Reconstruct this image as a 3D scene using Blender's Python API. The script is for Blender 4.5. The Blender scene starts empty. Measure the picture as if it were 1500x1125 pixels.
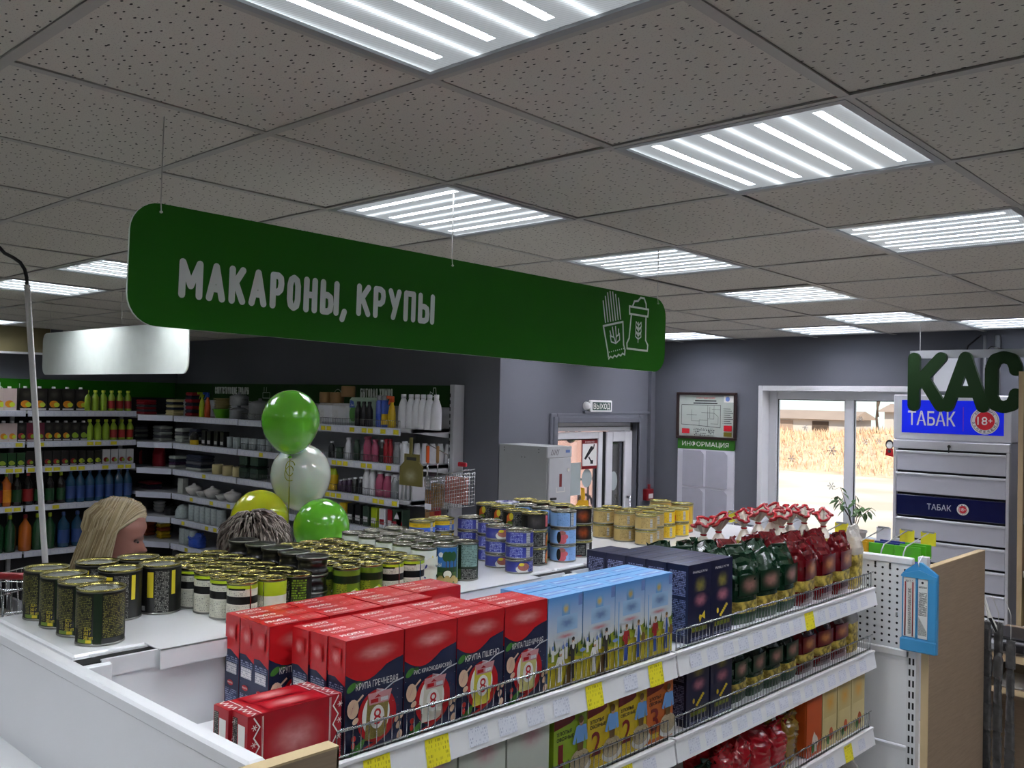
import bpy, math, random
from mathutils import Vector, Matrix
random.seed(11)
R = random.Random(5)
SC = bpy.context.scene
COL = SC.collection
PI = math.pi

# ------------------------------------------------------------------ camera, world, sun, exposure
CAM_H = 2.05
yaw, pit, rol = .755805, .015732, .020242
fw = Vector((math.cos(yaw)*math.cos(pit), math.sin(yaw)*math.cos(pit), math.sin(pit)))
rt0 = Vector((math.sin(yaw), -math.cos(yaw), 0)); up0 = rt0.cross(fw)
rt = rt0*math.cos(rol) + up0*math.sin(rol); upv = up0*math.cos(rol) - rt0*math.sin(rol)
cam = bpy.data.objects.new('camera', bpy.data.cameras.new('camera'))
COL.objects.link(cam)
cam.data.sensor_width = 36; cam.data.lens = 36*1371.68/1500
cam.data.clip_start = .05; cam.data.clip_end = 300
cam.matrix_world = Matrix(((rt.x, upv.x, -fw.x, 0), (rt.y, upv.y, -fw.y, 0), (rt.z, upv.z, -fw.z, CAM_H), (0, 0, 0, 1)))
SC.camera = cam
SC.view_settings.view_transform = 'Standard'
SC.view_settings.look = 'None'
SC.view_settings.gamma = 1
SC.view_settings.use_curve_mapping = False
SC.view_settings.exposure = 0.58
W = bpy.data.worlds.new('sky'); SC.world = W; W.use_nodes = True
nt = W.node_tree; nt.nodes.clear()
wo = nt.nodes.new('ShaderNodeOutputWorld'); wb = nt.nodes.new('ShaderNodeBackground'); ws = nt.nodes.new('ShaderNodeTexSky')
ws.sky_type = 'HOSEK_WILKIE'; ws.turbidity = 4; ws.ground_albedo = .5
ws.sun_direction = Vector((-.55, -.55, .63)).normalized()
wb.inputs['Strength'].default_value = 4.4
nt.links.new(ws.outputs[0], wb.inputs[0]); nt.links.new(wb.outputs[0], wo.inputs[0])
sun = bpy.data.objects.new('sun', bpy.data.lights.new('sun', 'SUN')); COL.objects.link(sun)
sun.data.energy = 5.5; sun.data.angle = .02; sun.data.color = (1, .93, .82)
sun.rotation_euler = Vector((.55, .55, -.63)).to_track_quat('-Z', 'Y').to_euler()
LAMP_STRIP = 66.0      # radiance of the LED strips in the ceiling lights
LAMP_DIFF = .34        # radiance of the prismatic sheet between them

# ------------------------------------------------------------------ colour, materials
def C(h):
    h = h.lstrip('#'); o = []
    for i in (0, 2, 4):
        c = int(h[i:i+2], 16)/255
        o.append(c/12.92 if c <= .04045 else ((c+.055)/1.055)**2.4)
    return (o[0], o[1], o[2], 1)
MATS = {}
def mat(name, col, rough=.5, metal=0.0, var=.06, scale=14, spec=.5, coat=0, bump=0, bscale=80, trans=0, alpha=1, emit=None, sss=0, stretch=None, sheen=0):
    """procedural principled material: base colour modulated by a little noise"""
    if name in MATS: return name
    m = bpy.data.materials.new(name); m.use_nodes = True; t = m.node_tree
    b = t.nodes['Principled BSDF']; c = C(col) if isinstance(col, str) else (*col, 1)
    tc = t.nodes.new('ShaderNodeTexCoord'); n = t.nodes.new('ShaderNodeTexNoise'); n.inputs['Scale'].default_value = scale; n.inputs['Detail'].default_value = 3
    src = tc.outputs['Object']
    if stretch:
        mp = t.nodes.new('ShaderNodeMapping'); mp.inputs['Scale'].default_value = stretch; t.links.new(src, mp.inputs[0]); src = mp.outputs[0]
    t.links.new(src, n.inputs['Vector'])
    r = t.nodes.new('ShaderNodeMix'); r.data_type = 'RGBA'
    r.inputs['A'].default_value = [max(0, x*(1-var)) for x in c[:3]]+[1]; r.inputs['B'].default_value = [min(1, x*(1+var)+.002) for x in c[:3]]+[1]
    t.links.new(n.outputs['Fac'], r.inputs['Factor']); t.links.new(r.outputs['Result'], b.inputs['Base Color'])
    b.inputs['Roughness'].default_value = rough; b.inputs['Metallic'].default_value = metal
    b.inputs['Specular IOR Level'].default_value = spec
    if coat: b.inputs['Coat Weight'].default_value = coat; b.inputs['Coat Roughness'].default_value = .08
    if trans: b.inputs['Transmission Weight'].default_value = trans; b.inputs['IOR'].default_value = 1.1
    if alpha < 1: b.inputs['Alpha'].default_value = alpha
    if sss: b.inputs['Subsurface Weight'].default_value = sss; b.inputs['Subsurface Radius'].default_value = (.02, .01, .006)
    if sheen: b.inputs['Sheen Weight'].default_value = sheen
    if bump:
        n2 = t.nodes.new('ShaderNodeTexNoise'); n2.inputs['Scale'].default_value = bscale; n2.inputs['Detail'].default_value = 4; t.links.new(src, n2.inputs['Vector'])
        bp = t.nodes.new('ShaderNodeBump'); bp.inputs['Strength'].default_value = bump; bp.inputs['Distance'].default_value = .004
        t.links.new(n2.outputs['Fac'], bp.inputs['Height']); t.links.new(bp.outputs[0], b.inputs['Normal'])
    if emit:
        b.inputs['Emission Color'].default_value = C(emit[0]); b.inputs['Emission Strength'].default_value = emit[1]
    MATS[name] = m; return name
def nodes(name):
    m = bpy.data.materials.new(name); m.use_nodes = True; MATS[name] = m
    return m.node_tree, m.node_tree.nodes['Principled BSDF']
def math_node(t, op, a, b=None, c=None):
    n = t.nodes.new('ShaderNodeMath'); n.operation = op
    for i, v in enumerate((a, b, c)):
        if v is None: continue
        if isinstance(v, (int, float)): n.inputs[i].default_value = v
        else: t.links.new(v, n.inputs[i])
    return n.outputs[0]
def mixc(t, fac, a, b):
    n = t.nodes.new('ShaderNodeMix'); n.data_type = 'RGBA'
    for k, v in (('Factor', fac), ('A', a), ('B', b)):
        if isinstance(v, (int, float)): n.inputs[k].default_value = v
        elif isinstance(v, tuple): n.inputs[k].default_value = v
        else: t.links.new(v, n.inputs[k])
    return n.outputs['Result']
def print_mat(name, base, ink, pitch=.003, dens=.5, letter=1150, rough=.45):
    """rows of tiny illegible print; UVs are metres on the surface"""
    if name in MATS: return name
    t, b = nodes(name)
    uv = t.nodes.new('ShaderNodeUVMap'); sp = t.nodes.new('ShaderNodeSeparateXYZ'); t.links.new(uv.outputs[0], sp.inputs[0])
    row = math_node(t, 'DIVIDE', sp.outputs[1], pitch); fr = math_node(t, 'FRACT', row); fl = math_node(t, 'FLOOR', row)
    line = math_node(t, 'LESS_THAN', fr, .6)
    cb = t.nodes.new('ShaderNodeCombineXYZ'); t.links.new(math_node(t, 'MULTIPLY', sp.outputs[0], letter), cb.inputs[0]); t.links.new(math_node(t, 'MULTIPLY', fl, 7.31), cb.inputs[1])
    n = t.nodes.new('ShaderNodeTexNoise'); n.inputs['Scale'].default_value = 1; n.inputs['Detail'].default_value = 2; t.links.new(cb.outputs[0], n.inputs['Vector'])
    on = math_node(t, 'GREATER_THAN', n.outputs['Fac'], 1-dens)
    n2 = t.nodes.new('ShaderNodeTexNoise'); n2.inputs['Scale'].default_value = .1; t.links.new(cb.outputs[0], n2.inputs['Vector'])
    on2 = math_node(t, 'GREATER_THAN', n2.outputs['Fac'], .4)
    f = math_node(t, 'MULTIPLY', math_node(t, 'MULTIPLY', line, on), on2)
    t.links.new(mixc(t, f, C(base), C(ink)), b.inputs['Base Color']); b.inputs['Roughness'].default_value = rough
    return name
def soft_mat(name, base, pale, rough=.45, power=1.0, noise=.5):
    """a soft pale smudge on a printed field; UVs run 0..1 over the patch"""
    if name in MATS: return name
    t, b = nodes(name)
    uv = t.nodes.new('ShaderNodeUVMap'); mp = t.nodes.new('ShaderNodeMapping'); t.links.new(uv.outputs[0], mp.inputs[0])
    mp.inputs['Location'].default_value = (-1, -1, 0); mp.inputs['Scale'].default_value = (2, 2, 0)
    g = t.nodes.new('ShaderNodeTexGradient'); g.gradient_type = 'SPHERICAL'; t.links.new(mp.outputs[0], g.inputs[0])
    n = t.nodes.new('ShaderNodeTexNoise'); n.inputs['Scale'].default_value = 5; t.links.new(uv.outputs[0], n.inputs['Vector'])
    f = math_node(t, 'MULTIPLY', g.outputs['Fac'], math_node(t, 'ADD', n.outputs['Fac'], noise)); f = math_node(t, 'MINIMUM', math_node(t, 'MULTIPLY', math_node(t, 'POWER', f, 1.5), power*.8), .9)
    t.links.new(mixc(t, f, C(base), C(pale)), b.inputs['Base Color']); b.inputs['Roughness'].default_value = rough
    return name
def grad_mat(name, bottom, top, rough=.45, lo=0.0):
    if name in MATS: return name
    t, b = nodes(name)
    uv = t.nodes.new('ShaderNodeUVMap'); sp = t.nodes.new('ShaderNodeSeparateXYZ'); t.links.new(uv.outputs[0], sp.inputs[0])
    fc = t.nodes.new('ShaderNodeMapRange'); fc.inputs['From Min'].default_value = lo; t.links.new(sp.outputs[1], fc.inputs['Value']); t.links.new(mixc(t, fc.outputs[0], C(bottom), C(top)), b.inputs['Base Color']); b.inputs['Roughness'].default_value = rough
    return name
def speck_mat(name, a, b_, scale, rough=.6, thr=.5, vor=False, bump=0):
    if name in MATS: return name
    t, b = nodes(name)
    tc = t.nodes.new('ShaderNodeTexCoord')
    n = t.nodes.new('ShaderNodeTexVoronoi' if vor else 'ShaderNodeTexNoise'); n.inputs['Scale'].default_value = scale; t.links.new(tc.outputs['Object'], n.inputs['Vector'])
    o = n.outputs['Distance'] if vor else n.outputs['Fac']
    rp = t.nodes.new('ShaderNodeValToRGB'); rp.color_ramp.elements[0].position = max(0, thr-.14); rp.color_ramp.elements[1].position = min(1, thr+.14)
    rp.color_ramp.elements[0].color = C(a); rp.color_ramp.elements[1].color = C(b_); t.links.new(o, rp.inputs[0])
    t.links.new(rp.outputs[0], b.inputs['Base Color']); b.inputs['Roughness'].default_value = rough
    if bump:
        bp = t.nodes.new('ShaderNodeBump'); bp.inputs['Strength'].default_value = bump; bp.inputs['Distance'].default_value = .004; t.links.new(o, bp.inputs['Height']); t.links.new(bp.outputs[0], b.inputs['Normal'])
    return name

# ------------------------------------------------------------------ text outlines
GL = {}
def glyphs(s, bold=0.0):
    k = (s, bold)
    if k not in GL:
        cu = bpy.data.curves.new('t', 'FONT'); cu.body = s; cu.size = 1; cu.offset = bold; cu.resolution_u = 3; cu.fill_mode = 'FRONT'
        o = bpy.data.objects.new('t', cu); COL.objects.link(o)
        me = bpy.data.meshes.new_from_object(o.evaluated_get(bpy.context.evaluated_depsgraph_get()))
        vs = [(v.co.x, v.co.y) for v in me.vertices]; fs = [tuple(p.vertices) for p in me.polygons]
        bpy.data.objects.remove(o); bpy.data.curves.remove(cu); bpy.data.meshes.remove(me)
        x0 = min(v[0] for v in vs); y0 = min(v[1] for v in vs); x1 = max(v[0] for v in vs); y1 = max(v[1] for v in vs)
        GL[k] = ([((x-x0)/(x1-x0), (y-y0)/(y1-y0)) for x, y in vs], fs, (x1-x0)/(y1-y0))
    return GL[k]

# ------------------------------------------------------------------ flat artwork (2D, metres) that is laid onto a face
def ell(cx, cy, rx, ry, n=20, a0=0, a1=2*PI, rot=0):
    k = n if abs(a1-a0-2*PI) < 1e-6 else n+1; o = []
    for i in range(k):
        a = a0+(a1-a0)*i/n; x, y = rx*math.cos(a), ry*math.sin(a)
        o.append((cx+x*math.cos(rot)-y*math.sin(rot), cy+x*math.sin(rot)+y*math.cos(rot)))
    return o
class Art:
    def __init__(s): s.it = []; s.k = 0
    def poly(s, pts, m, lift=None, uv=None):
        s.k += 1; s.it.append((list(pts), [tuple(range(len(pts)))], m, s.k if lift is None else lift, uv)); return s
    def rect(s, x0, y0, x1, y1, m, uvm=False):
        w, h = x1-x0, y1-y0
        return s.poly([(x0, y0), (x1, y0), (x1, y1), (x0, y1)], m, None, [(0, 0), (w, 0), (w, h), (0, h)] if uvm else [(0, 0), (1, 0), (1, 1), (0, 1)])
    def oval(s, cx, cy, rx, ry, m, n=20, rot=0): return s.poly(ell(cx, cy, rx, ry, n, rot=rot), m)
    def text(s, t, x0, y0, x1, y1, m, bold=.0, rot=0):
        vs, fs, asp = glyphs(t, bold); s.k += 1
        p = [(x0+u*(x1-x0), y0+v*(y1-y0)) for u, v in vs]
        if rot:
            cx, cy = (x0+x1)/2, (y0+y1)/2
            p = [(cx+(x-cx)*math.cos(rot)-(y-cy)*math.sin(rot), cy+(x-cx)*math.sin(rot)+(y-cy)*math.cos(rot)) for x, y in p]
        s.it.append((p, fs, m, s.k, None)); return s
    def stroke(s, pts, w, m, closed=False, e=.7):
        s.k += 1; vs = []; fs = []
        q = list(pts)+([pts[0]] if closed else [])
        for (ax, ay), (bx, by) in zip(q, q[1:]):
            dx, dy = bx-ax, by-ay; L = math.hypot(dx, dy) or 1e-9; dx, dy = dx/L*w/2, dy/L*w/2
            i = len(vs); vs += [(ax-dx*e+dy, ay-dy*e-dx), (bx+dx*e+dy, by+dy*e-dx), (bx+dx*e-dy, by+dy*e+dx), (ax-dx*e-dy, ay-dy*e+dx)]; fs.append((i, i+1, i+2, i+3))
        s.it.append((vs, fs, m, s.k, None)); return s

SF = {'М': (.62, [[(0, 0), (0, 1), (.5, .3), (1, 1), (1, 0)]]), 'А': (.52, [[(0, 0), (.5, 1), (1, 0)], [(.18, .3), (.82, .3)]]), 'К': (.47, [[(0, 0), (0, 1)], [(1, 1), (.05, .42)], [(.32, .6), (1, 0)]]),
      'Р': (.42, [[(0, 0), (0, 1), (.6, 1), (.92, .93), (1, .75), (.92, .55), (.6, .45), (0, .45)]]), 'О': (.42, [[(.5, 1), (.15, .93), (0, .74), (0, .26), (.15, .07), (.5, 0), (.85, .07), (1, .26), (1, .74), (.85, .93), (.5, 1)]]),
      'Н': (.44, [[(0, 0), (0, 1)], [(1, 0), (1, 1)], [(0, .5), (1, .5)]]), 'Ы': (.62, [[(0, 1), (0, 0), (.35, 0), (.55, .07), (.6, .28), (.55, .5), (.35, .57), (0, .57)], [(1, 0), (1, 1)]]), ',': (.14, [[(.7, .06), (.2, -.2)]]),
      'У': (.46, [[(0, 1), (.52, .4)], [(1, 1), (.35, 0)]]), 'П': (.44, [[(0, 0), (0, 1), (1, 1), (1, 0)]]), 'Б': (.42, [[(1, 1), (0, 1), (0, 0), (.6, 0), (.95, .08), (1, .28), (.95, .5), (.6, .57), (0, .57)]]),
      'В': (.42, [[(0, 0), (0, 1), (.55, 1), (.88, .92), (.92, .75), (.8, .57), (.5, .53), (0, .53)], [(.5, .53), (.9, .45), (1, .27), (.92, .07), (.6, 0), (0, 0)]]), 'Т': (.44, [[(0, 1), (1, 1)], [(.5, 1), (.5, 0)]]),
      'Я': (.44, [[(1, 0), (1, 1), (.4, 1), (.08, .93), (0, .75), (.08, .55), (.4, .45), (1, .45)], [(.45, .45), (0, 0)]]), 'Х': (.46, [[(0, 0), (1, 1)], [(0, 1), (1, 0)]]), 'И': (.46, [[(0, 1), (0, 0), (1, 1), (1, 0)]]),
      'С': (.42, [[(1, .74), (1, .8), (.85, .95), (.5, 1), (.15, .95), (0, .78), (0, .22), (.15, .05), (.5, 0), (.85, .05), (1, .2), (1, .26)]]), 'Ю': (.64, [[(0, 0), (0, 1)], [(0, .5), (.35, .5)], [(.67, 1), (.42, .9), (.35, .7), (.35, .3), (.42, .1), (.67, 0), (.93, .1), (1, .3), (1, .7), (.93, .9), (.67, 1)]]),
      'Щ': (.62, [[(0, 1), (0, 0), (.9, 0), (.9, 1)], [(.45, 1), (.45, 0)], [(.9, 0), (1, 0), (1, -.15)]]), 'Е': (.38, [[(1, 1), (0, 1), (0, 0), (1, 0)], [(0, .5), (.85, .5)]]), 'Д': (.5, [[(.15, 0), (.2, 1), (.85, 1), (.85, 0)], [(0, -.15), (0, 0), (1, 0), (1, -.15)]]), ' ': (.2, [])}
def stext(s, x0, y0, x1, y1, wt=.19, gap=.09):
    """rounded condensed lettering as thick centre lines: list of polylines and the stroke width"""
    tot = sum(SF[c][0] for c in s)+gap*(len(s)-1); k = (x1-x0)/tot; H = y1-y0; t = wt*H; o = []; x = x0
    for c in s:
        w, pl = SF[c]; w *= k
        for p in pl: o.append([(x+t/2+(w-t)*u if w > t else x+w*u, y0+t/2+(H-t)*v) for u, v in p])
        x += w+gap*k
    return o, t
def put_text(A, s, x0, y0, x1, y1, m, wt=.19, gap=.09):
    o, t = stext(s, x0, y0, x1, y1, wt, gap); A.k += 1; k = A.k; n = 0
    for p in o:
        for ab in zip(p, p[1:]): n += 1; A.stroke(ab, t, m, False, 0); A.it[-1] = A.it[-1][:3]+(k+.04*n,)+A.it[-1][4:]
        for q in p: n += 1; A.poly(ell(q[0], q[1], t/2, t/2, 12), m, k+.04*n)
    A.k = k+1

# ------------------------------------------------------------------ mesh builder
class MB:
    def __init__(s): s.v = []; s.f = []; s.m = []; s.s = []; s.u = []; s.ml = []
    def mi(s, m):
        if m not in s.ml: s.ml.append(m)
        return s.ml.index(m)
    def add(s, vs, fs, m, smooth=False, uvs=None):
        o = len(s.v); s.v += [tuple(p) for p in vs]; k = s.mi(m)
        for i, f in enumerate(fs):
            s.f.append(tuple(a+o for a in f)); s.m.append(k); s.s.append(smooth); s.u.append(uvs[i] if uvs else None)
        return s
    def box(s, x0, y0, z0, x1, y1, z1, m, bev=0):
        if x1 < x0: x0, x1 = x1, x0
        if y1 < y0: y0, y1 = y1, y0
        if z1 < z0: z0, z1 = z1, z0
        if bev <= 0:
            vs = [(x0, y0, z0), (x1, y0, z0), (x1, y1, z0), (x0, y1, z0), (x0, y0, z1), (x1, y0, z1), (x1, y1, z1), (x0, y1, z1)]
            return s.add(vs, [(3, 2, 1, 0), (4, 5, 6, 7), (0, 1, 5, 4), (1, 2, 6, 5), (2, 3, 7, 6), (3, 0, 4, 7)], m)
        b = min(bev, (x1-x0)*.45, (y1-y0)*.45, (z1-z0)*.45); vs = []
        for z, q in ((z0, b), (z0+b, 0), (z1-b, 0), (z1, b)):
            for (x, y, sx, sy) in ((x0, y0, 1, 1), (x1, y0, -1, 1), (x1, y1, -1, -1), (x0, y1, 1, -1)):
                c = [(x+sx*b, y+sy*q), (x+sx*q, y+sy*b)]
                if (sx, sy) in ((1, 1), (-1, -1)): c = c[::-1]
                vs += [(p[0], p[1], z) for p in c]
        fs = [tuple(range(7, -1, -1)), tuple(range(24, 32))]
        for l in range(3):
            for i in range(8): j = (i+1) % 8; fs.append((l*8+i, l*8+j, l*8+8+j, l*8+8+i))
        return s.add(vs, fs, m)
    def lathe(s, prof, m, n=20, c=(0, 0, 0), smooth=True, sx=1, sy=1, cap=True, rot=0):
        """prof: (r,z[,material]) from bottom to top"""
        base = len(s.v)
        for p in prof:
            for i in range(n):
                a = 2*PI*i/n+rot; s.v.append((c[0]+p[0]*sx*math.cos(a), c[1]+p[0]*sy*math.sin(a), c[2]+p[1]))
        for l in range(len(prof)-1):
            mm = prof[l][2] if len(prof[l]) > 2 and prof[l][2] else m
            r0 = prof[l][0]; z0, z1 = prof[l][1], prof[l+1][1]
            for i in range(n):
                j = (i+1) % n
                s.f.append((base+l*n+i, base+l*n+j, base+l*n+n+j, base+l*n+n+i)); s.m.append(s.mi(mm)); s.s.append(smooth)
                u0, u1 = 2*PI*i/n*r0, 2*PI*(i+1)/n*r0; s.u.append([(u0, z0), (u1, z0), (u1, z1), (u0, z1)])
        if cap:
            if prof[0][0] > 1e-5: s.f.append(tuple(base+i for i in range(n-1, -1, -1))); s.m.append(s.mi(m)); s.s.append(False); s.u.append(None)
            if prof[-1][0] > 1e-5:
                b = base+(len(prof)-1)*n; s.f.append(tuple(b+i for i in range(n))); s.m.append(s.mi(prof[-1][2] if len(prof[-1]) > 2 else m)); s.s.append(False); s.u.append(None)
        return s
    def tube(s, pts, r, m, n=6, closed=False, smooth=True):
        P = [Vector(p) for p in pts]; base = len(s.v); L = len(P)
        rr = r if isinstance(r, (list, tuple)) else [r]*L
        prev = None
        for i, p in enumerate(P):
            if closed: d = P[(i+1) % L]-P[i-1]
            else: d = P[min(i+1, L-1)]-P[max(i-1, 0)]
            if d.length < 1e-9: d = Vector((0, 0, 1))
            d.normalize()
            if prev is None: a = d.orthogonal().normalized()
            else:
                a = prev-d*prev.dot(d)
                a = a.normalized() if a.length > 1e-6 else d.orthogonal().normalized()
            prev = a; b = d.cross(a)
            for k in range(n):
                t = 2*PI*k/n; s.v.append(tuple(p+(a*math.cos(t)+b*math.sin(t))*rr[i]))
        for i in range(L if closed else L-1):
            j = (i+1) % L
            for k in range(n):
                q = (k+1) % n; s.f.append((base+i*n+k, base+i*n+q, base+j*n+q, base+j*n+k)); s.m.append(s.mi(m)); s.s.append(smooth); s.u.append(None)
        if not closed:
            for st, rv in ((base, True), (base+(L-1)*n, False)):
                f = [st+k for k in range(n)]; s.f.append(tuple(f[::-1] if rv else f)); s.m.append(s.mi(m)); s.s.append(False); s.u.append(None)
        return s
    def prism(s, pts, O, U, V, th, m, side=None):
        """2D outline pts on the plane O,U,V, thickened by th against the normal"""
        O, U, V = Vector(O), Vector(U), Vector(V); N = U.cross(V); n = len(pts)
        a = [O+U*x+V*y for x, y in pts]; b = [p-N*th for p in a]
        s.add(a, [tuple(range(n))], m); s.add(b, [tuple(range(n-1, -1, -1))], side or m)
        return s.add(a+b, [(i, i+n, (i+1) % n+n, (i+1) % n) for i in range(n)], side or m)
    def art(s, A, O, U, V, step=.0003):
        O, U, V = Vector(O), Vector(U), Vector(V); N = U.cross(V)
        for p, fs, m, k, uv in A.it:
            s.add([O+U*x+V*y+N*(step*k) for x, y in p], fs, m, False, [uv] if uv else None)
        return s
    def art_cyl(s, A, r, step=.0003, a0=0):
        """wraps artwork (x = arc length) round a vertical cylinder; wide shapes are cut into narrow strips first"""
        def clip(P, x, keep):
            o = []
            for (p, q) in zip(P, P[1:]+P[:1]):
                ip_, iq = (p[0]-x)*keep >= 0, (q[0]-x)*keep >= 0
                if ip_: o.append(p)
                if ip_ != iq: t = (x-p[0])/(q[0]-p[0]); o.append(tuple(u+(v-u)*t for u, v in zip(p, q)))
            return o
        for p, fs, m, k, uv in A.it:
            rr = r+step*k
            for f in fs:
                P = [tuple(p[i])+(tuple(uv[n]) if uv else (0, 0)) for n, i in enumerate(f)]
                x0, x1 = min(q[0] for q in P), max(q[0] for q in P); n = max(1, int((x1-x0)/(r*.22)+.99))
                for c in range(n):
                    Q = clip(clip(P, x0+(x1-x0)*c/n, 1), x0+(x1-x0)*(c+1)/n, -1) if n > 1 else P
                    if len(Q) < 3: continue
                    s.add([(rr*math.cos(a0+q[0]/r), rr*math.sin(a0+q[0]/r), q[1]) for q in Q], [tuple(range(len(Q)))], m, True, [[(q[2], q[3]) for q in Q]] if uv else None)
        return s
    def mesh(s, name):
        me = bpy.data.meshes.new(name); me.from_pydata(s.v, [], s.f)
        for m in s.ml: me.materials.append(MATS[m])
        me.polygons.foreach_set('material_index', s.m); me.polygons.foreach_set('use_smooth', s.s)
        if any(u is not None for u in s.u):
            L = me.uv_layers.new(name='UVMap'); i = 0
            for f, u in zip(s.f, s.u):
                for k in range(len(f)):
                    if u is not None: L.data[i].uv = u[k]
                    i += 1
        me.update(); return me
def cylpatch(mb, r, a0, a1, z0, z1, m, n=6, lift=.0004):
    """a curved label patch with metre UVs"""
    rr = r+lift; vs = []; fs = []; uv = []
    for i in range(n+1):
        a = a0+(a1-a0)*i/n; vs += [(rr*math.cos(a), rr*math.sin(a), z0), (rr*math.cos(a), rr*math.sin(a), z1)]
    for i in range(n):
        fs.append((2*i, 2*i+2, 2*i+3, 2*i+1)); u0, u1 = r*(a1-a0)*i/n, r*(a1-a0)*(i+1)/n; uv.append([(u0, z0), (u1, z0), (u1, z1), (u0, z1)])
    mb.add(vs, fs, m, True, uv)

# ------------------------------------------------------------------ objects
def obj(name, data, parent=None, loc=(0, 0, 0), rot=0, label=None, cat=None, group=None, kind=None, rx=0, ry=0):
    if isinstance(data, MB): data = data.mesh(name)
    o = bpy.data.objects.new(name, data); COL.objects.link(o); o.location = loc; o.rotation_euler = (rx, ry, rot)
    if parent: o.parent = parent
    if label: o['label'] = label
    if cat: o['category'] = cat
    if group: o['group'] = group
    if kind: o['kind'] = kind
    return o
def thing(name, label, cat, loc=(0, 0, 0), rot=0, group=None): return obj(name, None, None, loc, rot, label, cat, group)
ORD = ['first', 'second', 'third', 'fourth', 'fifth', 'sixth', 'seventh', 'eighth', 'ninth', 'tenth', 'eleventh', 'twelfth', 'thirteenth', 'fourteenth', 'fifteenth', 'sixteenth', 'seventeenth', 'eighteenth', 'nineteenth', 'twentieth']
# ------------------------------------------------------------------ shared materials
mat('wall_paint', '62656d', .75, var=.05, scale=3, bump=.05, bscale=120)
mat('floor_tile', 'cfcbc4', .35, var=.12, scale=2)
mat('white_paint', 'e9eaec', .28, var=.02, scale=6, coat=.2)
mat('white_metal', 'dfe1e3', .35, var=.03, scale=9)
mat('grey_metal', '9da0a3', .4, metal=.3, var=.05)
mat('dark_slot', '101112', .7)
mat('black_plastic', '0d0d0f', .35)
mat('chrome', 'c8cacc', .22, metal=1, var=.08)
mat('white_plastic', 'f0f0f0', .3)
mat('pvc', 'dddfe2', .3, var=.04, scale=5)
mat('oak', 'a08a6c', .5, var=.22, scale=9, stretch=(1, 1, 14))
mat('oak_h', '97846e', .5, var=.28, scale=7, stretch=(2, 2, 40), bump=.05, bscale=30)
mat('oak_edge', 'c3ad86', .5, var=.1, scale=20)
mat('green_sign', '1a5f00', .6, spec=.2, var=.03, scale=2)
mat('green_dark', '0f3a02', .55, spec=.25, var=.05, scale=3)
mat('sign_white', 'dfe6df', .5)
mat('paper', 'e9e9e4', .7, var=.03)
mat('ink', '17181a', .6)
mat('tag_yellow', 'e8dc2e', .55, var=.08, scale=60)
mat('tag_white', 'e3e5ee', .5, var=.05, scale=60)
print_mat('tag_print', 'dfe2ec', 'a4a9bf', .006, .42, 500)
print_mat('tag_print_y', 'e6d92c', 'b3a424', .008, .45, 400)
mat('red', 'b3121c', .4); mat('red_dark', '7c0d16', .4)

# ------------------------------------------------------------------ ceiling: suspended grid, tiles, lights
CZ, CSX, CSY = CAM_H+.6735, -.0217, -.0032
GX, GY = 1.24935, 1.41895
def cz(x, y): return CZ+CSX*x+CSY*y
ex = Vector((1, 0, CSX)).normalized(); ez = ex.cross(Vector((0, 1, CSY)).normalized()).normalized(); ey = ez.cross(ex)
CM = Matrix(((ex.x, ey.x, ez.x, GX), (ex.y, ey.y, ez.y, GY), (ex.z, ey.z, ez.z, cz(GX, GY)), (0, 0, 0, 1)))
XA, XB, YA, YB = -3.0, 6.8, -3.0, 9.5          # room
t, b = nodes('ceiling_tile')
tc = t.nodes.new('ShaderNodeTexCoord'); mp = t.nodes.new('ShaderNodeMapping'); oi = t.nodes.new('ShaderNodeObjectInfo')
t.links.new(tc.outputs['Object'], mp.inputs[0]); mp.inputs['Rotation'].default_value = (0, 0, .6); mp.inputs['Scale'].default_value = (1, .55, 1)
cb = t.nodes.new('ShaderNodeCombineXYZ'); t.links.new(math_node(t, 'MULTIPLY', oi.outputs['Random'], 9), cb.inputs[0]); t.links.new(cb.outputs[0], mp.inputs['Location'])
vo = t.nodes.new('ShaderNodeTexVoronoi'); vo.inputs['Scale'].default_value = 46; vo.voronoi_dimensions = '2D'; t.links.new(mp.outputs[0], vo.inputs['Vector'])
ns = t.nodes.new('ShaderNodeTexNoise'); ns.inputs['Scale'].default_value = 60; t.links.new(mp.outputs[0], ns.inputs['Vector'])
hole = math_node(t, 'LESS_THAN', math_node(t, 'ADD', vo.outputs['Distance'], math_node(t, 'MULTIPLY', ns.outputs['Fac'], .12)), .155)
v2 = t.nodes.new('ShaderNodeTexVoronoi'); v2.inputs['Scale'].default_value = 170; v2.voronoi_dimensions = '2D'; t.links.new(mp.outputs[0], v2.inputs['Vector'])
pin = math_node(t, 'LESS_THAN', v2.outputs['Distance'], .12)
c1 = mixc(t, math_node(t, 'MULTIPLY', pin, .45), C('bdbab0'), C('827f77')); c1 = mixc(t, hole, c1, C('201f1d'))
t.links.new(c1, b.inputs['Base Color']); b.inputs['Roughness'].default_value = .9
mat('tbar', '9c9a94', .45, var=.05)
mat('slab', '77746e', .9)
LIGHTS = {(-1, -1): 0, (1, -1): 0, (3, -1): 1, (1, 1): 1, (3, 1): 1, (5, 1): 1, (7, 1): 1, (8, 0): 1, (8, 2): 1, (8, 4): 1, (6, 4): 1, (1, 5): 0, (1, 7): 0, (1, 10): 0, (2, 12): 0,
          (3, 4): 1, (1, -3): 0, (3, -3): 1, (-1, -3): 0, (-3, -1): 0, (-3, 1): 0, (6, -3): 1, (-3, 4): 0}
i0, i1 = math.floor((XA-GX)/.6), math.ceil((XB-GX)/.6)
j0, j1 = math.floor((YA-GY)/.6), math.ceil((YB-GY)/.6)
g = MB()
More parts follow.
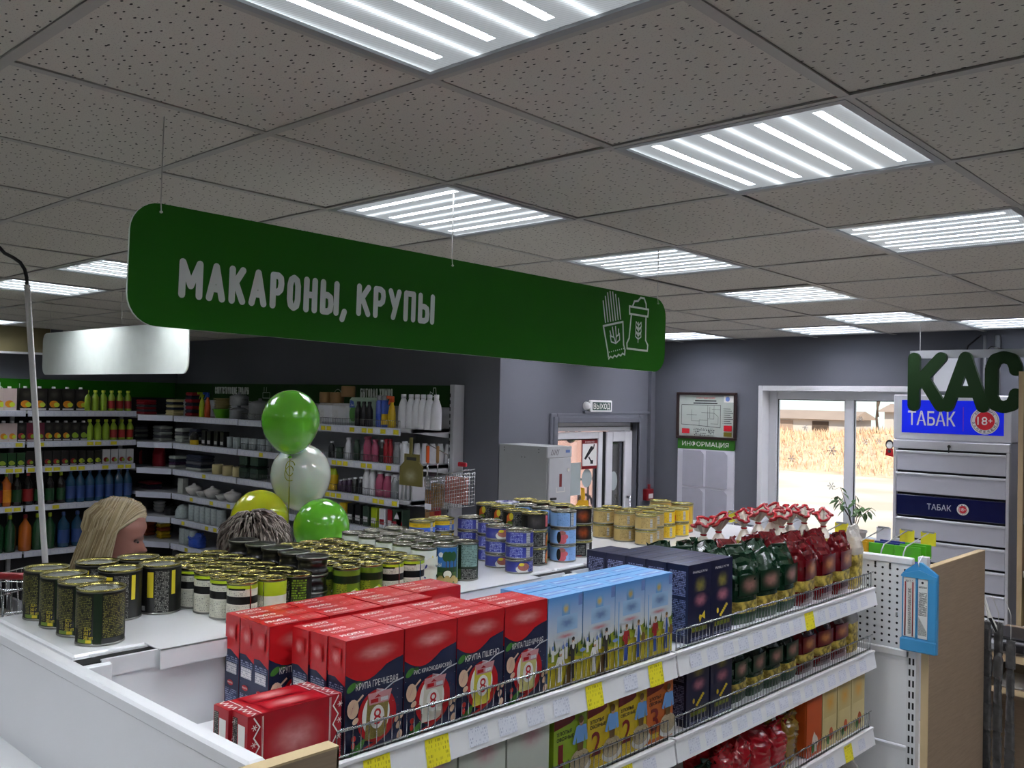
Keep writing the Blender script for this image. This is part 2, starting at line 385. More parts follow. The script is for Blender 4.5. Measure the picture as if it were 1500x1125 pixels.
g.box((XA-GX), (YA-GY), .03, XB-GX, 4.69-GY, .06, 'slab'); g.box(XA-GX, 4.69-GY, .03, 4.85-GX, YB-GY, .06, 'slab')
for i in range(i0, i1+1):
    x = i*.6; ye = (YB if x+GX < 4.85 else 4.69)-GY
    if XA < x+GX < XB: g.box(x-.012, YA-GY, -.002, x+.012, ye, .002, 'tbar'); g.box(x-.002, YA-GY, .002, x+.002, ye, .03, 'tbar')
for j in range(j0, j1+1):
    y = j*.6; xe = (XB if y+GY < 4.69 else 4.85)-GX
    if YA < y+GY < YB: g.box(XA-GX, y-.012, -.0015, xe, y+.012, .002, 'tbar')
ceil = obj('ceiling', g, kind='structure'); ceil.matrix_world = CM
tm = MB(); tm.box(-.292, -.292, .002, .292, .292, .016, 'ceiling_tile', .004); tm = tm.mesh('ceiling_tile')
for i in range(i0, i1):
    for j in range(j0, j1):
        cx, cy = (i+.5)*.6, (j+.5)*.6; wx, wy = cx+GX, cy+GY
        if (i, j) in LIGHTS or wx-.3 < XA or wy-.3 < YA or wx+.3 > XB+.02 or (wx+.3 > 4.87 and wy+.3 > 4.71) or wy+.3 > YB+.02: continue
        d = Vector((wx, wy, cz(wx, wy)-CAM_H)); dep = d.dot(fw)
        if dep < .2 or abs(d.dot(rt)/dep) > .75 or abs(d.dot(upv)/dep) > .75: 
            if dep < -.3: continue
        s = .012*(i % 3-1)*.1
        obj('ceiling_tile', tm, ceil, (cx, cy, 0 if (i, j) != (4, 1) else .004), ry=.004*((i*7+j*3) % 3-1), rx=.004*((i*5+j*11) % 3-1))
# ceiling light: pan with four LED strips behind a prismatic sheet
t, b = nodes('diffuser')
tc = t.nodes.new('ShaderNodeTexCoord'); sp = t.nodes.new('ShaderNodeSeparateXYZ'); t.links.new(tc.outputs['Object'], sp.inputs[0])
ph = math_node(t, 'ADD', math_node(t, 'DIVIDE', sp.outputs[1], .14), .5)
w = math_node(t, 'ABSOLUTE', math_node(t, 'SUBTRACT', math_node(t, 'FRACT', ph), .5))
glow = math_node(t, 'POWER', math_node(t, 'SUBTRACT', 1, math_node(t, 'MULTIPLY', w, 1.85)), 9)
rib = math_node(t, 'ADD', .82, math_node(t, 'MULTIPLY', math_node(t, 'SINE', math_node(t, 'MULTIPLY', math_node(t, 'ADD', sp.outputs[0], math_node(t, 'MULTIPLY', sp.outputs[1], .18)), 900)), .18))
st = math_node(t, 'MULTIPLY', math_node(t, 'ADD', LAMP_DIFF*.72, math_node(t, 'MULTIPLY', glow, LAMP_DIFF*3.6)), rib)
b.inputs['Base Color'].default_value = C('8f979c'); b.inputs['Roughness'].default_value = .4
b.inputs['Emission Color'].default_value = (.88, .95, 1, 1); t.links.new(st, b.inputs['Emission Strength'])
mat('led', 'ffffff', .4, emit=('f4f8ff', LAMP_STRIP))
mat('led_cool', 'ffffff', .4, emit=('f5f3ff', LAMP_STRIP))
mat('lamp_rim', '8d9092', .4, metal=.2)
rim = MB()
for a in (-1, 1):
    rim.box(-.296, a*.296, -.003, .296, a*.276, .012, 'lamp_rim'); rim.box(a*.296, -.276, -.003, a*.276, .276, .012, 'lamp_rim')
rim = rim.mesh('lamp_frame')
dif = MB(); ys = [-.278]+[(k-1.5)*.14+d for k in range(4) for d in (-.011, .011)]+[.278]
for q in range(0, 10, 2): dif.box(-.278, ys[q], .003, .278, ys[q+1], .0145, 'diffuser')
for d in (-1, 1): dif.box(d*.24, -.278, .0035, d*.278, .278, .014, 'diffuser')
dif = dif.mesh('diffuser')
pan = MB(); pan.box(-.29, -.29, .024, .29, .29, .029, 'white_metal'); pan = pan.mesh('lamp_pan')
def strip_mesh(m):
    s = MB(); s.box(-.235, -.0078, .0125, .235, .0078, .0155, m); return s.mesh('led_strip')
strips = [strip_mesh('led'), strip_mesh('led_cool')]
LAB = {(-1, -1): 'large bright square ceiling light at the top edge of the picture', (1, -1): 'square ceiling light with four blue-white strips, right of the green sign',
       (3, -1): 'violet-tinged ceiling light cut by the right edge of the picture', (1, 1): 'ceiling light above the middle of the green aisle sign, crossed by its wire',
       (3, 1): 'ceiling light above the right end of the green aisle sign', (5, 1): 'square ceiling light just right of the green sign, above the window wall',
       (7, 1): 'thin-looking ceiling light above the tobacco cabinet, left of the cut-off one', (8, 0): 'far ceiling light cut by the right picture edge above the green letters',
       (8, 2): 'greenish-white ceiling light close to the window wall', (8, 4): 'ceiling light against the window wall above the evacuation plan',
       (1, 5): 'ceiling light half hidden behind the left end of the green sign', (1, 7): 'bright ceiling light above the blank white sign at the left', (1, 10): 'small far ceiling light at the left edge, upper of two', (2, 12): 'smallest far ceiling light at the left edge, lower of two'}
for (i, j), o in LIGHTS.items():
    cx, cy = (i+.5)*.6+GX, (j+.5)*.6+GY
    L = thing('ceiling_light', LAB.get((i, j), 'square ceiling light hidden behind the sign or beyond the picture edge'), 'ceiling light', group='ceiling lights')
    L.matrix_world = CM @ Matrix.Translation(((i+.5)*.6, (j+.5)*.6, 0)) @ Matrix.Rotation(PI/2 if o else 0, 4, 'Z')
    obj('lamp_frame', rim, L); d = obj('diffuser', dif, L); obj('lamp_pan', pan, L)
    for k in range(4): obj('led_strip', strips[1 if o else 0], d, (0, (k-1.5)*.14, 0))

# ------------------------------------------------------------------ floor and walls
f = MB(); f.box(XA-.1, YA-.1, -.1, XB+.15, YB+.1, 0, 'floor_tile'); obj('floor', f, kind='structure')
TH = .16
def wall(name, pieces):
    m = MB()
    for p in pieces: m.box(*p, 'wall_paint')
    return obj(name, m, kind='structure')
ZC = 2.80
WY0, WY1, WZ0, WZ1 = 2.42, 3.66, 1.0, 2.16
wall('wall_right', [(6.8, YA, 0, 6.8+TH, WY0, ZC), (6.8, WY1, 0, 6.8+TH, 4.85, ZC), (6.8, WY0, 0, 6.8+TH, WY1, WZ0), (6.8, WY0, WZ1, 6.8+TH, WY1, ZC)])
DX0, DX1, DZ = 5.47, 6.54, 1.87
wall('wall_entrance', [(4.85, 4.69, 0, DX0, 4.69+TH, ZC), (DX1, 4.69, 0, 6.8, 4.69+TH, ZC), (DX0, 4.69, DZ, DX1, 4.69+TH, ZC)])
wall('wall_back', [(4.85, 4.85, 0, 4.85+TH, YB, ZC)])
wall('wall_left', [(XA, YB, 0, 4.85+TH, YB+TH, ZC)])
wall('wall_rear', [(XA-TH, YA-TH, 0, XA, YB+TH, ZC)])
wall('wall_near', [(XA, YA-TH, 0, XB+TH, YA, ZC)])
mat('beam_wood', '7d7350', .7, var=.15, scale=5)
m = MB(); m.box(-.5, 9.32, 2.39, 3.47, 9.495, 2.66, 'beam_wood'); m.box(-.5, 9.31, 2.375, 3.47, 9.33, 2.395, 'white_metal'); obj('trim_1', m, kind='structure')
# pipe channels in the corner by the door, door casing
m = MB(); m.box(6.69, 4.655, 0, 6.72, 4.69, 2.62, 'wall_paint'); m.box(5.8, 4.665, 1.945, 6.69, 4.69, 1.965, 'wall_paint'); obj('trim_2', m, kind='structure')
m = MB()
for (a, c) in ((.075, .022), (.05, .034)):
    m.box(DX0-a, 4.69-c, 0, DX0, 4.69, DZ+a, 'wall_paint', .006); m.box(DX1, 4.69-c, 0, DX1+a, 4.69, DZ+a, 'wall_paint', .006); m.box(DX0, 4.69-c, DZ, DX1, 4.69, DZ+a, 'wall_paint', .006)
obj('trim_3', m, kind='structure')
m = MB(); m.box(XA, 9.47, 0, 4.85, 9.5, .08, 'grey_metal'); obj('baseboard_left', m, kind='structure')
# ------------------------------------------------------------------ window: reveal, frame, panes, stickers, sill
mat('sticker', '9fa5a8', .6); mat('sticker_dark', '2b2c30', .6)
t, b = nodes('glass')
b.inputs['Base Color'].default_value = (.95, .97, .97, 1)
tr = t.nodes.new('ShaderNodeBsdfTransparent'); gl = t.nodes.new('ShaderNodeBsdfGlossy'); gl.inputs['Roughness'].default_value = .03; lw = t.nodes.new('ShaderNodeFresnel'); lw.inputs[0].default_value = 1.35
tr.inputs[0].default_value = (.95, .96, .95, 1); nz = t.nodes.new('ShaderNodeTexNoise'); nz.inputs['Scale'].default_value = 4
mx = t.nodes.new('ShaderNodeMixShader'); t.links.new(math_node(t, 'MULTIPLY', lw.outputs[0], math_node(t, 'ADD', .55, math_node(t, 'MULTIPLY', nz.outputs[0], .2))), mx.inputs[0]); t.links.new(tr.outputs[0], mx.inputs[1]); t.links.new(gl.outputs[0], mx.inputs[2])
t.links.new(mx.outputs[0], t.nodes['Material Output'].inputs['Surface'])
m = MB(); FX = 6.90
for (y0, y1, z0, z1) in ((WY1-.07, WY1, WZ0, WZ1), (WY0, WY0+.07, WZ0, WZ1), (WY0+.07, WY1-.07, WZ1-.07, WZ1), (WY0+.07, WY1-.07, WZ0, WZ0+.07), (3.0-.035, 3.0+.035, WZ0+.07, WZ1-.07)):
    m.box(FX, y0, z0, FX+.06, y1, z1, 'pvc', .006)
win = obj('window_1', m, kind='structure')
m = MB()
m.box(6.785, WY1-.004, WZ0, FX, WY1+.004, WZ1, 'white_paint'); m.box(6.785, WY0-.004, WZ0, FX, WY0+.004, WZ1, 'white_paint'); m.box(6.785, WY0, WZ1-.004, FX, WY1, WZ1+.004, 'white_paint')
for (y0, y1, z0, z1) in ((WY1, WY1+.035, WZ0, WZ1+.035), (WY0-.035, WY0, WZ0, WZ1+.035), (WY0, WY1, WZ1, WZ1+.035)): m.box(6.785, y0, z0, 6.8, y1, z1, 'white_paint', .004)
obj('window_reveal', m, win)
m = MB(); m.box(6.60, WY0-.05, WZ0-.03, FX, WY1+.05, WZ0, 'white_paint', .008); obj('window_sill', m, win)
for (y0, y1) in ((WY0+.07, 2.965), (3.035, WY1-.07)):
    m = MB(); m.box(FX+.025, y0, WZ0+.07, FX+.031, y1, WZ1-.07, 'glass'); pane = obj('pane', m, win)
    m = MB(); 
    for a in (0, 1): m.box(FX+.018, y0-.004, WZ0+.066, FX+.024, y0+.006, WZ1-.066, 'dark_slot') if a == 0 else m.box(FX+.018, y1-.006, WZ0+.066, FX+.024, y1+.004, WZ1-.066, 'dark_slot')
    m.box(FX+.018, y0, WZ1-.076, FX+.024, y1, WZ1-.066, 'dark_slot'); obj('gasket', m, win)
def flake(r):
    A = Art()
    for k in range(6):
        a = k*PI/3; c, s_ = math.cos(a), math.sin(a); A.stroke([(0, 0), (r*c, r*s_)], r*.13, 'sticker')
        for q in (.45, .75):
            for d in (-1, 1): A.stroke([(r*q*c, r*q*s_), (r*q*c+r*.25*math.cos(a+d*.9), r*q*s_+r*.25*math.sin(a+d*.9))], r*.09, 'sticker')
    m = MB(); m.art(A, (0, 0, 0), (0, -1, 0), (0, 0, 1), .00002); return m.mesh('snowflake_sticker')
fl = flake(.03)
for (y, z, s) in ((3.47, 1.62, 1), (3.36, 1.87, .8), (3.14, 1.70, 1.25), (3.14, 1.43, 1), (2.93, 1.60, .7), (2.88, 1.78, .8), (2.78, 1.79, .8), (2.92, 1.95, .7)):
    o = obj('snowflake_sticker', fl, win, (FX+.0245, y, z)); o.scale = (s, s, s)
A = Art(); A.oval(0, .05, .03, .035, 'sticker_dark'); A.oval(0, .045, .022, .026, 'paper'); A.poly([(-.03, -.03), (.03, -.04), (.025, .02), (-.025, .02)], 'red'); A.oval(.0, .0, .012, .012, 'sticker_dark')
m = MB(); m.art(A, (FX+.0245, 2.70, 1.72), (0, -1, 0), (0, 0, 1), .0001); obj('figure_sticker', m, win, label='small round red and black sticker')
A = Art(); A.poly(ell(0, 0, .12, .12, 16, PI, 1.5*PI)+[(0, 0)], mat('lamp_sticker', 'd9c56a', .5)); m = MB(); m.art(A, (FX+.0245, 3.59-.12+.12, WZ1-.07), (0, -1, 0), (0, 0, 1)); obj('corner_sticker', m, win)
# ------------------------------------------------------------------ entrance door
D = obj('door_1', None, kind='structure')
m = MB(); Y0 = 4.74
m.box(DX0, Y0, DZ-.07, DX1, Y0+.06, DZ, 'pvc'); m.box(DX0, Y0, 0, DX0+.03, Y0+.06, DZ, 'pvc'); m.box(DX1-.03, Y0, 0, DX1, Y0+.06, DZ, 'pvc'); m.box(DX0, Y0-.01, DZ-.035, DX1, Y0, DZ-.03, 'dark_slot')
obj('door_frame', m, D)
def leaf(x0, x1, fr, nm):
    m = MB(); z1 = DZ-.075
    m.box(x0, Y0-.012, .02, x0+fr, Y0+.05, z1, 'pvc', .005); m.box(x1-fr, Y0-.012, .02, x1, Y0+.05, z1, 'pvc', .005); m.box(x0+fr, Y0-.012, z1-fr, x1-fr, Y0+.05, z1, 'pvc', .005); m.box(x0+fr, Y0-.012, .02, x1-fr, Y0+.05, .25, 'pvc', .005)
    lf = obj(nm, m, D)
    m = MB(); m.box(x0+fr, Y0+.016, .25, x1-fr, Y0+.022, z1-fr, 'glass'); obj('pane', m, lf)
    m = MB()
    for a in (x0+fr, x1-fr-.012): m.box(a, Y0+.005, .25, a+.012, Y0+.015, z1-fr, 'dark_slot')
    m.box(x0+fr, Y0+.005, z1-fr-.01, x1-fr, Y0+.015, z1-fr, 'dark_slot'); obj('gasket', m, lf)
    return lf
leaf(DX0+.03, 6.12, .055, 'door_leaf'); l2 = leaf(6.17, DX1-.03, .085, 'door_leaf')
m = MB(); m.box(6.12, Y0+.0, .02, 6.17, Y0+.05, DZ-.075, 'dark_slot'); obj('rubber_seal', m, D)
mat('frost', 'a9b4b4', .8, var=.05); mat('yellow_flag', 'd8a514', .6)
A = Art(); A.rect(0, 0, .20, .235, 'red_dark'); A.rect(.008, .025, .192, .205, 'paper'); A.text('ВНИМАНИЕ!', .04, .212, .16, .226, 'paper')
A.poly([(.03, .085), (.05, .075), (.15, .165), (.13, .185), (.11, .18)], 'ink'); A.poly([(.14, .15), (.155, .165), (.165, .2), (.15, .2)], 'ink'); A.stroke([(.09, .095), (.115, .065)], .014, 'ink'); A.rect(.11, .04, .145, .07, 'ink')
m = MB(); m.art(A, (5.86, Y0-.002, 1.495), (1, 0, 0), (0, 0, 1), .0001); m.box(5.86, Y0-.001, 1.495, 6.06, Y0+.003, 1.73, 'red_dark'); obj('camera_warning_sticker', m, D, label='red and white surveillance camera warning sticker')
A = Art(); A.rect(0, 0, .13, .26, 'frost'); m = MB(); m.art(A, (5.735, Y0+.012, 1.29), (1, 0, 0), (0, 0, 1)); obj('frosted_sticker', m, D)
for (x, z, rx_, rz_) in ((5.945, 1.42, .065, .075), (6.30, 1.38, .055, .08)):
    A = Art(); A.oval(0, 0, rx_, rz_, 'frost', 24); m = MB(); m.art(A, (x, Y0+.012, z), (1, 0, 0), (0, 0, 1)); obj('frosted_sticker', m, D)
A = Art(); A.poly([(0, 0), (.19, -.01), (.18, .05), (.06, .06)], 'yellow_flag'); A.poly([(.09, .05), (.14, .06), (.13, .15), (.08, .16)], 'yellow_flag'); m = MB(); m.art(A, (5.79, Y0+.012, 1.19), (1, 0, 0), (0, 0, 1)); obj('yellow_flag_sticker', m, D)
A = Art(); A.poly([(0, 0), (.12, 0), (.13, .09), (.10, .16), (.03, .17), (-.005, .08)], 'ink'); 
for k, c_ in enumerate(('red', 'paper', 'blue_dk')):
    mat('blue_dk', '1d4fa0', .5); A.oval(.03+.032*k, .06, .018, .03, c_); A.oval(.095-.03*k, .115, .016, .026, c_)
m = MB(); m.art(A, (5.92, Y0+.012, .98), (1, 0, 0), (0, 0, 1)); obj('patterned_sticker', m, D, label='dark sticker with red, white and blue spots')
m = MB(); m.tube([(6.455, Y0-.05, 1.0), (6.455, Y0-.05, 1.25)], .011, 'chrome', 8); m.box(6.445, Y0-.05, 1.0, 6.465, Y0-.01, 1.02, 'chrome'); m.box(6.445, Y0-.05, 1.23, 6.465, Y0-.01, 1.25, 'chrome'); obj('door_handle', m, l2)
# ------------------------------------------------------------------ outside, seen through window and door
speck_mat('sand', 'e2d6c8', 'c9b8a4', .35, .95); speck_mat('dry_grass', 'c9a98c', 'dcc0a4', 1.2, .95); mat('blade', 'd0ae8e', .8, var=.3, scale=.6)
mat('shed_wall', 'b9b2ac', .9, var=.2, scale=.6); mat('shed_roof', 'a08c7e', .8, var=.2, scale=.8); mat('bark', '4c3f36', .9); mat('pink_wall', 'e3b9ae', .85, var=.06, scale=.8)
m = MB(); m.box(6.97, -60, -.6, 60, 90, -.5, 'sand'); m.box(5.02, 4.86, -.6, 6.97, 60, -.02, 'sand'); obj('ground', m, kind='structure')
m = MB(); vs = []; NX, NY = 14, 60
def bank(x, y): 
    s = min(1, max(0, (x-33)/11)); return -.52+1.15*s*s*(3-2*s)+.18*math.sin(y*.5)*s+.12*math.sin(x*1.3+y*.9)*s
for a in range(NX+1):
    for c in range(NY+1): x, y = 33+a*1.6, -30+c*1.5; vs.append((x, y, bank(x, y)))
m.add(vs, [(a*(NY+1)+c, (a+1)*(NY+1)+c, (a+1)*(NY+1)+c+1, a*(NY+1)+c+1) for a in range(NX) for c in range(NY)], 'dry_grass', True); obj('grass_bank', m, kind='structure')
vs = []; fs = []
for k in range(9000):
    x, y = 33.5+R.random()**.8*14, 8+R.random()*20; z = bank(x, y); h = .12+R.random()*.3; a = R.random()*PI; dx, dy = math.cos(a)*.03, math.sin(a)*.03; lx, ly = (R.random()-.5)*.4, (R.random()-.5)*.4
    o = len(vs); vs += [(x-dx, y-dy, z-.02), (x+dx, y+dy, z-.02), (x+lx, y+ly, z+h)]; fs.append((o, o+1, o+2))
m = MB(); m.add(vs, fs, 'blade'); obj('dry_grass_blades', m, label='tall dry straw-coloured grass on the bank outside the window', cat='grass', kind='stuff')
def shed(lbl, x, y, w, d, h, rh):
    T_ = thing('garden_shed', lbl, 'shed', (x, y, bank(min(x, 54), y)-.2))
    m = MB(); m.box(0, 0, 0, d, w, h, 'shed_wall'); obj('shed_wall', m, T_)
    m = MB(); m.add([(-.3, -.3, h), (d+.3, -.3, h), (d+.3, w+.3, h), (-.3, w+.3, h), (d/2, -.3, h+rh), (d/2, w+.3, h+rh)], [(0, 4, 5, 3), (1, 2, 5, 4), (0, 1, 4), (2, 3, 5), (3, 2, 1, 0)], 'shed_roof'); obj('roof', m, T_)
    m = MB(); m.box(-.04, w*.2, .1, 0, w*.2+.9, 1.0, 'bark'); obj('shed_door', m, T_)
    m = MB(); m.box(-.04, w*.6, .5, 0, w*.6+.7, 1.0, 'shed_roof'); obj('window', m, T_)
shed('long grey shed with a brown roof on the bank, behind the left window pane', 47, 20.5, 5, 3, 1.1, .45)
shed('grey shed with a rusty brown roof on the bank, behind the right window pane', 46, 14.2, 4, 3, 1.25, .4)
def bare_tree(lbl, x, y, h):
    m = MB(); z = bank(x, y)-.1
    def br(p, d, L, r, n):
        q = p+d*L; m.tube([p, (p+q)/2+Vector((R.uniform(-.05, .05), R.uniform(-.05, .05), 0))*L, q], [r, r*.8, r*.6], 'bark', 5)
        if n:
            for k in range(3): br(p+d*L*R.uniform(.5, 1), (d+Vector((R.uniform(-.9, .9), R.uniform(-.9, .9), R.uniform(-.1, .7)))).normalized(), L*.62, r*.6, n-1)
    br(Vector((x, y, z)), Vector((0, 0, 1)), h*.45, .07, 3); obj('bare_tree', m, label=lbl, cat='tree')
bare_tree('bare leafless tree outside behind the right window pane', 43, 17.3, 3.6); bare_tree('bare leafless shrub outside behind the left window pane', 43.5, 23.4, 2.4)
m = MB(); m.box(11.5, 6.5, -.5, 11.7, 16, 3.4, 'pink_wall'); m.box(5.02, 15.8, -.5, 11.5, 16, 3.2, 'pink_wall'); obj('wall_outside', m, kind='structure')
m = MB(); mat('iron', '2a0a12', .6)
gz = thing('wrought_iron_gate', 'dark red wrought-iron gate with scrolls outside the glass door', 'gate', (.72, 5.6, 0))
for k in range(9): mm = MB(); mm.tube([(5.75+.14*k, 0, -.02), (5.75+.14*k, 0, 1.3)], .013, 'iron', 6); obj('bar', mm, gz)
for (x, z, sg) in ((6.05, 1.72, 1), (6.38, 1.60, -1), (6.75, 1.72, 1), (6.25, 1.05, 1), (6.6, 1.05, -1)):
    mm = MB(); mm.tube([(x+sg*.13*math.exp(-.16*a)*math.cos(a), 0, z+.13*math.exp(-.16*a)*math.sin(a)) for a in [q*.35 for q in range(36)]], .014, 'iron', 5); obj('scroll', mm, gz)
mm = MB(); mm.tube([(5.7, 0, 1.3), (6.95, 0, 1.3)], .012, 'iron', 6); obj('rail', mm, gz)
m = MB(); m.box(7.36, 5.58, -.02, 7.40, 5.62, 2.3, 'ink'); m.box(7.40, 5.59, -.02, 7.95, 5.61, 1.95, 'black_plastic'); m.box(7.52, 5.57, .9, 7.535, 5.59, 1.6, 'chrome'); obj('gate_leaf', m, None, label='dark metal gate leaf outside, behind the narrow door pane', cat='gate')
# ------------------------------------------------------------------ hanging green aisle sign
def rrect(w, h, r, n=7):
    o = []
    for cx, cy, a in ((w-r, r, -PI/2), (w-r, h-r, 0), (r, h-r, PI/2), (r, r, PI)):
        o += [(cx+r*math.cos(a+PI/2*k/n), cy+r*math.sin(a+PI/2*k/n)) for k in range(n+1)]
    return o
mat('string', 'b9bab4', .6)
SW, SH = 2.16, .288
S = thing('aisle_sign', 'long green hanging sign lettered МАКАРОНЫ, КРУПЫ with pasta icons', 'sign', (.944, 2.1, 2.203)); S.rotation_euler = (0, .0175, 0)
m = MB(); m.prism(rrect(SW, SH, .072), (0, 0, 0), (1, 0, 0), (0, 0, 1), .007, 'green_sign', 'sign_white'); obj('sign_board', m, S)
A = Art(); put_text(A, 'МАКАРОНЫ,', .122, .073, .608, .168, 'sign_white', .185); 
m = MB(); m.art(A, (0, -.0005, 0), (1, 0, 0), (0, 0, 1)); obj('lettering', m, S)
A = Art(); put_text(A, 'КРУПЫ', .645, .080, .935, .171, 'sign_white', .185); m = MB(); m.art(A, (0, -.0005, 0), (1, 0, 0), (0, 0, 1)); obj('lettering', m, S)
A = Art(); w_ = .0075; cx, cy = 1.80, .02; th = .22
def tr(x, y): return (cx+x*math.cos(th)-y*math.sin(th), cy+x*math.sin(th)+y*math.cos(th))
A.stroke([tr(0, .02), tr(.0, .04), tr(-.01, .135), tr(.11, .135), tr(.10, .05), tr(.105, .03), tr(.1, .012)], w_, 'sign_white')
A.stroke([tr(k*.0125, .012+(.007 if k % 2 else 0)) for k in range(9)], w_*.8, 'sign_white')
for k in range(7): x = .004+k*.0155; A.stroke([tr(x, .147), tr(x, .225+.03*math.sin(k/6*PI))], .006, 'sign_white')
for k in range(8): A.oval(*tr(.008+k*.0125, .036), .0028, .0028, 'sign_white', 6)
for k, (dx, hh) in enumerate(((-.022, .05), (-.008, .062), (.008, .062), (.022, .05))): A.stroke([tr(.05+dx, .09), tr(.05+dx*1.2, .062+hh)], .0055, 'sign_white')
for d in (-1, 1): A.stroke([tr(.05, .062), tr(.05+d*.026, .072), tr(.05+d*.028, .095), tr(.05+d*.006, .085), tr(.05, .062)], .005, 'sign_white')
m = MB(); m.art(A, (0, -.0005, 0), (1, 0, 0), (0, 0, 1), .0001); obj('pasta_icon', m, S)
A = Art(); x0, y0 = 1.925, .078
A.stroke([(x0+.005, y0+.13), (x0-.005, y0+.04), (x0-.018, y0+.02), (x0-.016, y0), (x0+.115, y0), (x0+.117, y0+.022), (x0+.102, y0+.04), (x0+.1, y0+.13)], w_, 'sign_white')
A.stroke([(x0-.006, y0+.132), (x0+.112, y0+.132), (x0+.115, y0+.16), (x0-.008, y0+.16)], w_, 'sign_white', True)
A.stroke([(x0+.012, y0+.163), (x0+.022, y0+.182), (x0+.045, y0+.186), (x0+.062, y0+.2), (x0+.085, y0+.2), (x0+.098, y0+.18), (x0+.1, y0+.163)], w_, 'sign_white')
A.stroke([(x0+.052, y0+.028), (x0+.052, y0+.105)], .004, 'sign_white')
for k in range(3):
    for d in (-1, 1): A.stroke([(x0+.052, y0+.04+.02*k), (x0+.052+d*.018, y0+.05+.02*k), (x0+.052+d*.016, y0+.066+.02*k), (x0+.052, y0+.052+.02*k)], .0045, 'sign_white')
m = MB(); m.art(A, (0, -.0005, 0), (1, 0, 0), (0, 0, 1), .0001); obj('flour_sack_icon', m, S)
for x in (.07, 1.0, 2.10):
    top = cz(.944+x, 2.1)-2.203+.0175*x; m = MB(); m.tube([(x, -.004, SH-.02), (x, 0, SH+.005), (x, .002, top)], .0014, 'string', 5); m.lathe([(0, 0), (.004, .002), (.004, .005), (0, .007)], 'string', 8, (x, -.004, SH-.024)); obj('hanging_string', m, S)
# blank white sign (seen from behind) over the left aisle
S = thing('aisle_sign', 'blank white back of a hanging sign over the left aisle', 'sign', (2.48, 6.79, 2.15)); S.rotation_euler = (0, .0, -PI/2)
m = MB(); m.prism(rrect(2.05, .285, .06), (0, -.004, 0), (1, 0, 0), (0, 0, 1), .007, 'sign_white'); obj('sign_board', m, S)
for x in (.12, 1.22, 1.95): m = MB(); m.tube([(x, 0, .27), (x, 0, cz(2.48, 6.79-x)-2.15)], .0016, 'string', 5); obj('hanging_string', m, S)
# hanging letters КАССА over the till
mat('letter_green', '072602', .6, var=.05, spec=.2)
K = thing('hanging_letters', 'big dark green letters КАССА hanging from a rail above the till', 'sign', (6.05, 2.25, 2.022))
def letter(ch, y, w_):
    pl, t = stext(ch, 0, 0, w_, .372, .195); m = MB(); n = 0
    for p in pl:
        for (ax, ay), (bx, by) in zip(p, p[1:]):
            dx, dy = bx-ax, by-ay; L_ = math.hypot(dx, dy); dx, dy = dx/L_*t/2, dy/L_*t/2; n += 1
            m.prism([(ax+dy, ay-dx), (bx+dy, by-dx), (bx-dy, by+dx), (ax-dy, ay+dx)], (.0001*n, 0, 0), (0, -1, 0), (0, 0, 1), .03, 'letter_green')
        for q in p: n += 1; m.prism(ell(q[0], q[1], t/2*.98, t/2*.98, 16), (.0001*n, 0, 0), (0, -1, 0), (0, 0, 1), .0296, 'letter_green')
    obj('letter', m, K, (0, y, 0))
letter('К', 0, .235); letter('А', -.205, .275); letter('С', -.455, .205); letter('С', -.688, .205); letter('А', -.9, .275)
m = MB(); m.box(.035, .0, .335, .05, -1.2, .385, 'grey_metal'); obj('rail', m, K)
for y in (-.06, -1.1): m = MB(); m.tube([(.042, y, .38), (.042, y, cz(6.05, 2.25+y)-2.022)], .002, 'string', 5); obj('hanging_string', m, K)

# ------------------------------------------------------------------ the shelving run (gondola) in the foreground
XG0, XM, XG1, YF, YS, YBK, ZD = .655, 1.9, 3.10, 1.235, 1.575, 2.0, 1.6
G = thing('shelving_gondola', 'white double-sided metal shelving run filled with groats, pasta and cans', 'shelving', (0, 0, 0))
m = MB(); m.box(XG0, YS, .0, XG1, YS+.012, ZD-.02, 'white_metal'); m.box(XG0, YS+.03, 0, XG1, YS+.042, ZD-.02, 'white_metal'); obj('back_panel', m, G)
for x0, x1 in ((XG0, XM-.002), (XM+.002, XG1)):
    m = MB(); m.box(x0, YS+.05, ZD-.028, x1, YBK, ZD, 'white_paint', .004); obj('top_deck', m, G)
    m = MB(); m.box(x0+.125, YS-.012, ZD-.003, x1-.115, YS+.052, ZD+.001, 'white_paint', .001); m.box(x0+.125, YS-.012, ZD-.034, x1-.115, YS-.009, ZD+.001, 'white_paint'); obj('top_cover', m, G)
for x in (XG0+.012, XM, XG1-.012):
    u = MB(); u.box(x-.03, YS-.01, 0, x+.03, YS+.05, ZD-.006, 'white_metal', .003)
    for k in range(28): u.box(x-.012, YS-.0112, .12+.05*k, x-.006, YS-.009, .15+.05*k, 'dark_slot'); u.box(x+.006, YS-.0112, .12+.05*k, x+.012, YS-.009, .15+.05*k, 'dark_slot')
    u.box(x-.02, YS, ZD-.006, x+.02, YS+.035, ZD-.004, 'dark_slot'); obj('upright', u, G)
    for a, c in ((x-.1, x-.035), (x+.035, x+.1)):
        if XG0-.02 < a and c < XG1+.02: s = MB(); s.box(a-.015, YS+.008, ZD-.008, c+.015, YS+.036, ZD-.004, 'dark_slot'); s.box(a-.02, YS-.002, ZD-.03, c+.02, YS+.004, ZD-.001, 'white_metal'); s.box(a-.02, YS+.04, ZD-.03, c+.02, YS+.05, ZD-.002, 'white_metal'); obj('top_slot', s, G)
LV = [(1.455, .33), (1.25, .33), (1.0, .33), (.72, .34), (.40, .34), (.14, .40)]
mat('wire', 'a8aaac', .25, metal=1)
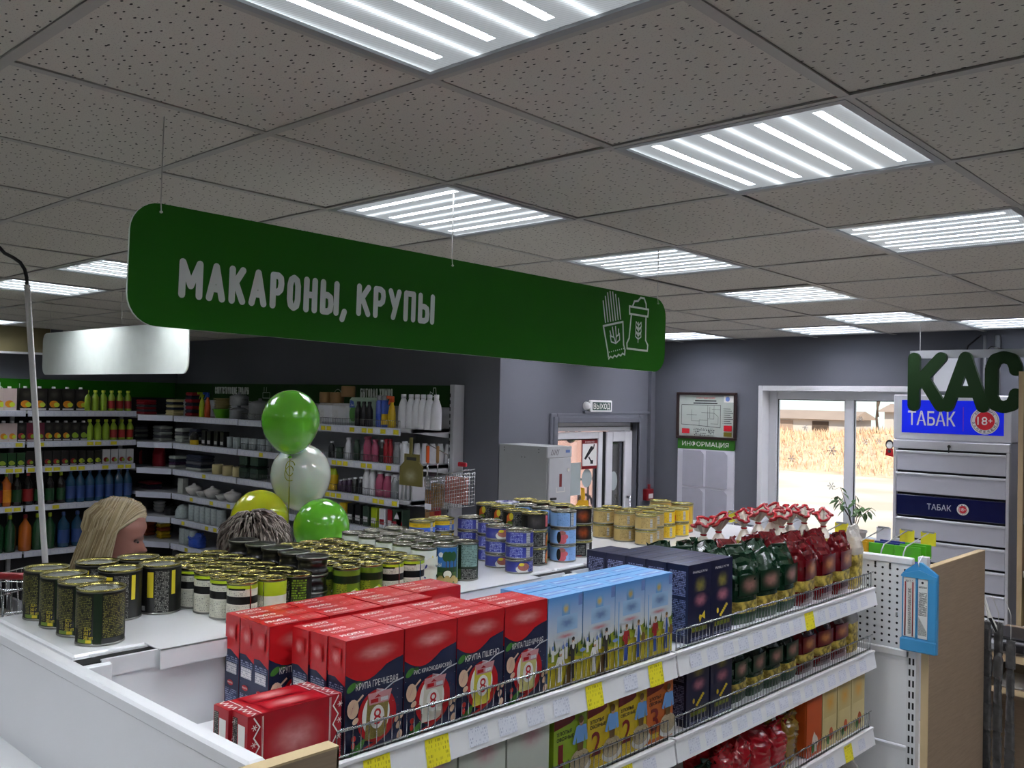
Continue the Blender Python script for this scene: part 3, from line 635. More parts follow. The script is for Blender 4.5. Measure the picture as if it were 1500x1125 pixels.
def fence(x0, x1, y, z, h=.047, pitch=.0165):
    m = MB(); m.tube([(x0, y, z), (x0, y, z+h), (x1, y, z+h), (x1, y, z)], .0019, 'wire', 6); m.tube([(x0, y, z+.006), (x1, y, z+.006)], .0013, 'wire', 5)
    n = int((x1-x0)/pitch)
    for k in range(1, n): x = x0+(x1-x0)*k/n; m.tube([(x, y, z+.002), (x, y, z+h+.001), (x, y+.004, z+h+.003)], .0009, 'wire', 4)
    for k in range(0, n, 4): x = x0+(x1-x0)*k/n; m.tube([(x, y, z+h), (x, y-.003, z+h+.004), (x+.028, y-.003, z+h+.004), (x+.03, y, z+h)], .0012, 'wire', 4)
    return m
TAGS = {(0, 0): (1.0, 1.135, 1.583, 1.81), (0, 1): (2.588,), (2, 1): (2.87,), (1, 0): (1.2, 1.7)}
for li, (z, d) in enumerate(LV):
    for bi, (x0, x1) in enumerate(((XG0+.03, XM-.004), (XM+.004, XG1-.03))):
        m = MB(); m.box(x0, YS-d, z-.03, x1, YS-.012, z, 'white_paint', .003); sh = obj('shelf', m, G)
        m = MB(); m.add([(x0, YF+.004, z-.002), (x1, YF+.004, z-.002), (x1, YF-.006, z-.055), (x0, YF-.006, z-.055), (x0, YF+.009, z-.002), (x1, YF+.009, z-.002), (x1, YF-.001, z-.055), (x0, YF-.001, z-.055)], [(3, 2, 1, 0), (4, 5, 6, 7), (0, 1, 5, 4), (2, 3, 7, 6), (1, 2, 6, 5), (0, 4, 7, 3)], 'white_paint'); m.box(x0, YF+.0, z-.006, x1, YF+.02, z, 'white_paint'); obj('price_strip', m, sh)
        if li < 4:
            obj('wire_fence', fence(x0+(.24 if bi == 0 and li == 0 else .01), x1-.012, YF+.012, z), sh)
            ty = TAGS.get((li, bi), ())
            for k in range(14):
                x = x0+.05+k*(x1-x0-.1)/14
                if any(abs(x+.025-t_) < .07 for t_ in ty): continue
                m = MB(); A = Art(); A.rect(0, 0, .05, .032, 'tag_print', True); m.art(A, (x, YF-.0052-.0, z-.046), (1, 0, 0), Vector((0, .185, .98)).normalized(), .0004); obj('price_tag', m, sh)
            for t_ in ty:
                m = MB(); m.add([(t_-.028, YF-.0075, z-.056), (t_+.028, YF-.0075, z-.056), (t_+.028, YF+.0015, z-.008), (t_-.028, YF+.0015, z-.008)], [(0, 1, 2, 3)], 'tag_print_y', False, [[(0, 0), (.056, 0), (.056, .048), (0, .048)]]); obj('price_tag', m, sh, label='yellow price tag')
m = MB(); m.box(XG0, YS-.36, 0, XG1, YBK, .11, 'grey_metal'); obj('plinth', m, G)
for z in (1.25, .95, .65, .35): m = MB(); m.box(XG0+.03, YS+.05, z-.03, XG1-.03, YBK-.02, z, 'white_paint'); obj('rear_shelf', m, G)
f_ = fence(XG0+.01, 1.2, YBK-.008, ZD, .05, .035); obj('wire_fence', f_, G)
# near end cap
E1 = thing('end_cap_unit', 'white shelving end cap panel in the left foreground corner', 'shelving', (0, 0, 0))
m = MB(); m.box(.622, 1.012, 0, .642, 2.45, 1.59, 'white_paint', .002); m.box(.619, 1.012, 1.578, .646, 2.45, 1.601, 'white_paint', .004); obj('back_panel', m, E1)
m = MB(); m.box(.22, 1.03, 1.38, .62, 2.45, 1.42, 'white_paint', .006); m.box(.20, 1.03, 1.37, .22, 2.45, 1.43, 'white_metal', .004); obj('shelf', m, E1)
m = MB(); m.box(.42, .985, 0, .735, 1.009, 1.597, 'oak_h'); m.box(.42, .985, 1.597, .735, 1.009, 1.6, 'oak_edge'); m.box(.732, .985, 0, .735, 1.009, 1.597, 'oak_edge'); obj('side_panel', m, E1, label='light oak side board')
m = MB(); m.box(.645, 1.03, 1.44, .70, 1.23, 1.50, 'white_metal', .004); obj('bracket', m, E1)

# ------------------------------------------------------------------ cans
mat('gold_lid', 'a0975a', .24, metal=1, var=.15, scale=30); mat('silver_lid', '9a988c', .24, metal=1, var=.12, scale=30); mat('steel', '8f8f88', .35, metal=1)
mat('lid_panel', '757158', .25, metal=1, var=.1, scale=30); mat('dark_lid', '23231f', .3, metal=.3)
mat('can_black', '0b0c0a', .45, spec=.35); mat('can_green', '10240d', .45, spec=.35); mat('lime', 'a9c21f', .4, coat=.3); mat('lime_d', '5f7a16', .4, coat=.3); mat('cream', 'd9d8c6', .45, coat=.2)
mat('navy_can', '272f86', .38, coat=.3); mat('sky_can', '86aee0', .4, coat=.3); mat('tan_can', 'b39a5e', .45, coat=.2); mat('yellow_can', 'dcb91f', .42, coat=.2); mat('orange', 'c65a1c', .45); mat('white_can', 'dfe3da', .4, coat=.2)
mat('meat', 'a8675c', .5, var=.3, scale=200); mat('salmon', 'd4636b', .5, var=.25, scale=120); mat('gold_ink', 'd6c32c', .4)
print_mat('pr_olive', '0d0f0a', '85823f'); print_mat('pr_black', '0e0f0d', '96968e'); print_mat('pr_cream', 'd3d2c0', '70716a', .0034, .44); print_mat('pr_lime', '16210f', '87b02a', .005, .5); print_mat('pr_limebg', '87941f', '2c3a10', .004, .5)
print_mat('pr_navy', '2a3290', 'aab4e4', .004, .5); print_mat('pr_sky', '86aee0', '46699e', .0042, .42); print_mat('pr_tan', 'b29a62', '6b5526', .0045, .48); print_mat('pr_yellow', 'd9b51d', '8a6a10', .0045, .45); print_mat('pr_teal', '7f9c94', '2d4440', .004, .5)
def bars(name):
    if name in MATS: return name
    t, b = nodes(name); uv = t.nodes.new('ShaderNodeUVMap'); sp = t.nodes.new('ShaderNodeSeparateXYZ'); t.links.new(uv.outputs[0], sp.inputs[0])
    n = t.nodes.new('ShaderNodeTexNoise'); n.inputs['Scale'].default_value = 900; n.noise_dimensions = '1D'; t.links.new(sp.outputs[1], n.inputs['W'])
    t.links.new(mixc(t, math_node(t, 'GREATER_THAN', n.outputs['Fac'], .5), C('e8e8e4'), C('1a1a1a')), b.inputs['Base Color']); return name
bars('barcode')
def lid_mesh(r, h, m_):
    p_ = 'lid_panel' if m_ in ('gold_lid', 'silver_lid') else m_
    m = MB(); m.lathe([(r*.985, h-.004), (r*1.03, h-.002), (r*1.03, h), (r*.97, h+.0005), (r*.93, h-.0035)], m_, 28, cap=False); m.lathe([(r*.93, h-.0035), (r*.72, h-.0035), (r*.69, h-.0024), (r*.5, h-.0024), (r*.47, h-.003), (.0008, h-.003)], p_, 28, cap=False, smooth=False); return m.mesh('lid')
def tab_mesh(r, h):
    m = MB(); m.tube([(r*.3*math.cos(a)-r*.15, r*.2*math.sin(a), h-.001) for a in [k*PI/5 for k in range(10)]], .0012, 'gold_lid', 5, True); m.box(r*.1, -r*.08, h-.0015, r*.45, r*.08, h-.0005, 'gold_lid'); return m.mesh('pull_tab')
DEG = PI/180
def can_body(r, h, prof, arts=(), base=None):
    """prof: list of (z0, material); arts: functions(mb)"""
    m = MB(); P = [(r*.95, 0, 'steel'), (r*1.02, .001, 'steel'), (r*1.02, .004, 'steel')]
    for z, mm in prof: P.append((r, max(z, .0045), mm))
    P += [(r, h-.006, 'steel'), (r*.985, h-.0035, 'steel')]
    m.lathe(P, prof[0][1], 28, cap=False)
    for a in arts: a(m)
    return m.mesh('can_body')
def patch(a0, a1, z0, z1, mm, lift=.0004): return lambda m: cylpatch(m, m.r_ if hasattr(m, 'r_') else PR[0], a0*DEG, a1*DEG, z0, z1, mm, 6, lift)
PR = [0]
def wrap(art, a): return lambda m: m.art_cyl(art, PR[0], .0003, a*DEG)
CANS = {}
def defcan(key, r, h, prof, arts=(), lid='gold_lid', tab=False):
    PR[0] = r; CANS[key] = dict(r=r, h=h, body=can_body(r, h, prof, arts), lid=lid_mesh(r, h, lid), tab=tab_mesh(r, h) if tab else None)
def can(key, x, y, z, label, group, rot=0, cat='can'):
    c = CANS[key]; o = obj('food_can', c['body'], None, (x, y, z), rot, label, cat, group); l = obj('lid', c['lid'], o)
    if c['tab']: obj('pull_tab', c['tab'], l)
    return o
r = .041
A = Art()
for k, s in enumerate(('300 г', '565 г', '580 мл')): A.text(s, .0, .028-.0075*k, .013 if k < 2 else .0165, .034-.0075*k, 'gold_ink')
defcan('olive', r, .099, [(0, 'can_black')], [patch(160, 226, .03, .088, 'pr_olive'), patch(186, 202, .014, .03, 'pr_olive'), wrap(A, 207), patch(186, 228, .006, .0125, 'lime_d'), patch(212, 226, .0065, .012, 'gold_ink', .0007), patch(230, 250, .004, .093, 'can_green'), patch(252, 318, .014, .09, 'pr_olive')])
defcan('olive_black', r, .099, [(0, 'can_black')], [patch(208, 226, .035, .086, 'gold_ink'), patch(230, 268, .006, .088, 'pr_black'), patch(276, 288, .04, .088, 'gold_ink'), patch(188, 202, .008, .018, 'barcode')])
r = .0295
defcan('banded', r, .083, [(0, 'cream'), (.041, 'can_black'), (.056, 'cream'), (.070, 'lime')], [patch(170, 262, .006, .038, 'pr_cream'), patch(180, 255, .0575, .068, 'pr_cream'), patch(180, 250, .068, .0715, 'can_black'), patch(268, 273, .006, .077, 'silver_lid', .001), patch(276, 320, .005, .036, 'pr_cream')], tab=True)
defcan('lime_plain', r, .083, [(0, 'cream'), (.05, 'lime')], [patch(168, 205, .006, .05, 'pr_cream'), patch(206, 209, .005, .078, 'silver_lid', .001), patch(215, 290, .006, .03, 'pr_cream')], tab=True)
defcan('green_text', r, .083, [(0, 'can_black')], [patch(215, 275, .008, .074, 'pr_lime'), patch(180, 206, .01, .07, 'pr_black')])
A = Art(); A.poly([(0, .01), (.02, .012), (.034, .03), (.02, .04), (.006, .034)], 'lime'); A.oval(.024, .02, .007, .01, 'can_black'); A.oval(.014, .017, .006, .008, 'cream'); A.oval(.008, .03, .011, .004, 'white_can', rot=.6)
defcan('lime_olive', r, .083, [(0, 'lime_d'), (.05, 'can_green'), (.066, 'lime_d')], [patch(190, 236, .006, .05, 'pr_limebg'), wrap(A, 240)], tab=True)
A = Art()
for k in range(11): A.oval(.012+(k % 4)*.022+(k//4)*.008, .014+(k//4)*.024, .012, .011, 'cream'); 
B = Art(); B.oval(.03, .035, .021, .033, 'navy_can'); B.oval(.03, .035, .017, .029, 'white_can'); B.oval(.03, .048, .010, .008, 'cream'); B.oval(.022, .030, .009, .008, 'cream'); B.oval(.037, .028, .008, .009, 'cream'); B.oval(.03, .015, .007, .006, 'lime'); B.poly([(.026, .068), (.034, .068), (.03, .078)], 'gold_ink')
defcan('mushroom_white', .031, .095, [(0, 'white_can'), (.088, 'lime_d')], [wrap(A, 170), wrap(B, 215)], 'silver_lid')
mat('forest_blue', '2466a8', .4, coat=.3); mat('forest_green', '1d4a22', .5); mat('moss', '4c6b2a', .5, var=.4, scale=90)
A = Art(); A.rect(0, .0, .052, .03, 'moss'); A.rect(0, .03, .052, .088, 'forest_blue'); A.oval(.010, .072, .006, .006, 'white_can'); A.rect(0, .03, .052, .042, 'forest_green')
for x in (.022, .03, .04): A.rect(x, .03, x+.002, .07, 'bark'); A.oval(x, .068, .008, .012, 'forest_green')
A.text('НЫ', .0, .044, .012, .053, 'white_can', .02); A.oval(.026, .026, .011, .011, 'can_green'); A.oval(.026, .026, .009, .009, 'cream')
for k in range(7): A.oval(.004+k*.007, .01+(k % 2)*.006, .006, .007, 'tan_can')
defcan('mushroom_blue', .031, .095, [(0, 'can_green'), (.088, 'sky_can')], [wrap(A, 190), patch(292, 340, .01, .085, 'pr_teal')], 'silver_lid')
defcan('mushroom_text', .031, .095, [(0, 'can_green')], [patch(205, 290, .035, .088, 'pr_teal'), patch(205, 285, .006, .03, 'pr_black'), patch(180, 203, .0, .03, 'moss')], 'silver_lid')
r = .036
A = Art(); A.oval(.03, .012, .021, .011, 'white_can'); A.oval(.03, .018, .016, .010, 'meat'); A.oval(.024, .024, .007, .004, 'gold_ink')
defcan('salad_text', r, .0363, [(0, 'navy_can')], [patch(180, 236, .005, .032, 'pr_navy'), patch(252, 272, .005, .031, 'barcode')], 'silver_lid')
defcan('salad_bowl', r, .0363, [(0, 'navy_can')], [wrap(A, 195), patch(262, 300, .005, .031, 'pr_navy')], 'silver_lid')
defcan('tuna', r, .0363, [(0, 'blue_tin'), (.019, 'yellow_can')] if mat('blue_tin', '3a63b8', .4, coat=.3) else [], [patch(185, 262, .022, .031, 'pr_yellow'), patch(268, 282, .004, .033, 'barcode'), patch(195, 255, .005, .012, 'pr_navy')], 'gold_lid')
r = .036
A = Art(); A.poly([(0, .006), (.012, .004), (.018, .022), (.01, .04), (.002, .03)], 'orange'); A.oval(.016, .03, .006, .010, 'gold_ink'); A.oval(.012, .012, .008, .006, 'lime_d')
defcan('pate', r, .0466, [(0, 'can_black')], [wrap(A, 178), patch(212, 258, .006, .042, 'pr_black'), patch(262, 276, .008, .04, 'barcode'), wrap(A, 280)], 'gold_lid')
soft_mat('can_smudge', '2a2724', '5a544e', .4, 1.2); A = Art(); A.rect(0, .003, .052, .043, 'can_smudge'); B = Art(); B.poly([(0, .01), (.012, .01), (.012, .04), (0, .04)], 'salmon')
defcan('pate_smudge', r, .0466, [(0, 'can_black')], [wrap(A, 190), wrap(B, 276)], 'gold_lid')
A = Art(); A.oval(.014, .013, .013, .010, 'salmon'); A.oval(.020, .024, .012, .008, 'salmon'); A.oval(.015, .034, .010, .006, 'meat'); A.oval(.006, .022, .006, .016, 'can_black')
defcan('fish', r, .0466, [(0, 'sky_can')], [wrap(A, 192), patch(246, 292, .006, .042, 'pr_sky')], 'silver_lid')
defcan('fish_back', r, .0466, [(0, 'sky_can')], [patch(190, 244, .006, .042, 'pr_sky'), patch(250, 253, .002, .045, 'can_black'), patch(256, 272, .007, .042, 'barcode')], 'silver_lid')
soft_mat('rust_smudge', '17130f', 'b4521e', .4, 1.3); A = Art(); A.rect(0, .003, .05, .044, 'rust_smudge')
defcan('rust', r, .0466, [(0, 'can_black')], [wrap(A, 195), patch(285, 300, .006, .04, 'barcode')], 'gold_lid')
defcan('rust_text', r, .0466, [(0, 'can_black')], [patch(195, 245, .008, .036, 'pr_black'), patch(252, 270, .006, .04, 'barcode'), patch(195, 230, .001, .006, 'red')], 'gold_lid')
mat('pattern_lid', 'cfd0dc', .4, var=.1); speck_mat('dotted_lid', '2a2a7a', 'e0e0ea', 60, .4, .5)
defcan('dotted', r, .0466, [(0, 'navy_can')], [], 'dotted_lid')
A = Art(); A.oval(.012, .03, .006, .008, 'salmon')
defcan('tan', .0345, .0466, [(0, 'tan_can')], [patch(188, 232, .008, .038, 'pr_tan'), patch(236, 250, .01, .036, 'barcode'), patch(256, 300, .008, .038, 'pr_tan')], 'gold_lid')
defcan('yellow', .0345, .0466, [(0, 'yellow_can')], [patch(200, 235, .006, .04, 'pr_yellow'), patch(240, 256, .008, .038, 'barcode'), patch(180, 198, .006, .025, 'red')], 'gold_lid')
soft_mat('tall_smudge', 'cfae3e', 'c96a34', .4, 1.4); A = Art(); A.rect(0, .03, .06, .09, 'tall_smudge')
defcan('tall_tan', .038, .1, [(0, 'orange'), (.012, 'tan_can')], [wrap(A, 185)], 'gold_lid')
mat('fish_black', '0b0c0d', .3, coat=.5)
m = MB(); m.lathe([(.031, 0), (.033, .002), (.033, .006), (.0305, .008), (.0305, .026), (.033, .028), (.0345, .031), (.0345, .0345), (.032, .0358), (.028, .034), (.012, .034), (.001, .0345)], 'fish_black', 28, cap=False); BT = m.mesh('tin_body')
m = MB(); m.lathe([(.0346, .0335), (.035, .0345), (.0345, .0360), (.0338, .0362), (.0336, .0355)], 'steel', 28, cap=False); BR = m.mesh('lid_rim')

for k, y in enumerate((1.69, 1.774, 1.858, 1.942)):
    can('olive', .728, y, ZD, ['dark green olive can at the very front left corner of the white deck', 'dark green olive can, second from the front corner, leftmost column', 'dark green olive can, third from the front corner, leftmost column', 'dark green olive can, fourth and rearmost of leftmost column'][k], 'big olive cans', rot=(0, .02, -.03, .03)[k])
for (x, y, l) in ((.832, 1.845, 'black olive can with a gold bar, behind the corner can'), (.828, 1.945, 'big black olive can at the rear, left of the gold-barred ones'), (.915, 1.845, 'black olive can with white print beside the small banded cans'), (.915, 1.945, 'big black olive can at the rear, next to the small cans')):
    can('olive_black', x, y, ZD, l, 'big olive cans')
def grid(keyf, x, y0, n, dy, lbl, group, drift=0, levels=1, z0=ZD):
    for k in range(n):
        for q in range(levels):
            key = keyf(k, q); h = CANS[key]['h']
            l = '%s, %s from the front' % (lbl, ORD[k])
            if levels > 1: l += ', '+(['bottom', 'top'] if levels == 2 else ['bottom', 'middle', 'top'])[q]+' of stack'
            can(key, x+drift*k+R.uniform(-.001, .001), y0+dy*k+R.uniform(-.0015, .0015), z0+q*(h+.0006), l, group, R.uniform(-.12, .12) if k else 0)
grid(lambda k, q: 'banded', .986, 1.645, 6, .066, 'white, black and lime can in the leftmost small-can column', 'small banded cans')
grid(lambda k, q: 'lime_plain' if k == 0 else 'banded', 1.047, 1.64, 6, .067, 'small lime-topped can in the second small-can column', 'small banded cans')
grid(lambda k, q: 'green_text', 1.112, 1.645, 6, .067, 'small black can with green print beside the black tins', 'small banded cans')
for k, y in enumerate((1.672, 1.743, 1.814, 1.885, 1.957)):
    for q in range(3):
        o = obj('fish_tin', BT, None, (1.166+.002*k+R.uniform(-.002, .002), y, ZD+.0363*q), R.random(), 'flat glossy black tin, %s of its stack, %s stack from the front' % (['bottom', 'middle', 'top'][q], ORD[k]), 'can', 'stacked black tins'); obj('lid_rim', BR, o)
for c_, x in enumerate((1.232, 1.294, 1.354, 1.415)):
    grid(lambda k, q: 'lime_olive' if (c_ < 2 or k % 3 == 1) else 'banded', x, 1.64, 6, .065, ['green olive can in the column beside the black tins', 'green olive can, second column right of black tins', 'banded lime can, third column right of black tins', 'banded lime can in the column beside the mushroom cans'][c_], 'green olive cans', drift=.003)
for c_, x in enumerate((1.488, 1.557, 1.626)):
    grid(lambda k, q: ['mushroom_white', 'mushroom_blue', 'mushroom_text'][c_] if k == 0 else 'mushroom_white', x, 1.68, 5, .073, ['silver-lidded mushroom can in the left mushroom column', 'silver-lidded mushroom can in the middle mushroom column', 'silver-lidded mushroom can in the right mushroom column'][c_], 'mushroom cans', drift=.004)
for c_, (x, y) in enumerate(((1.725, 1.955), (1.803, 1.962))):
    grid(lambda k, q: 'tuna', x, y, 1, .08, ['yellow and blue tuna tin, left of two stacks', 'yellow and blue tuna tin, right of two stacks'][c_], 'tuna tins', levels=3)
    pass
for k, (x, y) in enumerate(((1.802, 1.66), (1.82, 1.752), (1.872, 1.835), (1.885, 1.93))):
    for q in range(3): can('salad_bowl' if (k+q) % 2 == (1 if k == 1 else 0) and k < 2 and q < 2 or (k == 1 and q == 2) else 'salad_text', x, y, ZD+.0369*q, 'dark blue salad tin, %s of the %s blue stack from the front' % (['bottom', 'middle', 'top'][q], ORD[k]), 'blue salad tins')
for k, (x, y) in enumerate(((1.918, 1.712), (1.925, 1.79), (1.955, 1.868), (1.975, 1.948))):
    for q in range(3): can('pate_smudge' if (k == 0 and q == 2) else 'pate', x, y, ZD+.0472*q, 'black pâté tin with orange picture, %s of %s such stack from front' % (['bottom', 'middle', 'top'][q], ORD[k]), 'black pate tins')
for k in range(3):
    for q in range(3): can('fish' if q < 2 else 'fish_back', 2.02+.008*k, 1.695+.082*k, ZD+.0472*q, 'light blue fish tin, %s of the %s light blue stack from the front' % (['bottom', 'middle', 'top'][q], ORD[k]), 'light blue fish tins')
for k in range(2):
    for q in range(3): can('dotted', 2.045+.012*k, 1.945 if k else 1.938, ZD+.0472*q, 'dotted-lid tin at the rear behind the light blue stacks, %s' % ['bottom', 'middle', 'top'][q], 'dotted tins') if k == 0 else None
for k in range(4):
    for q in range(3): can('rust' if q else 'rust_text', 2.118+.009*k, 1.715+.080*k, ZD+.0472*q, 'dark tin with a rust-coloured smudge, %s of the %s dark stack from the front' % (['bottom', 'middle', 'top'][q], ORD[k]), 'dark rust tins')
for c_, x in enumerate((2.45, 2.53)):
    grid(lambda k, q: 'tan', x, 1.715+.03*c_, 3, .09, ['tan tin in the left tan column', 'tan tin in the right tan column'][c_], 'tan tins', drift=.008, levels=2)
for c_, x in enumerate((2.62, 2.70)):
    grid(lambda k, q: 'yellow', x, 1.76, 2, .08, ['yellow tin in the column beside the tan tins', 'yellow tin in the column beside the tall can'][c_], 'yellow tins', drift=.006, levels=2)
can('tall_tan', 2.785, 1.80, ZD, 'tall tan can with an orange smudge beside the yellow tins', 'tall tan cans')
can('tall_tan', 2.80, 1.90, ZD, 'tall tan can standing behind the other tall can', 'tall tan cans')
# ------------------------------------------------------------------ boxes of groats on the top shelf
mat('box_red', 'c0141c', .38, coat=.25, var=.05); mat('box_navy', '1b2444', .42, coat=.2, var=.1, scale=60); mat('print_white', 'e8e6e0', .5); mat('leaf', '3f7a2a', .5, var=.2, scale=80); mat('leaf_d', '2c5a24', .5)
mat('garlic', 'd9b79a', .5, var=.12, scale=90); mat('plate_red', 'b50d18', .4); mat('buckwheat', '8a7a3c', .6, var=.5, scale=500); mat('millet', 'd8cf4a', .6, var=.2, scale=500); mat('wheat', 'cfc77e', .6, var=.2, scale=500); mat('rice', 'd8d4c4', .5); mat('bag_pink', 'c98f92', .5); mat('fork', 'c9ccd0', .4); mat('chili', 'b3211b', .4)
soft_mat('red_smudge', 'c0141c', 'e0a09c', .4, 1.1); print_mat('pr_box_navy', '1f2a52', 'aab4d0', .0038, .5); print_mat('pr_box_red', 'c0141c', 'f0c8c0', .006, .4); print_mat('pr_box_white', 'e4e2e2', '8a8f9e', .004, .5)
def carton(w, d, h, body, front=None, left=None, top=None, bev=.0012, right=None):
    """origin at the front-left-bottom corner; front faces -Y, left faces -X"""
    m = MB(); m.box(0, 0, 0, w, d, h, body, bev)
    if front: m.art(front, (0, 0, 0), (1, 0, 0), (0, 0, 1))
    if left: m.art(left, (0, d, 0), (0, -1, 0), (0, 0, 1))
    if right: m.art(right, (w, 0, 0), (0, 1, 0), (0, 0, 1))
    if top: m.art(top, (0, 0, h), (1, 0, 0), (0, 1, 0))
    return m
def groats(title, grain):
    w, d, h = .1235, .0478, .188; A = Art()
    A.rect(0, 0, w, h, 'box_navy')
    A.poly([(0, h)]+[(w*k/10, h*(.70-.085*math.sin(PI*min(1, k/6.5))+(.07*max(0, (k-6)/4)**.8))) for k in range(11)]+[(w, h)], 'box_red')
    A.rect(w*.08, h*.76, w*.95, h*.95, 'red_smudge')
    A.oval(w*.10, h*.58, .011, .006, 'leaf', 12, .6); A.oval(w*.22, h*.60, .006, .004, 'leaf_d', 10)
    A.text(title, w*.17, h*.545, w*.90, h*.605, 'print_white')
    A.oval(w*.54, h*.28, w*.34, h*.235, 'plate_red', 28); A.oval(w*.52, h*.29, w*.24, h*.2, 'print_white', 24)
    A.poly([(w*.37, h*.47), (w*.77, h*.47), (w*.73, h*.36), (w*.70, h*.08), (w*.33, h*.08), (w*.36, h*.36)], grain)
    A.poly([(w*.37, h*.49), (w*.79, h*.49), (w*.74, h*.385), (w*.40, h*.385)], 'bag_pink'); A.rect(w*.42, h*.40, w*.55, h*.435, 'plate_red'); A.rect(w*.59, h*.40, w*.72, h*.435, 'pr_box_white')
    A.poly([(w*.54, h*.47), (w*.60, h*.445), (w*.48, h*.445)], 'plate_red')
    A.oval(w*.53, h*.27, w*.125, h*.105, 'print_white', 22); A.text('8', w*.465, h*.20, w*.595, h*.345, 'plate_red', .0)
    A.stroke([(w*.98, h*.565), (w*.8, h*.545), (w*.66, h*.50)], .0022, 'fork'); 
    for q in range(4): A.stroke([(w*.66, h*.50), (w*.50, h*(.485+.014*q))], .0009, 'fork')
    A.poly(ell(w*.10, h*.40, .012, .016, 14)+[], 'garlic'); A.stroke([(w*.10, h*.42), (w*.26, h*.50)], .0035, 'garlic'); A.stroke([(w*.06, h*.36), (w*.12, h*.45)], .0008, 'bag_pink'); A.oval(w*.14, h*.29, .007, .005, 'garlic', 12, .5)
    A.stroke([(w*.30, h*.02), (w*.48, h*.05), (w*.66, h*.10), (w*.74, h*.16)], .005, 'chili'); A.oval(w*.20, h*.05, .016, .006, 'leaf', 14, .75); A.oval(w*.10, h*.03, .012, .005, 'leaf_d', 12, .9)
    for (x, y, q) in ((.88, .15, .005), (.93, .23, .004), (.90, .06, .006), (.84, .21, .004)): A.oval(w*x, h*y, q, q*1.4, 'garlic', 10, x*3)
    A.oval(w*.10, h*.145, .005, .005, 'chili', 10); A.oval(w*.09, h*.085, .004, .006, 'chili', 10)
    for k in range(26): A.oval(w*R.uniform(.02, .98), h*R.uniform(.02, .6), .0006, .0006, 'fork' if k % 2 else 'chili', 5)
    L = Art(); L.rect(0, 0, d, h, 'box_navy'); L.poly([(0, h*.66), (d*.4, h*.665), (d, h*.60), (d, h), (0, h)], 'box_red'); L.rect(d*.12, h*.44, d*.85, h*.54, 'pr_box_white', True); L.rect(d*.1, h*.55, d*.9, h*.61, 'pr_box_navy', True); L.rect(d*.1, h*.06, d*.9, h*.29, 'pr_box_navy', True); L.oval(d*.45, h*.35, .010, .005, 'plate_red', 14); L.text('PROSTO', d*.28, h*.342, d*.62, h*.358, 'print_white', .02); L.rect(d*.06, 0.001, d*.35, h*.04, 'barcode', True); L.rect(d*.2, h*.76, d*.8, h*.92, 'red_smudge')
    T = Art(); T.rect(0, 0, w, d, 'box_red'); T.text('PROSTO', w*.10, d*.55, w*.50, d*.80, 'print_white', .03); T.text(title, w*.14, d*.15, w*.52, d*.35, 'print_white', .01); T.stroke([(w*.66, d*.25), (w*.93, d*.25), (w*.93, d*.6), (w*.66, d*.6)], .0006, 'print_white', True); T.text('Хранить в сухом месте', w*.68, d*.36, w*.91, d*.46, 'print_white')
    return carton(w, d, h, 'box_red', A, L, T).mesh('groats_box')
KIND = [('КРУПА ГРЕЧНЕВАЯ', 'buckwheat', 'buckwheat'), ('РИС КРАСНОДАРСКИЙ', 'rice', 'rice'), ('КРУПА ПШЕНО', 'millet', 'millet'), ('КРУПА ПШЕНИЧНАЯ', 'wheat', 'wheat')]
SZ = 1.4555
for c_, (ttl, grain, nm) in enumerate(KIND):
    me = groats(ttl, grain); x = .948+.1265*c_
    rowsA = 3 if c_ < 3 else 2
    for k in range(rowsA): obj('groats_box', me, None, (x+R.uniform(-.001, .001)-.003*k, 1.258+.0488*k, SZ), R.uniform(-.008, .008), 'red-topped %s box, %s in the front block' % (nm, ['at the wire fence', 'second from the fence', 'third from the fence'][k]), 'box', 'groats boxes')
    for k in range(3):
        if c_ == 3 and k == 0: continue
        y = 1.424+.0488*k if c_ < 3 else 1.424+.0488*k
        obj('groats_box', me, None, (x-.040+R.uniform(-.002, .002), y, SZ), R.uniform(-.008, .008), 'red-topped %s box, %s in the rear block' % (nm, ['first', 'second', 'third'][k]), 'box', 'groats boxes')
# two red boxes with white knitted pattern lying at the left end
mat('sugar_red', 'a90f20', .35, coat=.3); soft_mat('sugar_smudge', 'a90f20', 'd89a98', .35, 1.2)
def folk(A, x0, x1, y0, y1, vert=True):
    n = 7
    if vert:
        xm = (x0+x1)/2; A.rect(x0, y0, x0+.0012, y1, 'print_white'); A.rect(x0+.0024, y0, x0+.003, y1, 'print_white')
        A.stroke([(xm+(.006 if k % 2 else -.004), y0+(y1-y0)*k/n) for k in range(n+1)], .0022, 'print_white')
        for k in range(4):
            for q in range(3): a = q*PI/3; c = (x1-.004, y0+(y1-y0)*(k+.5)/4); A.stroke([(c[0]-.0045*math.cos(a), c[1]-.0045*math.sin(a)), (c[0]+.0045*math.cos(a), c[1]+.0045*math.sin(a))], .0012, 'print_white')
    else: pass
w, d, h = .172, .044, .108
A = Art(); A.rect(0, 0, w, h, 'sugar_red'); A.rect(.03, .02, w-.03, h-.012, 'sugar_smudge'); folk(A, w-.024, w-.002, .002, h-.002); B = Art(); folk(B, -.024, -.002, .002, h-.002)
for it in B.it: A.k += 1; A.it.append(([(-x, y) for x, y in it[0]], [f[::-1] for f in it[1]], it[2], A.k, None))
T = Art(); T.rect(0, 0, w, d, 'sugar_red'); 
for (a0, sg) in ((.003, 1), (w-.003, -1)):
    T.stroke([(a0+sg*(.004+(.010 if k % 2 else 0)), d*k/7) for k in range(8)], .0025, 'print_white'); T.rect(min(a0+sg*.02, a0+sg*.022), 0, max(a0+sg*.02, a0+sg*.022), d, 'print_white')
T.rect(.04, .004, w-.04, d-.004, 'sugar_smudge')
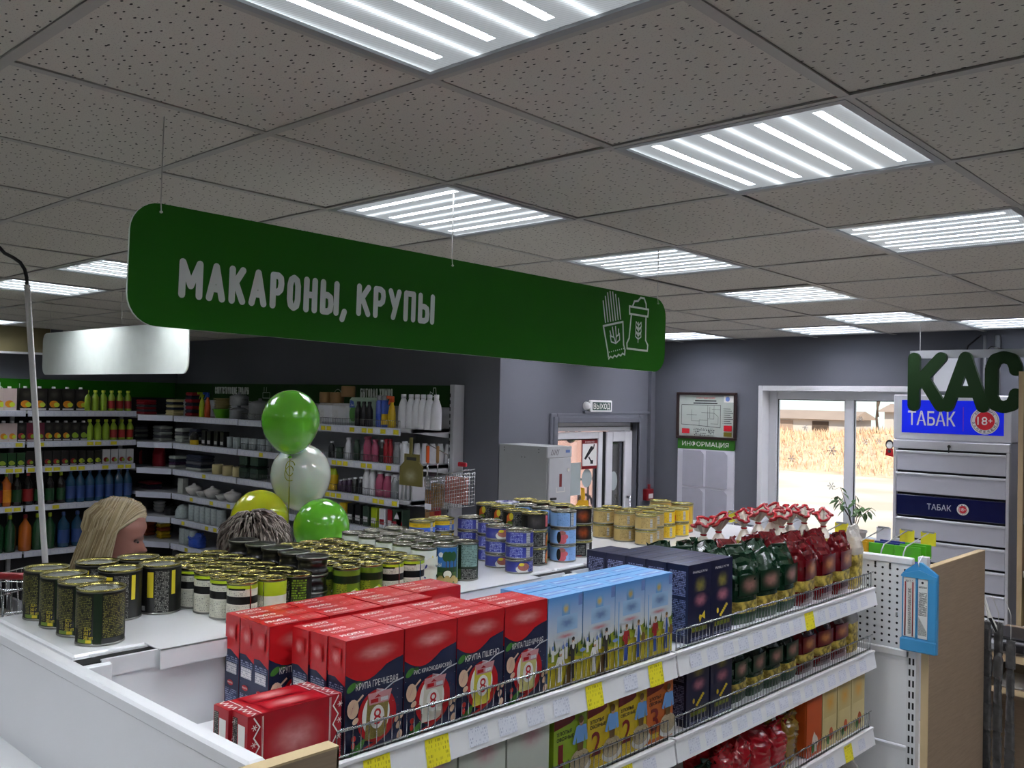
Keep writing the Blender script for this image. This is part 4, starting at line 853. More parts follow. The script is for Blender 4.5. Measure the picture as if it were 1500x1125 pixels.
L = Art(); L.rect(0, 0, d, h, 'sugar_red'); L.rect(.002, .004, d*.36, h-.008, 'pr_black', True); L.rect(d*.42, .004, d*.86, h-.016, 'print_white')
me = carton(w, d, h, 'sugar_red', A, L, T, .002).mesh('sugar_box')
for k in range(2): obj('sugar_box', me, None, (.764-.006*k, 1.251+.045*k, SZ), 0, ['crimson box with white snowflake borders lying nearest the wire fence', 'crimson box with white snowflake borders lying behind its twin'][k], 'box', 'crimson patterned boxes')
# pale blue boxes with a painted landscape
grad_mat('sky_print', 'e2e4e2', '4f93d8', lo=.45); mat('box_blue', '6fa9de', .4, coat=.2); mat('hill', '8f9a22', .6, var=.4, scale=120); mat('hill_y', 'b8a81e', .6, var=.3, scale=90); mat('pine', '2c4a1e', .6); mat('robe', '25201c', .6); mat('shirt_red', 'a5282a', .6); mat('dress_blue', '2c4f9c', .6); mat('skin_print', 'c99878', .6); mat('lav', '6c86c4', .5); mat('path_print', '6b4f22', .6, var=.3, scale=100)
soft_mat('blue_smudge', '9cc0e0', '5f78b0', .4, 1.6); soft_mat('pink_text_smudge', 'cdd6dd', 'c07078', .4, 1.6); soft_mat('gold_smudge', '6fa5d8', 'c9a83c', .4, 1.8)
def landscape(var):
    w, d, h = .1115, .066, .186; A = Art(); A.rect(0, 0, w, h, 'sky_print')
    A.rect(w*.25, h*.60, w*.85, h*.78, 'blue_smudge'); A.rect(w*.38, h*.78, w*.62, h*.92, 'gold_smudge'); A.rect(w*.16, h*.51, w*.86, h*.585, 'pink_text_smudge'); A.rect(w*.86, h*.86, w*.985, h*.985, 'lav')
    A.poly([(0, 0), (w, 0), (w, h*.46), (w*.7, h*.40), (w*.45, h*.43), (w*.2, h*.36), (0, h*.40)], 'hill'); A.poly([(0, 0), (w, 0), (w, h*.26), (w*.6, h*.32), (w*.3, h*.24), (0, h*.30)], 'hill_y')
    for k in range(8): x = w*(.04+.13*k); y = h*(.36+.05*math.sin(k*2)); A.poly([(x-.004, y), (x+.004, y), (x, y+.024)], 'pine')
    def person(x, hh, top, low, hair):
        A.poly([(x-.007, 0.012), (x+.007, .012), (x+.0055, hh*.55), (x-.0055, hh*.55)], low); A.poly([(x-.006, hh*.5), (x+.006, hh*.5), (x+.007, hh*.82), (x-.007, hh*.82)], top); A.stroke([(x-.007, hh*.8), (x-.012, hh*.62), (x-.004, hh*.6)], .004, top); A.stroke([(x+.007, hh*.8), (x+.012, hh*.62)], .004, top); A.oval(x, hh*.9, .0045, .006, 'skin_print', 12); A.oval(x, hh*.94, .0048, .004, hair, 12)
    if var == 0:
        A.poly([(w*.4, 0), (w*.7, 0), (w*.62, h*.25), (w*.56, h*.25)], 'path_print')
        for (x, s) in ((.10, 1), (.38, .8), (.47, 1.1)): A.rect(w*x-.004, h*.30, w*x+.004, h*(.38+.06*s), 'print_white'); A.oval(w*x, h*(.39+.06*s), .004, .005, 'lav', 10); A.stroke([(w*x, h*(.4+.06*s)), (w*x, h*(.45+.06*s))], .0008, 'lav')
        person(w*.28, .078, 'print_white', 'print_white', 'print_white'); person(w*.62, .102, 'robe', 'robe', 'robe'); A.oval(w*.62, .082, .004, .009, 'print_white', 10); A.oval(w*.9, h*.36, .010, .004, 'lav', 10)
    else:
        A.oval(w*.55, h*.1, w*.4, h*.14, 'hill_y'); person(w*.32, .096, 'shirt_red', 'dress_blue', 'path_print'); person(w*.70, .100, 'print_white', 'dress_blue', 'path_print'); A.poly([(w*.70-.005, .045), (w*.70+.005, .045), (w*.70+.003, .085), (w*.70-.003, .085)], 'dress_blue'); A.oval(w*.86, .055, .008, .012, 'path_print', 12)
        A.rect(0, 0, w*.03, h*.8, 'box_blue')
    T = Art(); T.rect(0, 0, w, d, 'box_blue'); T.rect(w*.12, d*.25, w*.88, d*.62, 'lav'); T.rect(w*.15, d*.36, w*.85, d*.5, 'blue_smudge'); T.stroke([(w*.04, 0), (w*.04, d)], .0008, 'lav')
    L = Art(); L.rect(0, 0, d, h, 'box_blue'); L.rect(.005, .01, d-.005, h*.6, 'pr_sky', True)
    return carton(w, d, h, 'box_blue', A, L, T).mesh('cereal_box')
ls = [landscape(0), landscape(1)]
for c_ in range(4):
    for k in range(2 if c_ else 2): obj('cereal_box', ls[c_//2], None, (1.458+.1135*c_, 1.259+.07*k, SZ), R.uniform(-.006, .006), '%s %s' % (['leftmost sky-blue box with a monk in a landscape', 'second sky-blue box with a monk in a landscape', 'sky-blue box with a couple in a field, left one', 'sky-blue box with a couple in a field, right one'][c_], ['at the wire fence', 'in the row behind'][k]), 'box', 'sky-blue landscape boxes')
# near-black pasta boxes
mat('pasta_navy', '14173a', .38, coat=.3, var=.12, scale=40); mat('pasta_yellow', 'd8b92a', .5, var=.15, scale=120); soft_mat('pasta_smudge', '14173a', 'b06a78', .4, 1.5); soft_mat('pasta_smudge2', '14173a', '8a8030', .4, 1.4); print_mat('pr_pasta', '15183c', '9aa0c8', .0042, .52); mat('olive_gold', '7a701f', .5)
def pasta(title, kind):
    w, d, h = .104, .062, .192; A = Art(); A.rect(0, 0, w, h, 'pasta_navy'); A.text(title, w*.2, h*.885, w*.82, h*.915, 'print_white'); A.rect(w*.2, h*.58, w*.85, h*.86, 'pasta_smudge2'); A.rect(w*.18, h*.42, w*.9, h*.64, 'pasta_smudge')
    if kind == 0:
        A.poly([(w*.50, h*.34), (w*.60, h*.325), (w*.72, h*.38), (w*.74, h*.27), (w*.60, h*.305), (w*.52, h*.235), (w*.47, h*.30)], 'pasta_yellow')
    else:
        for k in range(6): A.oval(w*(.45+.05*k), h*(.26+.025*k), .006, .0035, 'pasta_yellow', 10, -.3)
        A.oval(w*.28, h*.33, .005, .007, 'pasta_yellow', 10)
    A.rect(w*.14, h*.13, w*.84, h*.19, 'olive_gold'); A.rect(w*.18, h*.14, w*.80, h*.18, 'pr_limebg', True); A.rect(w*.1, h*.03, w*.9, h*.06, 'pr_pasta', True)
    L = Art(); L.rect(0, 0, d, h, 'pasta_navy'); L.rect(d*.1, h*.1, d*.9, h*.55, 'pr_pasta', True); L.rect(d*.1, h*.6, d*.9, h*.92, 'pr_pasta', True)
    T = Art(); T.rect(0, 0, w, d, 'pasta_navy'); T.stroke([(w*.1, d*.5), (w*.9, d*.5)], .0008, 'lav')
    return carton(w, d, h, 'pasta_navy', A, L, T).mesh('pasta_box')
pm = [pasta('FARFALLE N°61', 0), pasta('FUSILLI N°98', 1), pasta('TORTIGLIONI N°23', 1), pasta('CELLENTANI N°20', 1)]
for c_ in range(2):
    for k in range(5 if c_ == 0 else 4): obj('pasta_box', pm[c_], None, (1.985+.106*c_+(.0 if k else 0), 1.262+.064*k, SZ), R.uniform(-.01, .01), 'dark navy pasta box with %s, %s row from the wire fence' % (['a bow-tie picture', 'a spiral picture'][c_], ORD[k]), 'box', 'dark navy pasta boxes')
# ------------------------------------------------------------------ second and third shelf boxes
mat('oat_lime', '8fae1c', .42, coat=.2); mat('oat_yellow', 'd7b81a', .42, coat=.2); mat('oat_orange', 'c9641c', .42, coat=.2); mat('maroon', '7a1414', .45); mat('oat_flakes', 'b8a888', .7, var=.4, scale=300); mat('bowl_white', 'd8d4cc', .5); mat('light_shirt', '6ea2dc', .5)
def oats(no, col):
    w, d, h = .108, .062, .178; A = Art(); A.rect(0, 0, w, h, col); sm = 'maroon_smudge_'+col
    soft_mat(sm, {'oat_lime': '8a1616', 'oat_yellow': '8a1616', 'oat_orange': '8a1616'}[col], 'a05048', .45, 1.0)
    A.poly([(0, h), (w*.62, h), (w*.62, h*.70), (w*.5, h*.665), (0, h*.63)], 'maroon'); A.rect(w*.04, h*.70, w*.56, h*.97, sm)
    A.text('ХЛОПЬЯ', w*.07, h*.555, w*.52, h*.60, 'ink', .02); A.text('ОВСЯНЫЕ', w*.07, h*.49, w*.58, h*.535, 'ink', .02); A.text(no, w*.12, h*.16, w*(.26 if no == '1' else .42), h*.45, 'maroon', .01)
    A.oval(w*.80, h*.11, w*.34, h*.10, 'bowl_white', 22); A.oval(w*.78, h*.19, w*.3, h*.13, 'oat_flakes', 22)
    A.poly([(w*.70, h*.3), (w*.86, h*.3), (w*.88, h*.42), (w*.68, h*.42)], 'path_print'); A.poly([(w*.66, h*.4), (w*.90, h*.4), (w*.93, h*.60), (w*.68, h*.61)], 'light_shirt'); A.stroke([(w*.68, h*.58), (w*.58, h*.42)], .009, 'light_shirt'); A.stroke([(w*.92, h*.58), (w*.96, h*.42)], .008, 'light_shirt'); A.oval(w*.79, h*.65, .007, .010, 'skin_print', 12); A.oval(w*.78, h*.675, .008, .008, 'path_print', 12)
    A.rect(w*.08, h*.06, w*.4, h*.13, 'pr_limebg' if col == 'oat_lime' else 'pr_yellow', True)
    return carton(w, d, h, col, A, None, None).mesh('oat_box')
ob = [oats('1', 'oat_lime'), oats('2', 'oat_yellow'), oats('2', 'oat_yellow'), oats('3', 'oat_orange')]
for c_ in range(4):
    for k in range(2): obj('oat_flake_box', ob[c_], None, (1.487+.1105*c_, 1.262+.064*k, 1.2505), R.uniform(-.006, .006), '%s oat flakes box, %s' % (['lime green number 1', 'left yellow number 2', 'right yellow number 2', 'orange number 3'][c_], ['behind the second-shelf fence', 'one row further in'][k]), 'box', 'oat flake boxes')
soft_mat('pale_smudge', 'cdd3c8', 'c88e9c', .5, 1.3); mat('pale_box', 'cdd3c8', .45); mat('bowl_food', 'b8b02c', .6, var=.3, scale=150)
w, d, h = .125, .055, .178
A = Art(); A.rect(0, 0, w, h, 'pale_box'); A.rect(w*.2, h*.5, w*.95, h*.9, 'pale_smudge'); A.oval(w*.68, h*.16, w*.34, h*.14, 'bowl_white', 22); A.oval(w*.66, h*.19, w*.26, h*.08, 'bowl_food', 22); A.oval(w*.22, h*.2, w*.15, h*.1, 'maroon', 16)
me = carton(w, d, h, 'pale_box', A).mesh('porridge_box')
for c_ in range(4):
    for k in range(2): obj('porridge_box', me, None, (.955+.1305*c_, 1.262+.06*k, 1.2505), 0, 'pale porridge box with a bowl on the second shelf, %s from the left, %s row' % (ORD[c_], ['front', 'rear'][k]), 'box', 'pale porridge boxes')
for c_ in range(2):
    for k in range(2): o = obj('pasta_box', pm[2+c_], None, (1.985+.112*c_, 1.262+.064*k, 1.2505), 0, 'dark navy pasta box on the second shelf, %s, %s row' % (['left', 'right'][c_], ['front', 'rear'][k]), 'box', 'dark navy pasta boxes'); o.scale = (1, 1, .95)
# ------------------------------------------------------------------ bags
def wr(a, b, c): return math.sin(a*7.3+b*3.1+c)*.5+math.sin(a*13.7-b*9.2+c*2.3)*.3+math.sin(a*3.1+b*17.3+c*1.7)*.2
def bag_mesh(w, d, h, bands, seed, crimp=.03, wob=.006, nu=28, nv=18, lean=0):
    """pillow bag standing on its base; bands: (z fraction, material)"""
    m = MB(); vs = []
    for j in range(nv+1):
        t = j/nv; z = h*t
        if t < .08: k = .80+.2*(t/.08)
        elif t < .62: k = 1
        else: k = max(0, 1-((t-.62)/.38)**1.5)
        dd = max(.0025, d/2*k); ww = w/2*(1-.04*math.sin(t*PI))*(1 if t < .7 else 1-.10*(t-.7)/.3)
        for i in range(nu):
            a = 2*PI*i/nu; c, s = math.cos(a), math.sin(a)
            x = ww*math.copysign(abs(c)**.55, c); y = dd*math.copysign(abs(s)**.7, s)
            q = wob*(.35+.65*max(0, (t-.45)/.55)); n = wr(c*1.5+t*2, t*3+s, seed)
            y += q*n*(1.2 if t > .6 else .6); x += q*.5*wr(t*4, c*2, seed+3); zz = z+(q*1.1*wr(c*3, s*2, seed+5) if t > .55 else 0)
            y += lean*t*t
            vs.append((x, y, max(zz, 0)))
    bi = lambda t: [mm for z0, mm in bands if t >= z0-1e-6][-1]
    for j in range(nv):
        mm = bi((j+.5)/nv)
        o = len(m.v)
        m.add([vs[j*nu+i] for i in range(nu)]+[vs[(j+1)*nu+i] for i in range(nu)], [(i, (i+1) % nu, nu+(i+1) % nu, nu+i) for i in range(nu)], mm, True)
    m.add([vs[i] for i in range(nu)], [tuple(range(nu-1, -1, -1))], bands[0][1]); m.add([vs[nv*nu+i] for i in range(nu)], [tuple(range(nu))], bands[-1][1])
    return m
mat('foil_green', '0b2c19', .22, coat=.6, bump=.5, bscale=45, var=.15); mat('foil_red', '5e0a12', .2, coat=.6, bump=.5, bscale=40, var=.15); mat('foil_red2', 'a8131f', .25, coat=.5, bump=.4, bscale=50)
speck_mat('pasta_win', '6b5a1e', 'd8c05a', 55, .35, .5, bump=.6); print_mat('pr_green_bag', '10381f', '8fa08a', .006, .4); print_mat('pr_red_bag', '8a0f1a', 'd8a8a0', .006, .4)
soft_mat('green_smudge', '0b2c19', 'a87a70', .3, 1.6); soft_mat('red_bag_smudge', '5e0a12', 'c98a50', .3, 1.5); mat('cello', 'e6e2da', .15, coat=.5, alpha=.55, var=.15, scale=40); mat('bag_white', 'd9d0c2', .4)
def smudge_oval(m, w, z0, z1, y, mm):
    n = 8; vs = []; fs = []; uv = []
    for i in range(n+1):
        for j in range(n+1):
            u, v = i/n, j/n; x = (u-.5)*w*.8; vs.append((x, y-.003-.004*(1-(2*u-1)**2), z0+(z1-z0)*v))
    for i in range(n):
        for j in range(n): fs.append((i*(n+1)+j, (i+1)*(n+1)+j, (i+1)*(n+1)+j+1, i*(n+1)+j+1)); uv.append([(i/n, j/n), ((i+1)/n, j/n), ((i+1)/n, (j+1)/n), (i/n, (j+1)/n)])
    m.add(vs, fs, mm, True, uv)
def bags(name, w, d, h, bands, n=3, sm=None, wob=.006):
    o = []
    for k in range(n):
        m = bag_mesh(w, d, h, bands, k*2.7+w*10, wob=wob, lean=.008*(k-1))
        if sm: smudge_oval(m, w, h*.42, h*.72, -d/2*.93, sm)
        o.append(m.mesh(name))
    return o
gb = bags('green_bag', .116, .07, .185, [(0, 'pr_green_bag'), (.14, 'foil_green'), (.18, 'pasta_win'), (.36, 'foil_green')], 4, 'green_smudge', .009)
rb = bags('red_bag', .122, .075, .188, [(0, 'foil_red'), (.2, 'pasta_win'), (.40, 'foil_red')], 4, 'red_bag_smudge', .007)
for c_ in range(3):
    for k in range(4 if c_ < 2 else 2): obj('pasta_bag', gb[(c_+k) % 4], None, (2.298+.118*c_-.03*(k > 1), 1.302+.077*k, SZ), R.uniform(-.15, .15), 'dark green glossy pasta bag, %s column, %s from the wire fence' % (['left', 'middle', 'right'][c_], ORD[k]), 'bag', 'green pasta bags')
for c_ in range(3):
    for k in range(3): obj('pasta_bag', rb[(c_*2+k) % 4], None, (2.655+.124*c_-(.155 if k == 2 else 0), 1.302+.077*k, SZ), R.uniform(-.12, .12), 'dark red glossy pasta bag, %s column, %s from the wire fence' % (['left', 'middle', 'right'][c_], ORD[k]), 'bag', 'red pasta bags')
yb = bags('clear_bag', .09, .07, .2, [(0, 'pasta_win'), (.55, 'cello')], 2)
obj('pasta_bag', yb[0], None, (3.012, 1.30, SZ), .1, 'clear bag of yellow pasta at the right end of the top shelf', 'bag')
# clear gift bags tied with red, ruffled red hems
def tied_bag(seed):
    m = MB(); n = 32; prof = [(.028, 0), (.034, .004), (.036, .05), (.036, .12), (.030, .165), (.014, .195), (.006, .205), (.010, .214), (.022, .232), (.031, .248)]
    vs = []
    for j, (r_, z) in enumerate(prof):
        for i in range(n):
            a = 2*PI*i/n; q = 1+(.28*math.sin(7*a+seed)+.14*math.sin(13*a+seed*2))*(1 if j > 6 else .12)
            vs.append((r_*q*math.cos(a), r_*q*.8*math.sin(a), z+(.008*math.sin(3*a+seed) if j > 7 else 0)+(.012*math.cos(a) if j > 7 else 0)))
    mats = ['pasta_win', 'pasta_win', 'pasta_win', 'pasta_win', 'bag_white', 'bag_white', 'bag_white', 'bag_white', 'bag_white']
    for j in range(9): m.add(vs[j*n:(j+2)*n], [(i, (i+1) % n, n+(i+1) % n, n+i) for i in range(n)], mats[j], True)
    return m, vs[9*n:10*n]
tb = []
for k in range(3):
    m, hem = tied_bag(k*1.9); h_ = MB(); h_.tube(hem, .0055, 'foil_red2', 5, True); b_ = MB(); b_.lathe([(.009, .202), (.011, .205), (.009, .208)], 'foil_red2', 10); tb.append((m.mesh('tied_bag'), h_.mesh('hem'), b_.mesh('tie')))
TP = [(2.75, 1.535, .0), (2.83, 1.535, .02), (2.87, 1.465, .0), (2.91, 1.535, .02), (2.945, 1.465, .01), (2.99, 1.535, .0), (3.02, 1.465, 0), (3.03, 1.395, -.01), (2.5, 1.545, .0), (2.6, 1.545, .0)]
for k, (x, y, dz) in enumerate(TP):
    a, b_, c_ = tb[k % 3]; o = obj('tied_bag', a, None, (x, y, SZ), R.uniform(-.5, .5), 'clear tied gift bag with a red ruffled hem, %s from the left' % ORD[k], 'bag', 'tied gift bags'); o.scale = (1.0, 1.0, .93+dz*2); o.rotation_euler = (R.uniform(-.05, .05), R.uniform(-.05, .05), R.uniform(-.6, .6)); obj('hem', b_, o); obj('tie', c_, o)
for c_ in range(4):
    obj('pasta_bag', gb[c_], None, (2.268+.098*c_, 1.30, 1.2505), R.uniform(-.1, .1), 'dark green pasta bag on the second shelf, %s from the left' % ORD[c_], 'bag', 'green pasta bags').scale = (.84, .8, .83)
for c_ in range(3): obj('pasta_bag', rb[c_], None, (2.665+.115*c_, 1.30, 1.2505), R.uniform(-.1, .1), 'dark red pasta bag on the second shelf, %s from the left' % ORD[c_], 'bag', 'red pasta bags').scale = (.9, .8, .8)
obj('pasta_bag', yb[1], None, (3.0, 1.30, 1.2505), 0, 'clear bag of yellow pasta at the right end of the second shelf', 'bag').scale = (.9, .8, .85)
# third shelf: red and gold foil packs, orange and cream packs
mat('foil_gold', '8a6a1c', .2, coat=.6, bump=.5, bscale=50, var=.25); mat('foil_bright', 'b0101f', .18, coat=.7, bump=.8, bscale=35, var=.2); mat('cream_pack', 'd8c68a', .4, var=.2); mat('orange_pack', 'c8521a', .4)
soft_mat('cream_smudge', 'cdb878', 'e0a020', .4, 1.3)
fr_ = bags('foil_pack', .1, .06, .135, [(0, 'foil_bright')], 3, None, .014); fg = bags('foil_pack', .1, .06, .14, [(0, 'foil_gold')], 2, None, .014); ggn = bags('foil_pack', .09, .06, .11, [(0, 'foil_green')], 1, None, .012)
obj('foil_pack', ggn[0], None, (2.12, 1.31, 1.0005), .1, 'small crinkled dark green foil pack on the third shelf', 'bag')
for k in range(8): obj('foil_pack', fr_[k % 3], None, (2.205+.1*(k % 4)+.02*(k//4), 1.30+.07*(k//4), 1.0005), R.uniform(-.3, .3), 'crinkled bright red foil pack on the third shelf, %s row, %s from the left' % (['front', 'rear'][k//4], ORD[k % 4]), 'bag', 'red foil packs')
for k in range(2): obj('foil_pack', fg[k], None, (2.57, 1.30+.075*k, 1.0005), .1, ['crinkled golden brown foil pack, front one beside the orange packs', 'crinkled golden brown foil pack, rear one beside the orange packs'][k], 'bag', 'golden foil packs')
w, d, h = .1, .05, .185
def noodle(col, lab):
    A = Art(); A.rect(0, 0, w, h, col); A.rect(w*.1, h*.5, w*.95, h*.95, 'cream_smudge') if col != 'orange_pack' else A.poly([(w*.3, h*.05), (w*.7, h*.05), (w*.62, h*.3), (w*.5, h*.38), (w*.4, h*.3)], 'bag_white'); A.oval(w*.6, h*.2, .014, .02, 'orange_pack' if col != 'orange_pack' else 'bag_white', 14); A.oval(w*.4, h*.12, .01, .014, 'leaf', 12)
    return carton(w, d, h, col, A, None, None, .006).mesh('noodle_pack')
n0, n1 = noodle('orange_pack', ''), noodle('cream_pack', '')
for k in range(4): obj('noodle_pack', n0 if k == 0 else n1, None, (2.64+.105*k, 1.262, 1.0005), 0, ['orange noodle pack on the third shelf', 'left cream noodle pack on the third shelf', 'middle cream noodle pack on the third shelf', 'right cream noodle pack on the third shelf'][k], 'pack', 'noodle packs')
speck_mat('noodles', '8a7850', 'cbbb92', 40, .5, .5, bump=.8)
nb = bags('noodle_bag', .11, .09, .16, [(0, 'bag_white'), (.06, 'noodles'), (.75, 'cello')], 2)
for k in range(4): obj('noodle_bag', nb[k % 2], None, (2.69+.115*k, 1.31, .7205), R.uniform(-.1, .1), 'clear bag of pale noodles on the fourth shelf, %s from the left' % ORD[k], 'bag', 'noodle bags')
# ------------------------------------------------------------------ far end cap: perforated panel, hooks, packs, hygrometer
E2 = thing('end_cap_unit', 'shelving end cap with perforated white panel and oak side, far end of the run', 'shelving', (0, 0, 0))
m = MB(); XP = 3.2; m.box(XP, 1.168, 1.235, XP+.012, 2.05, 1.53, 'white_paint'); m.box(XP-.008, 1.165, 1.522, XP+.02, 2.05, 1.545, 'white_paint', .003); m.box(XP-.012, 1.168, 1.215, XP+.016, 2.05, 1.238, 'white_paint', .003)
for j in range(12):
    for i in range(34):
        y, z = 1.19+i*.025, 1.255+j*.0225
        m.add([(XP-.0006, y+.0042*math.cos(a), z+.0042*math.sin(a)) for a in [-k*PI/4 for k in range(8)]], [tuple(range(8))], 'dark_slot')
for y in (1.34, 1.29, 1.24, 1.44, 1.54): m.box(XP-.002, y-.003, 1.507, XP, y+.003, 1.52, 'dark_slot')
for y, z in ((1.29, 1.40), (1.215, 1.345)): m.box(XP-.008, y-.002, z, XP, y+.002, z+.013, 'grey_metal')
obj('perforated_panel', m, E2)
for z0, z1 in ((.92, 1.215), (.62, .915), (.3, .615)):
    m = MB(); m.box(XP, 1.168, z0, XP+.012, 2.05, z1, 'white_paint', .004); m.box(XP-.004, 1.168, z1-.012, XP, 2.05, z1, 'white_metal'); obj('back_panel', m, E2)
m = MB(); m.box(XP-.012, 1.146, 0, XP+.02, 1.176, 1.24, 'white_metal')
for k in range(31):
    for y in (1.1515, 1.1635): m.box(XP-.0128, y, .1+.0365*k, XP-.0115, y+.006, .1215+.0365*k, 'dark_slot')
obj('upright', m, E2)
m = MB(); m.box(3.225, 1.118, 0, 3.80, 1.142, 1.514, 'oak_h'); m.box(3.222, 1.118, 0, 3.2245, 1.142, 1.516, 'oak_edge'); m.box(3.2245, 1.118, 1.514, 3.80, 1.142, 1.517, 'oak_edge'); obj('side_panel', m, E2, label='grey-brown oak side board')
for z in (.2, .5, .8): m = MB(); m.box(3.22, 1.15, z-.03, 3.6, 2.05, z, 'white_paint'); obj('shelf', m, E2)
mat('pack_green', '4fae1e', .3, coat=.4, bump=.3, bscale=40); mat('pack_yellow', 'd9a514', .3, coat=.4, bump=.3, bscale=40); mat('pack_blue', '1d2f86', .35, coat=.4); print_mat('pr_pack', '243a90', 'b8c4e8', .005, .5); mat('pack_clear', '8f9ab8', .3, var=.4, scale=80)
HK = [(1.21, 'tag_yellow'), (1.285, 'tag_yellow'), (1.37, 'tag_white'), (1.53, 'tag_yellow'), (1.70, 'tag_white'), (1.80, 'tag_white'), (1.90, 'tag_white'), (1.99, 'tag_yellow')]
for k, (y, tg) in enumerate(HK):
    m = MB(); m.tube([(XP+.01, y, 1.50), (XP+.04, y, 1.555), (XP+.06, y, 1.572), (XP+.27, y, 1.60)], .0025, 'grey_metal', 6); m.tube([(XP+.01, y, 1.49), (XP+.06, y, 1.52), (XP+.24, y, 1.53), (XP+.25, y, 1.545)], .0025, 'grey_metal', 6); h_ = obj('hook', m, E2)
    m = MB(); m.box(XP+.268, y-.026, 1.555, XP+.271, y+.026, 1.603, tg); m.box(XP+.266, y-.02, 1.60, XP+.273, y+.02, 1.606, 'grey_metal'); obj('price_tag', m, h_)
def hang_pack(lbl, x, y, top, body, w=.085, h=.15, d=.02):
    T_ = thing('snack_pack', lbl, 'pack', (x, y, 1.556-h), 0, 'packs on the far hooks'); m = MB()
    m.box(-d/2, -w/2, 0, d/2, w/2, h-.035, body, .007); obj('pouch', m, T_); m = MB(); m.box(-.0035, -w/2-.002, h-.037, .0035, w/2+.002, h+.012, top, .0015); obj('header', m, T_)
for k in range(3): hang_pack('green-topped snack pack on the hook beside the oak panel, %s from the front' % ORD[k], XP+.10+.05*k, 1.22, 'pack_green', 'pr_pack')
for k in range(3): hang_pack('blue-topped snack pack on the middle hook, %s from the front' % ORD[k], XP+.10+.05*k, 1.31, 'pack_blue' if k else 'pack_green', 'pr_pack')
for k in range(2): hang_pack('yellow-topped snack pack on the third hook, %s from the front' % ORD[k], XP+.10+.06*k, 1.405, 'pack_yellow', 'pack_blue')
# blue hygrometer hung on the end cap
mat('hyg_blue', '3d93c8', .35, coat=.2); print_mat('pr_hyg', 'dcdcd4', '5a5a58', .0035, .6, 700); mat('hyg_red', 'a03030', .3)
Hy = thing('hygrometer', 'blue wall thermometer-hygrometer with white scales hanging on the panel corner', 'thermometer', (3.155, 1.182, 1.25))
wd, hh = .112, .255
m = MB(); m.prism([(0, .0), (wd, 0), (wd, hh), (wd*.85, hh+.012), (wd*.55, hh+.035), (wd*.42, hh+.035), (wd*.12, hh+.01), (0, hh-.004)], (0, 0, 0), (0, -1, 0), (0, 0, 1), .014, 'hyg_blue'); m.box(-.012, .003, 0, .0, -wd, .042, 'hyg_blue', .004); m.prism([(-.002, hh-.014), (wd*.98, hh-.014), (wd*.98, hh-.006), (wd*.5, hh+.012), (0, hh-.006)], (-.008, 0, 0), (0, -1, 0), (0, 0, 1), .008, 'hyg_blue'); m.box(-.009, -.046, .04, 0, -.05, hh-.014, 'hyg_blue'); m.box(-.009, -wd+.028, .04, 0, -wd, hh-.01, 'hyg_blue', .003); obj('case', m, Hy)
A = Art(); A.rect(.005, .045, .044, hh-.016, 'paper'); A.rect(.020, .055, .030, hh-.05, 'pr_hyg', True); A.text('ВИТ-2', .012, hh-.032, .036, hh-.024, 'ink')
m = MB(); m.art(A, (-.001, 0, 0), (0, -1, 0), (0, 0, 1)); obj('scale_plate', m, Hy)
A = Art(); A.rect(.052, .045, .082, hh-.016, 'paper'); A.rect(.054, .12, .080, hh-.06, 'pr_hyg', True); A.poly([(.054, .055), (.080, .055), (.080, .07), (.054, .115)], 'pr_hyg'); A.oval(.066, hh-.028, .004, .004, 'ink', 12); A.rect(.054, hh-.045, .08, hh-.04, 'pr_hyg', True)
m = MB(); m.art(A, (-.001, 0, 0), (0, -1, 0), (0, 0, 1)); obj('table_plate', m, Hy)
for y in (.012, .036): m = MB(); m.tube([(-.004, -y, .048), (-.004, -y, hh-.03)], .002, 'hyg_red', 6); obj('thermometer_tube', m, Hy)
m = MB(); m.tube([(.0, -wd*.48, hh+.022), (-.006, -wd*.48, hh+.035), (.03, -wd*.48+.0, hh+.055), (.06, -wd*.46, hh+.045)], .0016, 'white_plastic', 5); m.box(.03, -wd*.6, hh+.01, .06, -wd*.35, hh+.05, 'white_plastic'); obj('hanger', m, Hy)
# strip of dark packs hanging on the oak panel
mat('pack_black', '4a4a4a', .3, coat=.5, bump=.6, bscale=40, var=.75, scale=45); mat('pack_grey', '8c8c8a', .3, var=.4, scale=25, coat=.4)
for c_, (x, y, n) in enumerate(((3.815, 1.15, 7), (3.83, 1.115, 7), (3.84, 1.08, 7), (3.85, 1.04, 6))):
    T_ = thing('pack_strip', 'hanging strip of dark crinkled packs beside the oak panel, %s from the left' % ORD[c_], 'pack', (x, y, 0), 0, 'hanging pack strips')
    m = MB(); m.tube([(0, 0, .6), (0, 0, 1.28), (-.012, .02, 1.345)], .0012, 'string', 4); obj('strip', m, T_)
    for k in range(n):
        z = 1.24-k*.10-(.06 if c_ == 3 else 0); m = bag_mesh(.036, .016, .105, [(0, 'pack_black')], k+c_*3.1, wob=.006, nu=14, nv=8); obj('pack', m, T_, (0, 0, z-.1), 1.2+R.uniform(-.3, .3))
m = MB(); m.prism([(-.004, .075), (.006, .07), (.03, .0), (.07, -.075), (.055, -.085), (.015, -.005)], (3.835, 1.135, 1.27), (0, -1, 0), (0, 0, 1), .003, 'paper'); A = Art(); A.poly([(.02, -.012), (.032, -.01), (.055, -.06), (.047, -.065)], 'ink'); m.art(A, (3.8345, 1.135, 1.27), (0, -1, 0), (0, 0, 1)); obj('header_card', m, None, label='white folded header card above the hanging dark packs', cat='card')
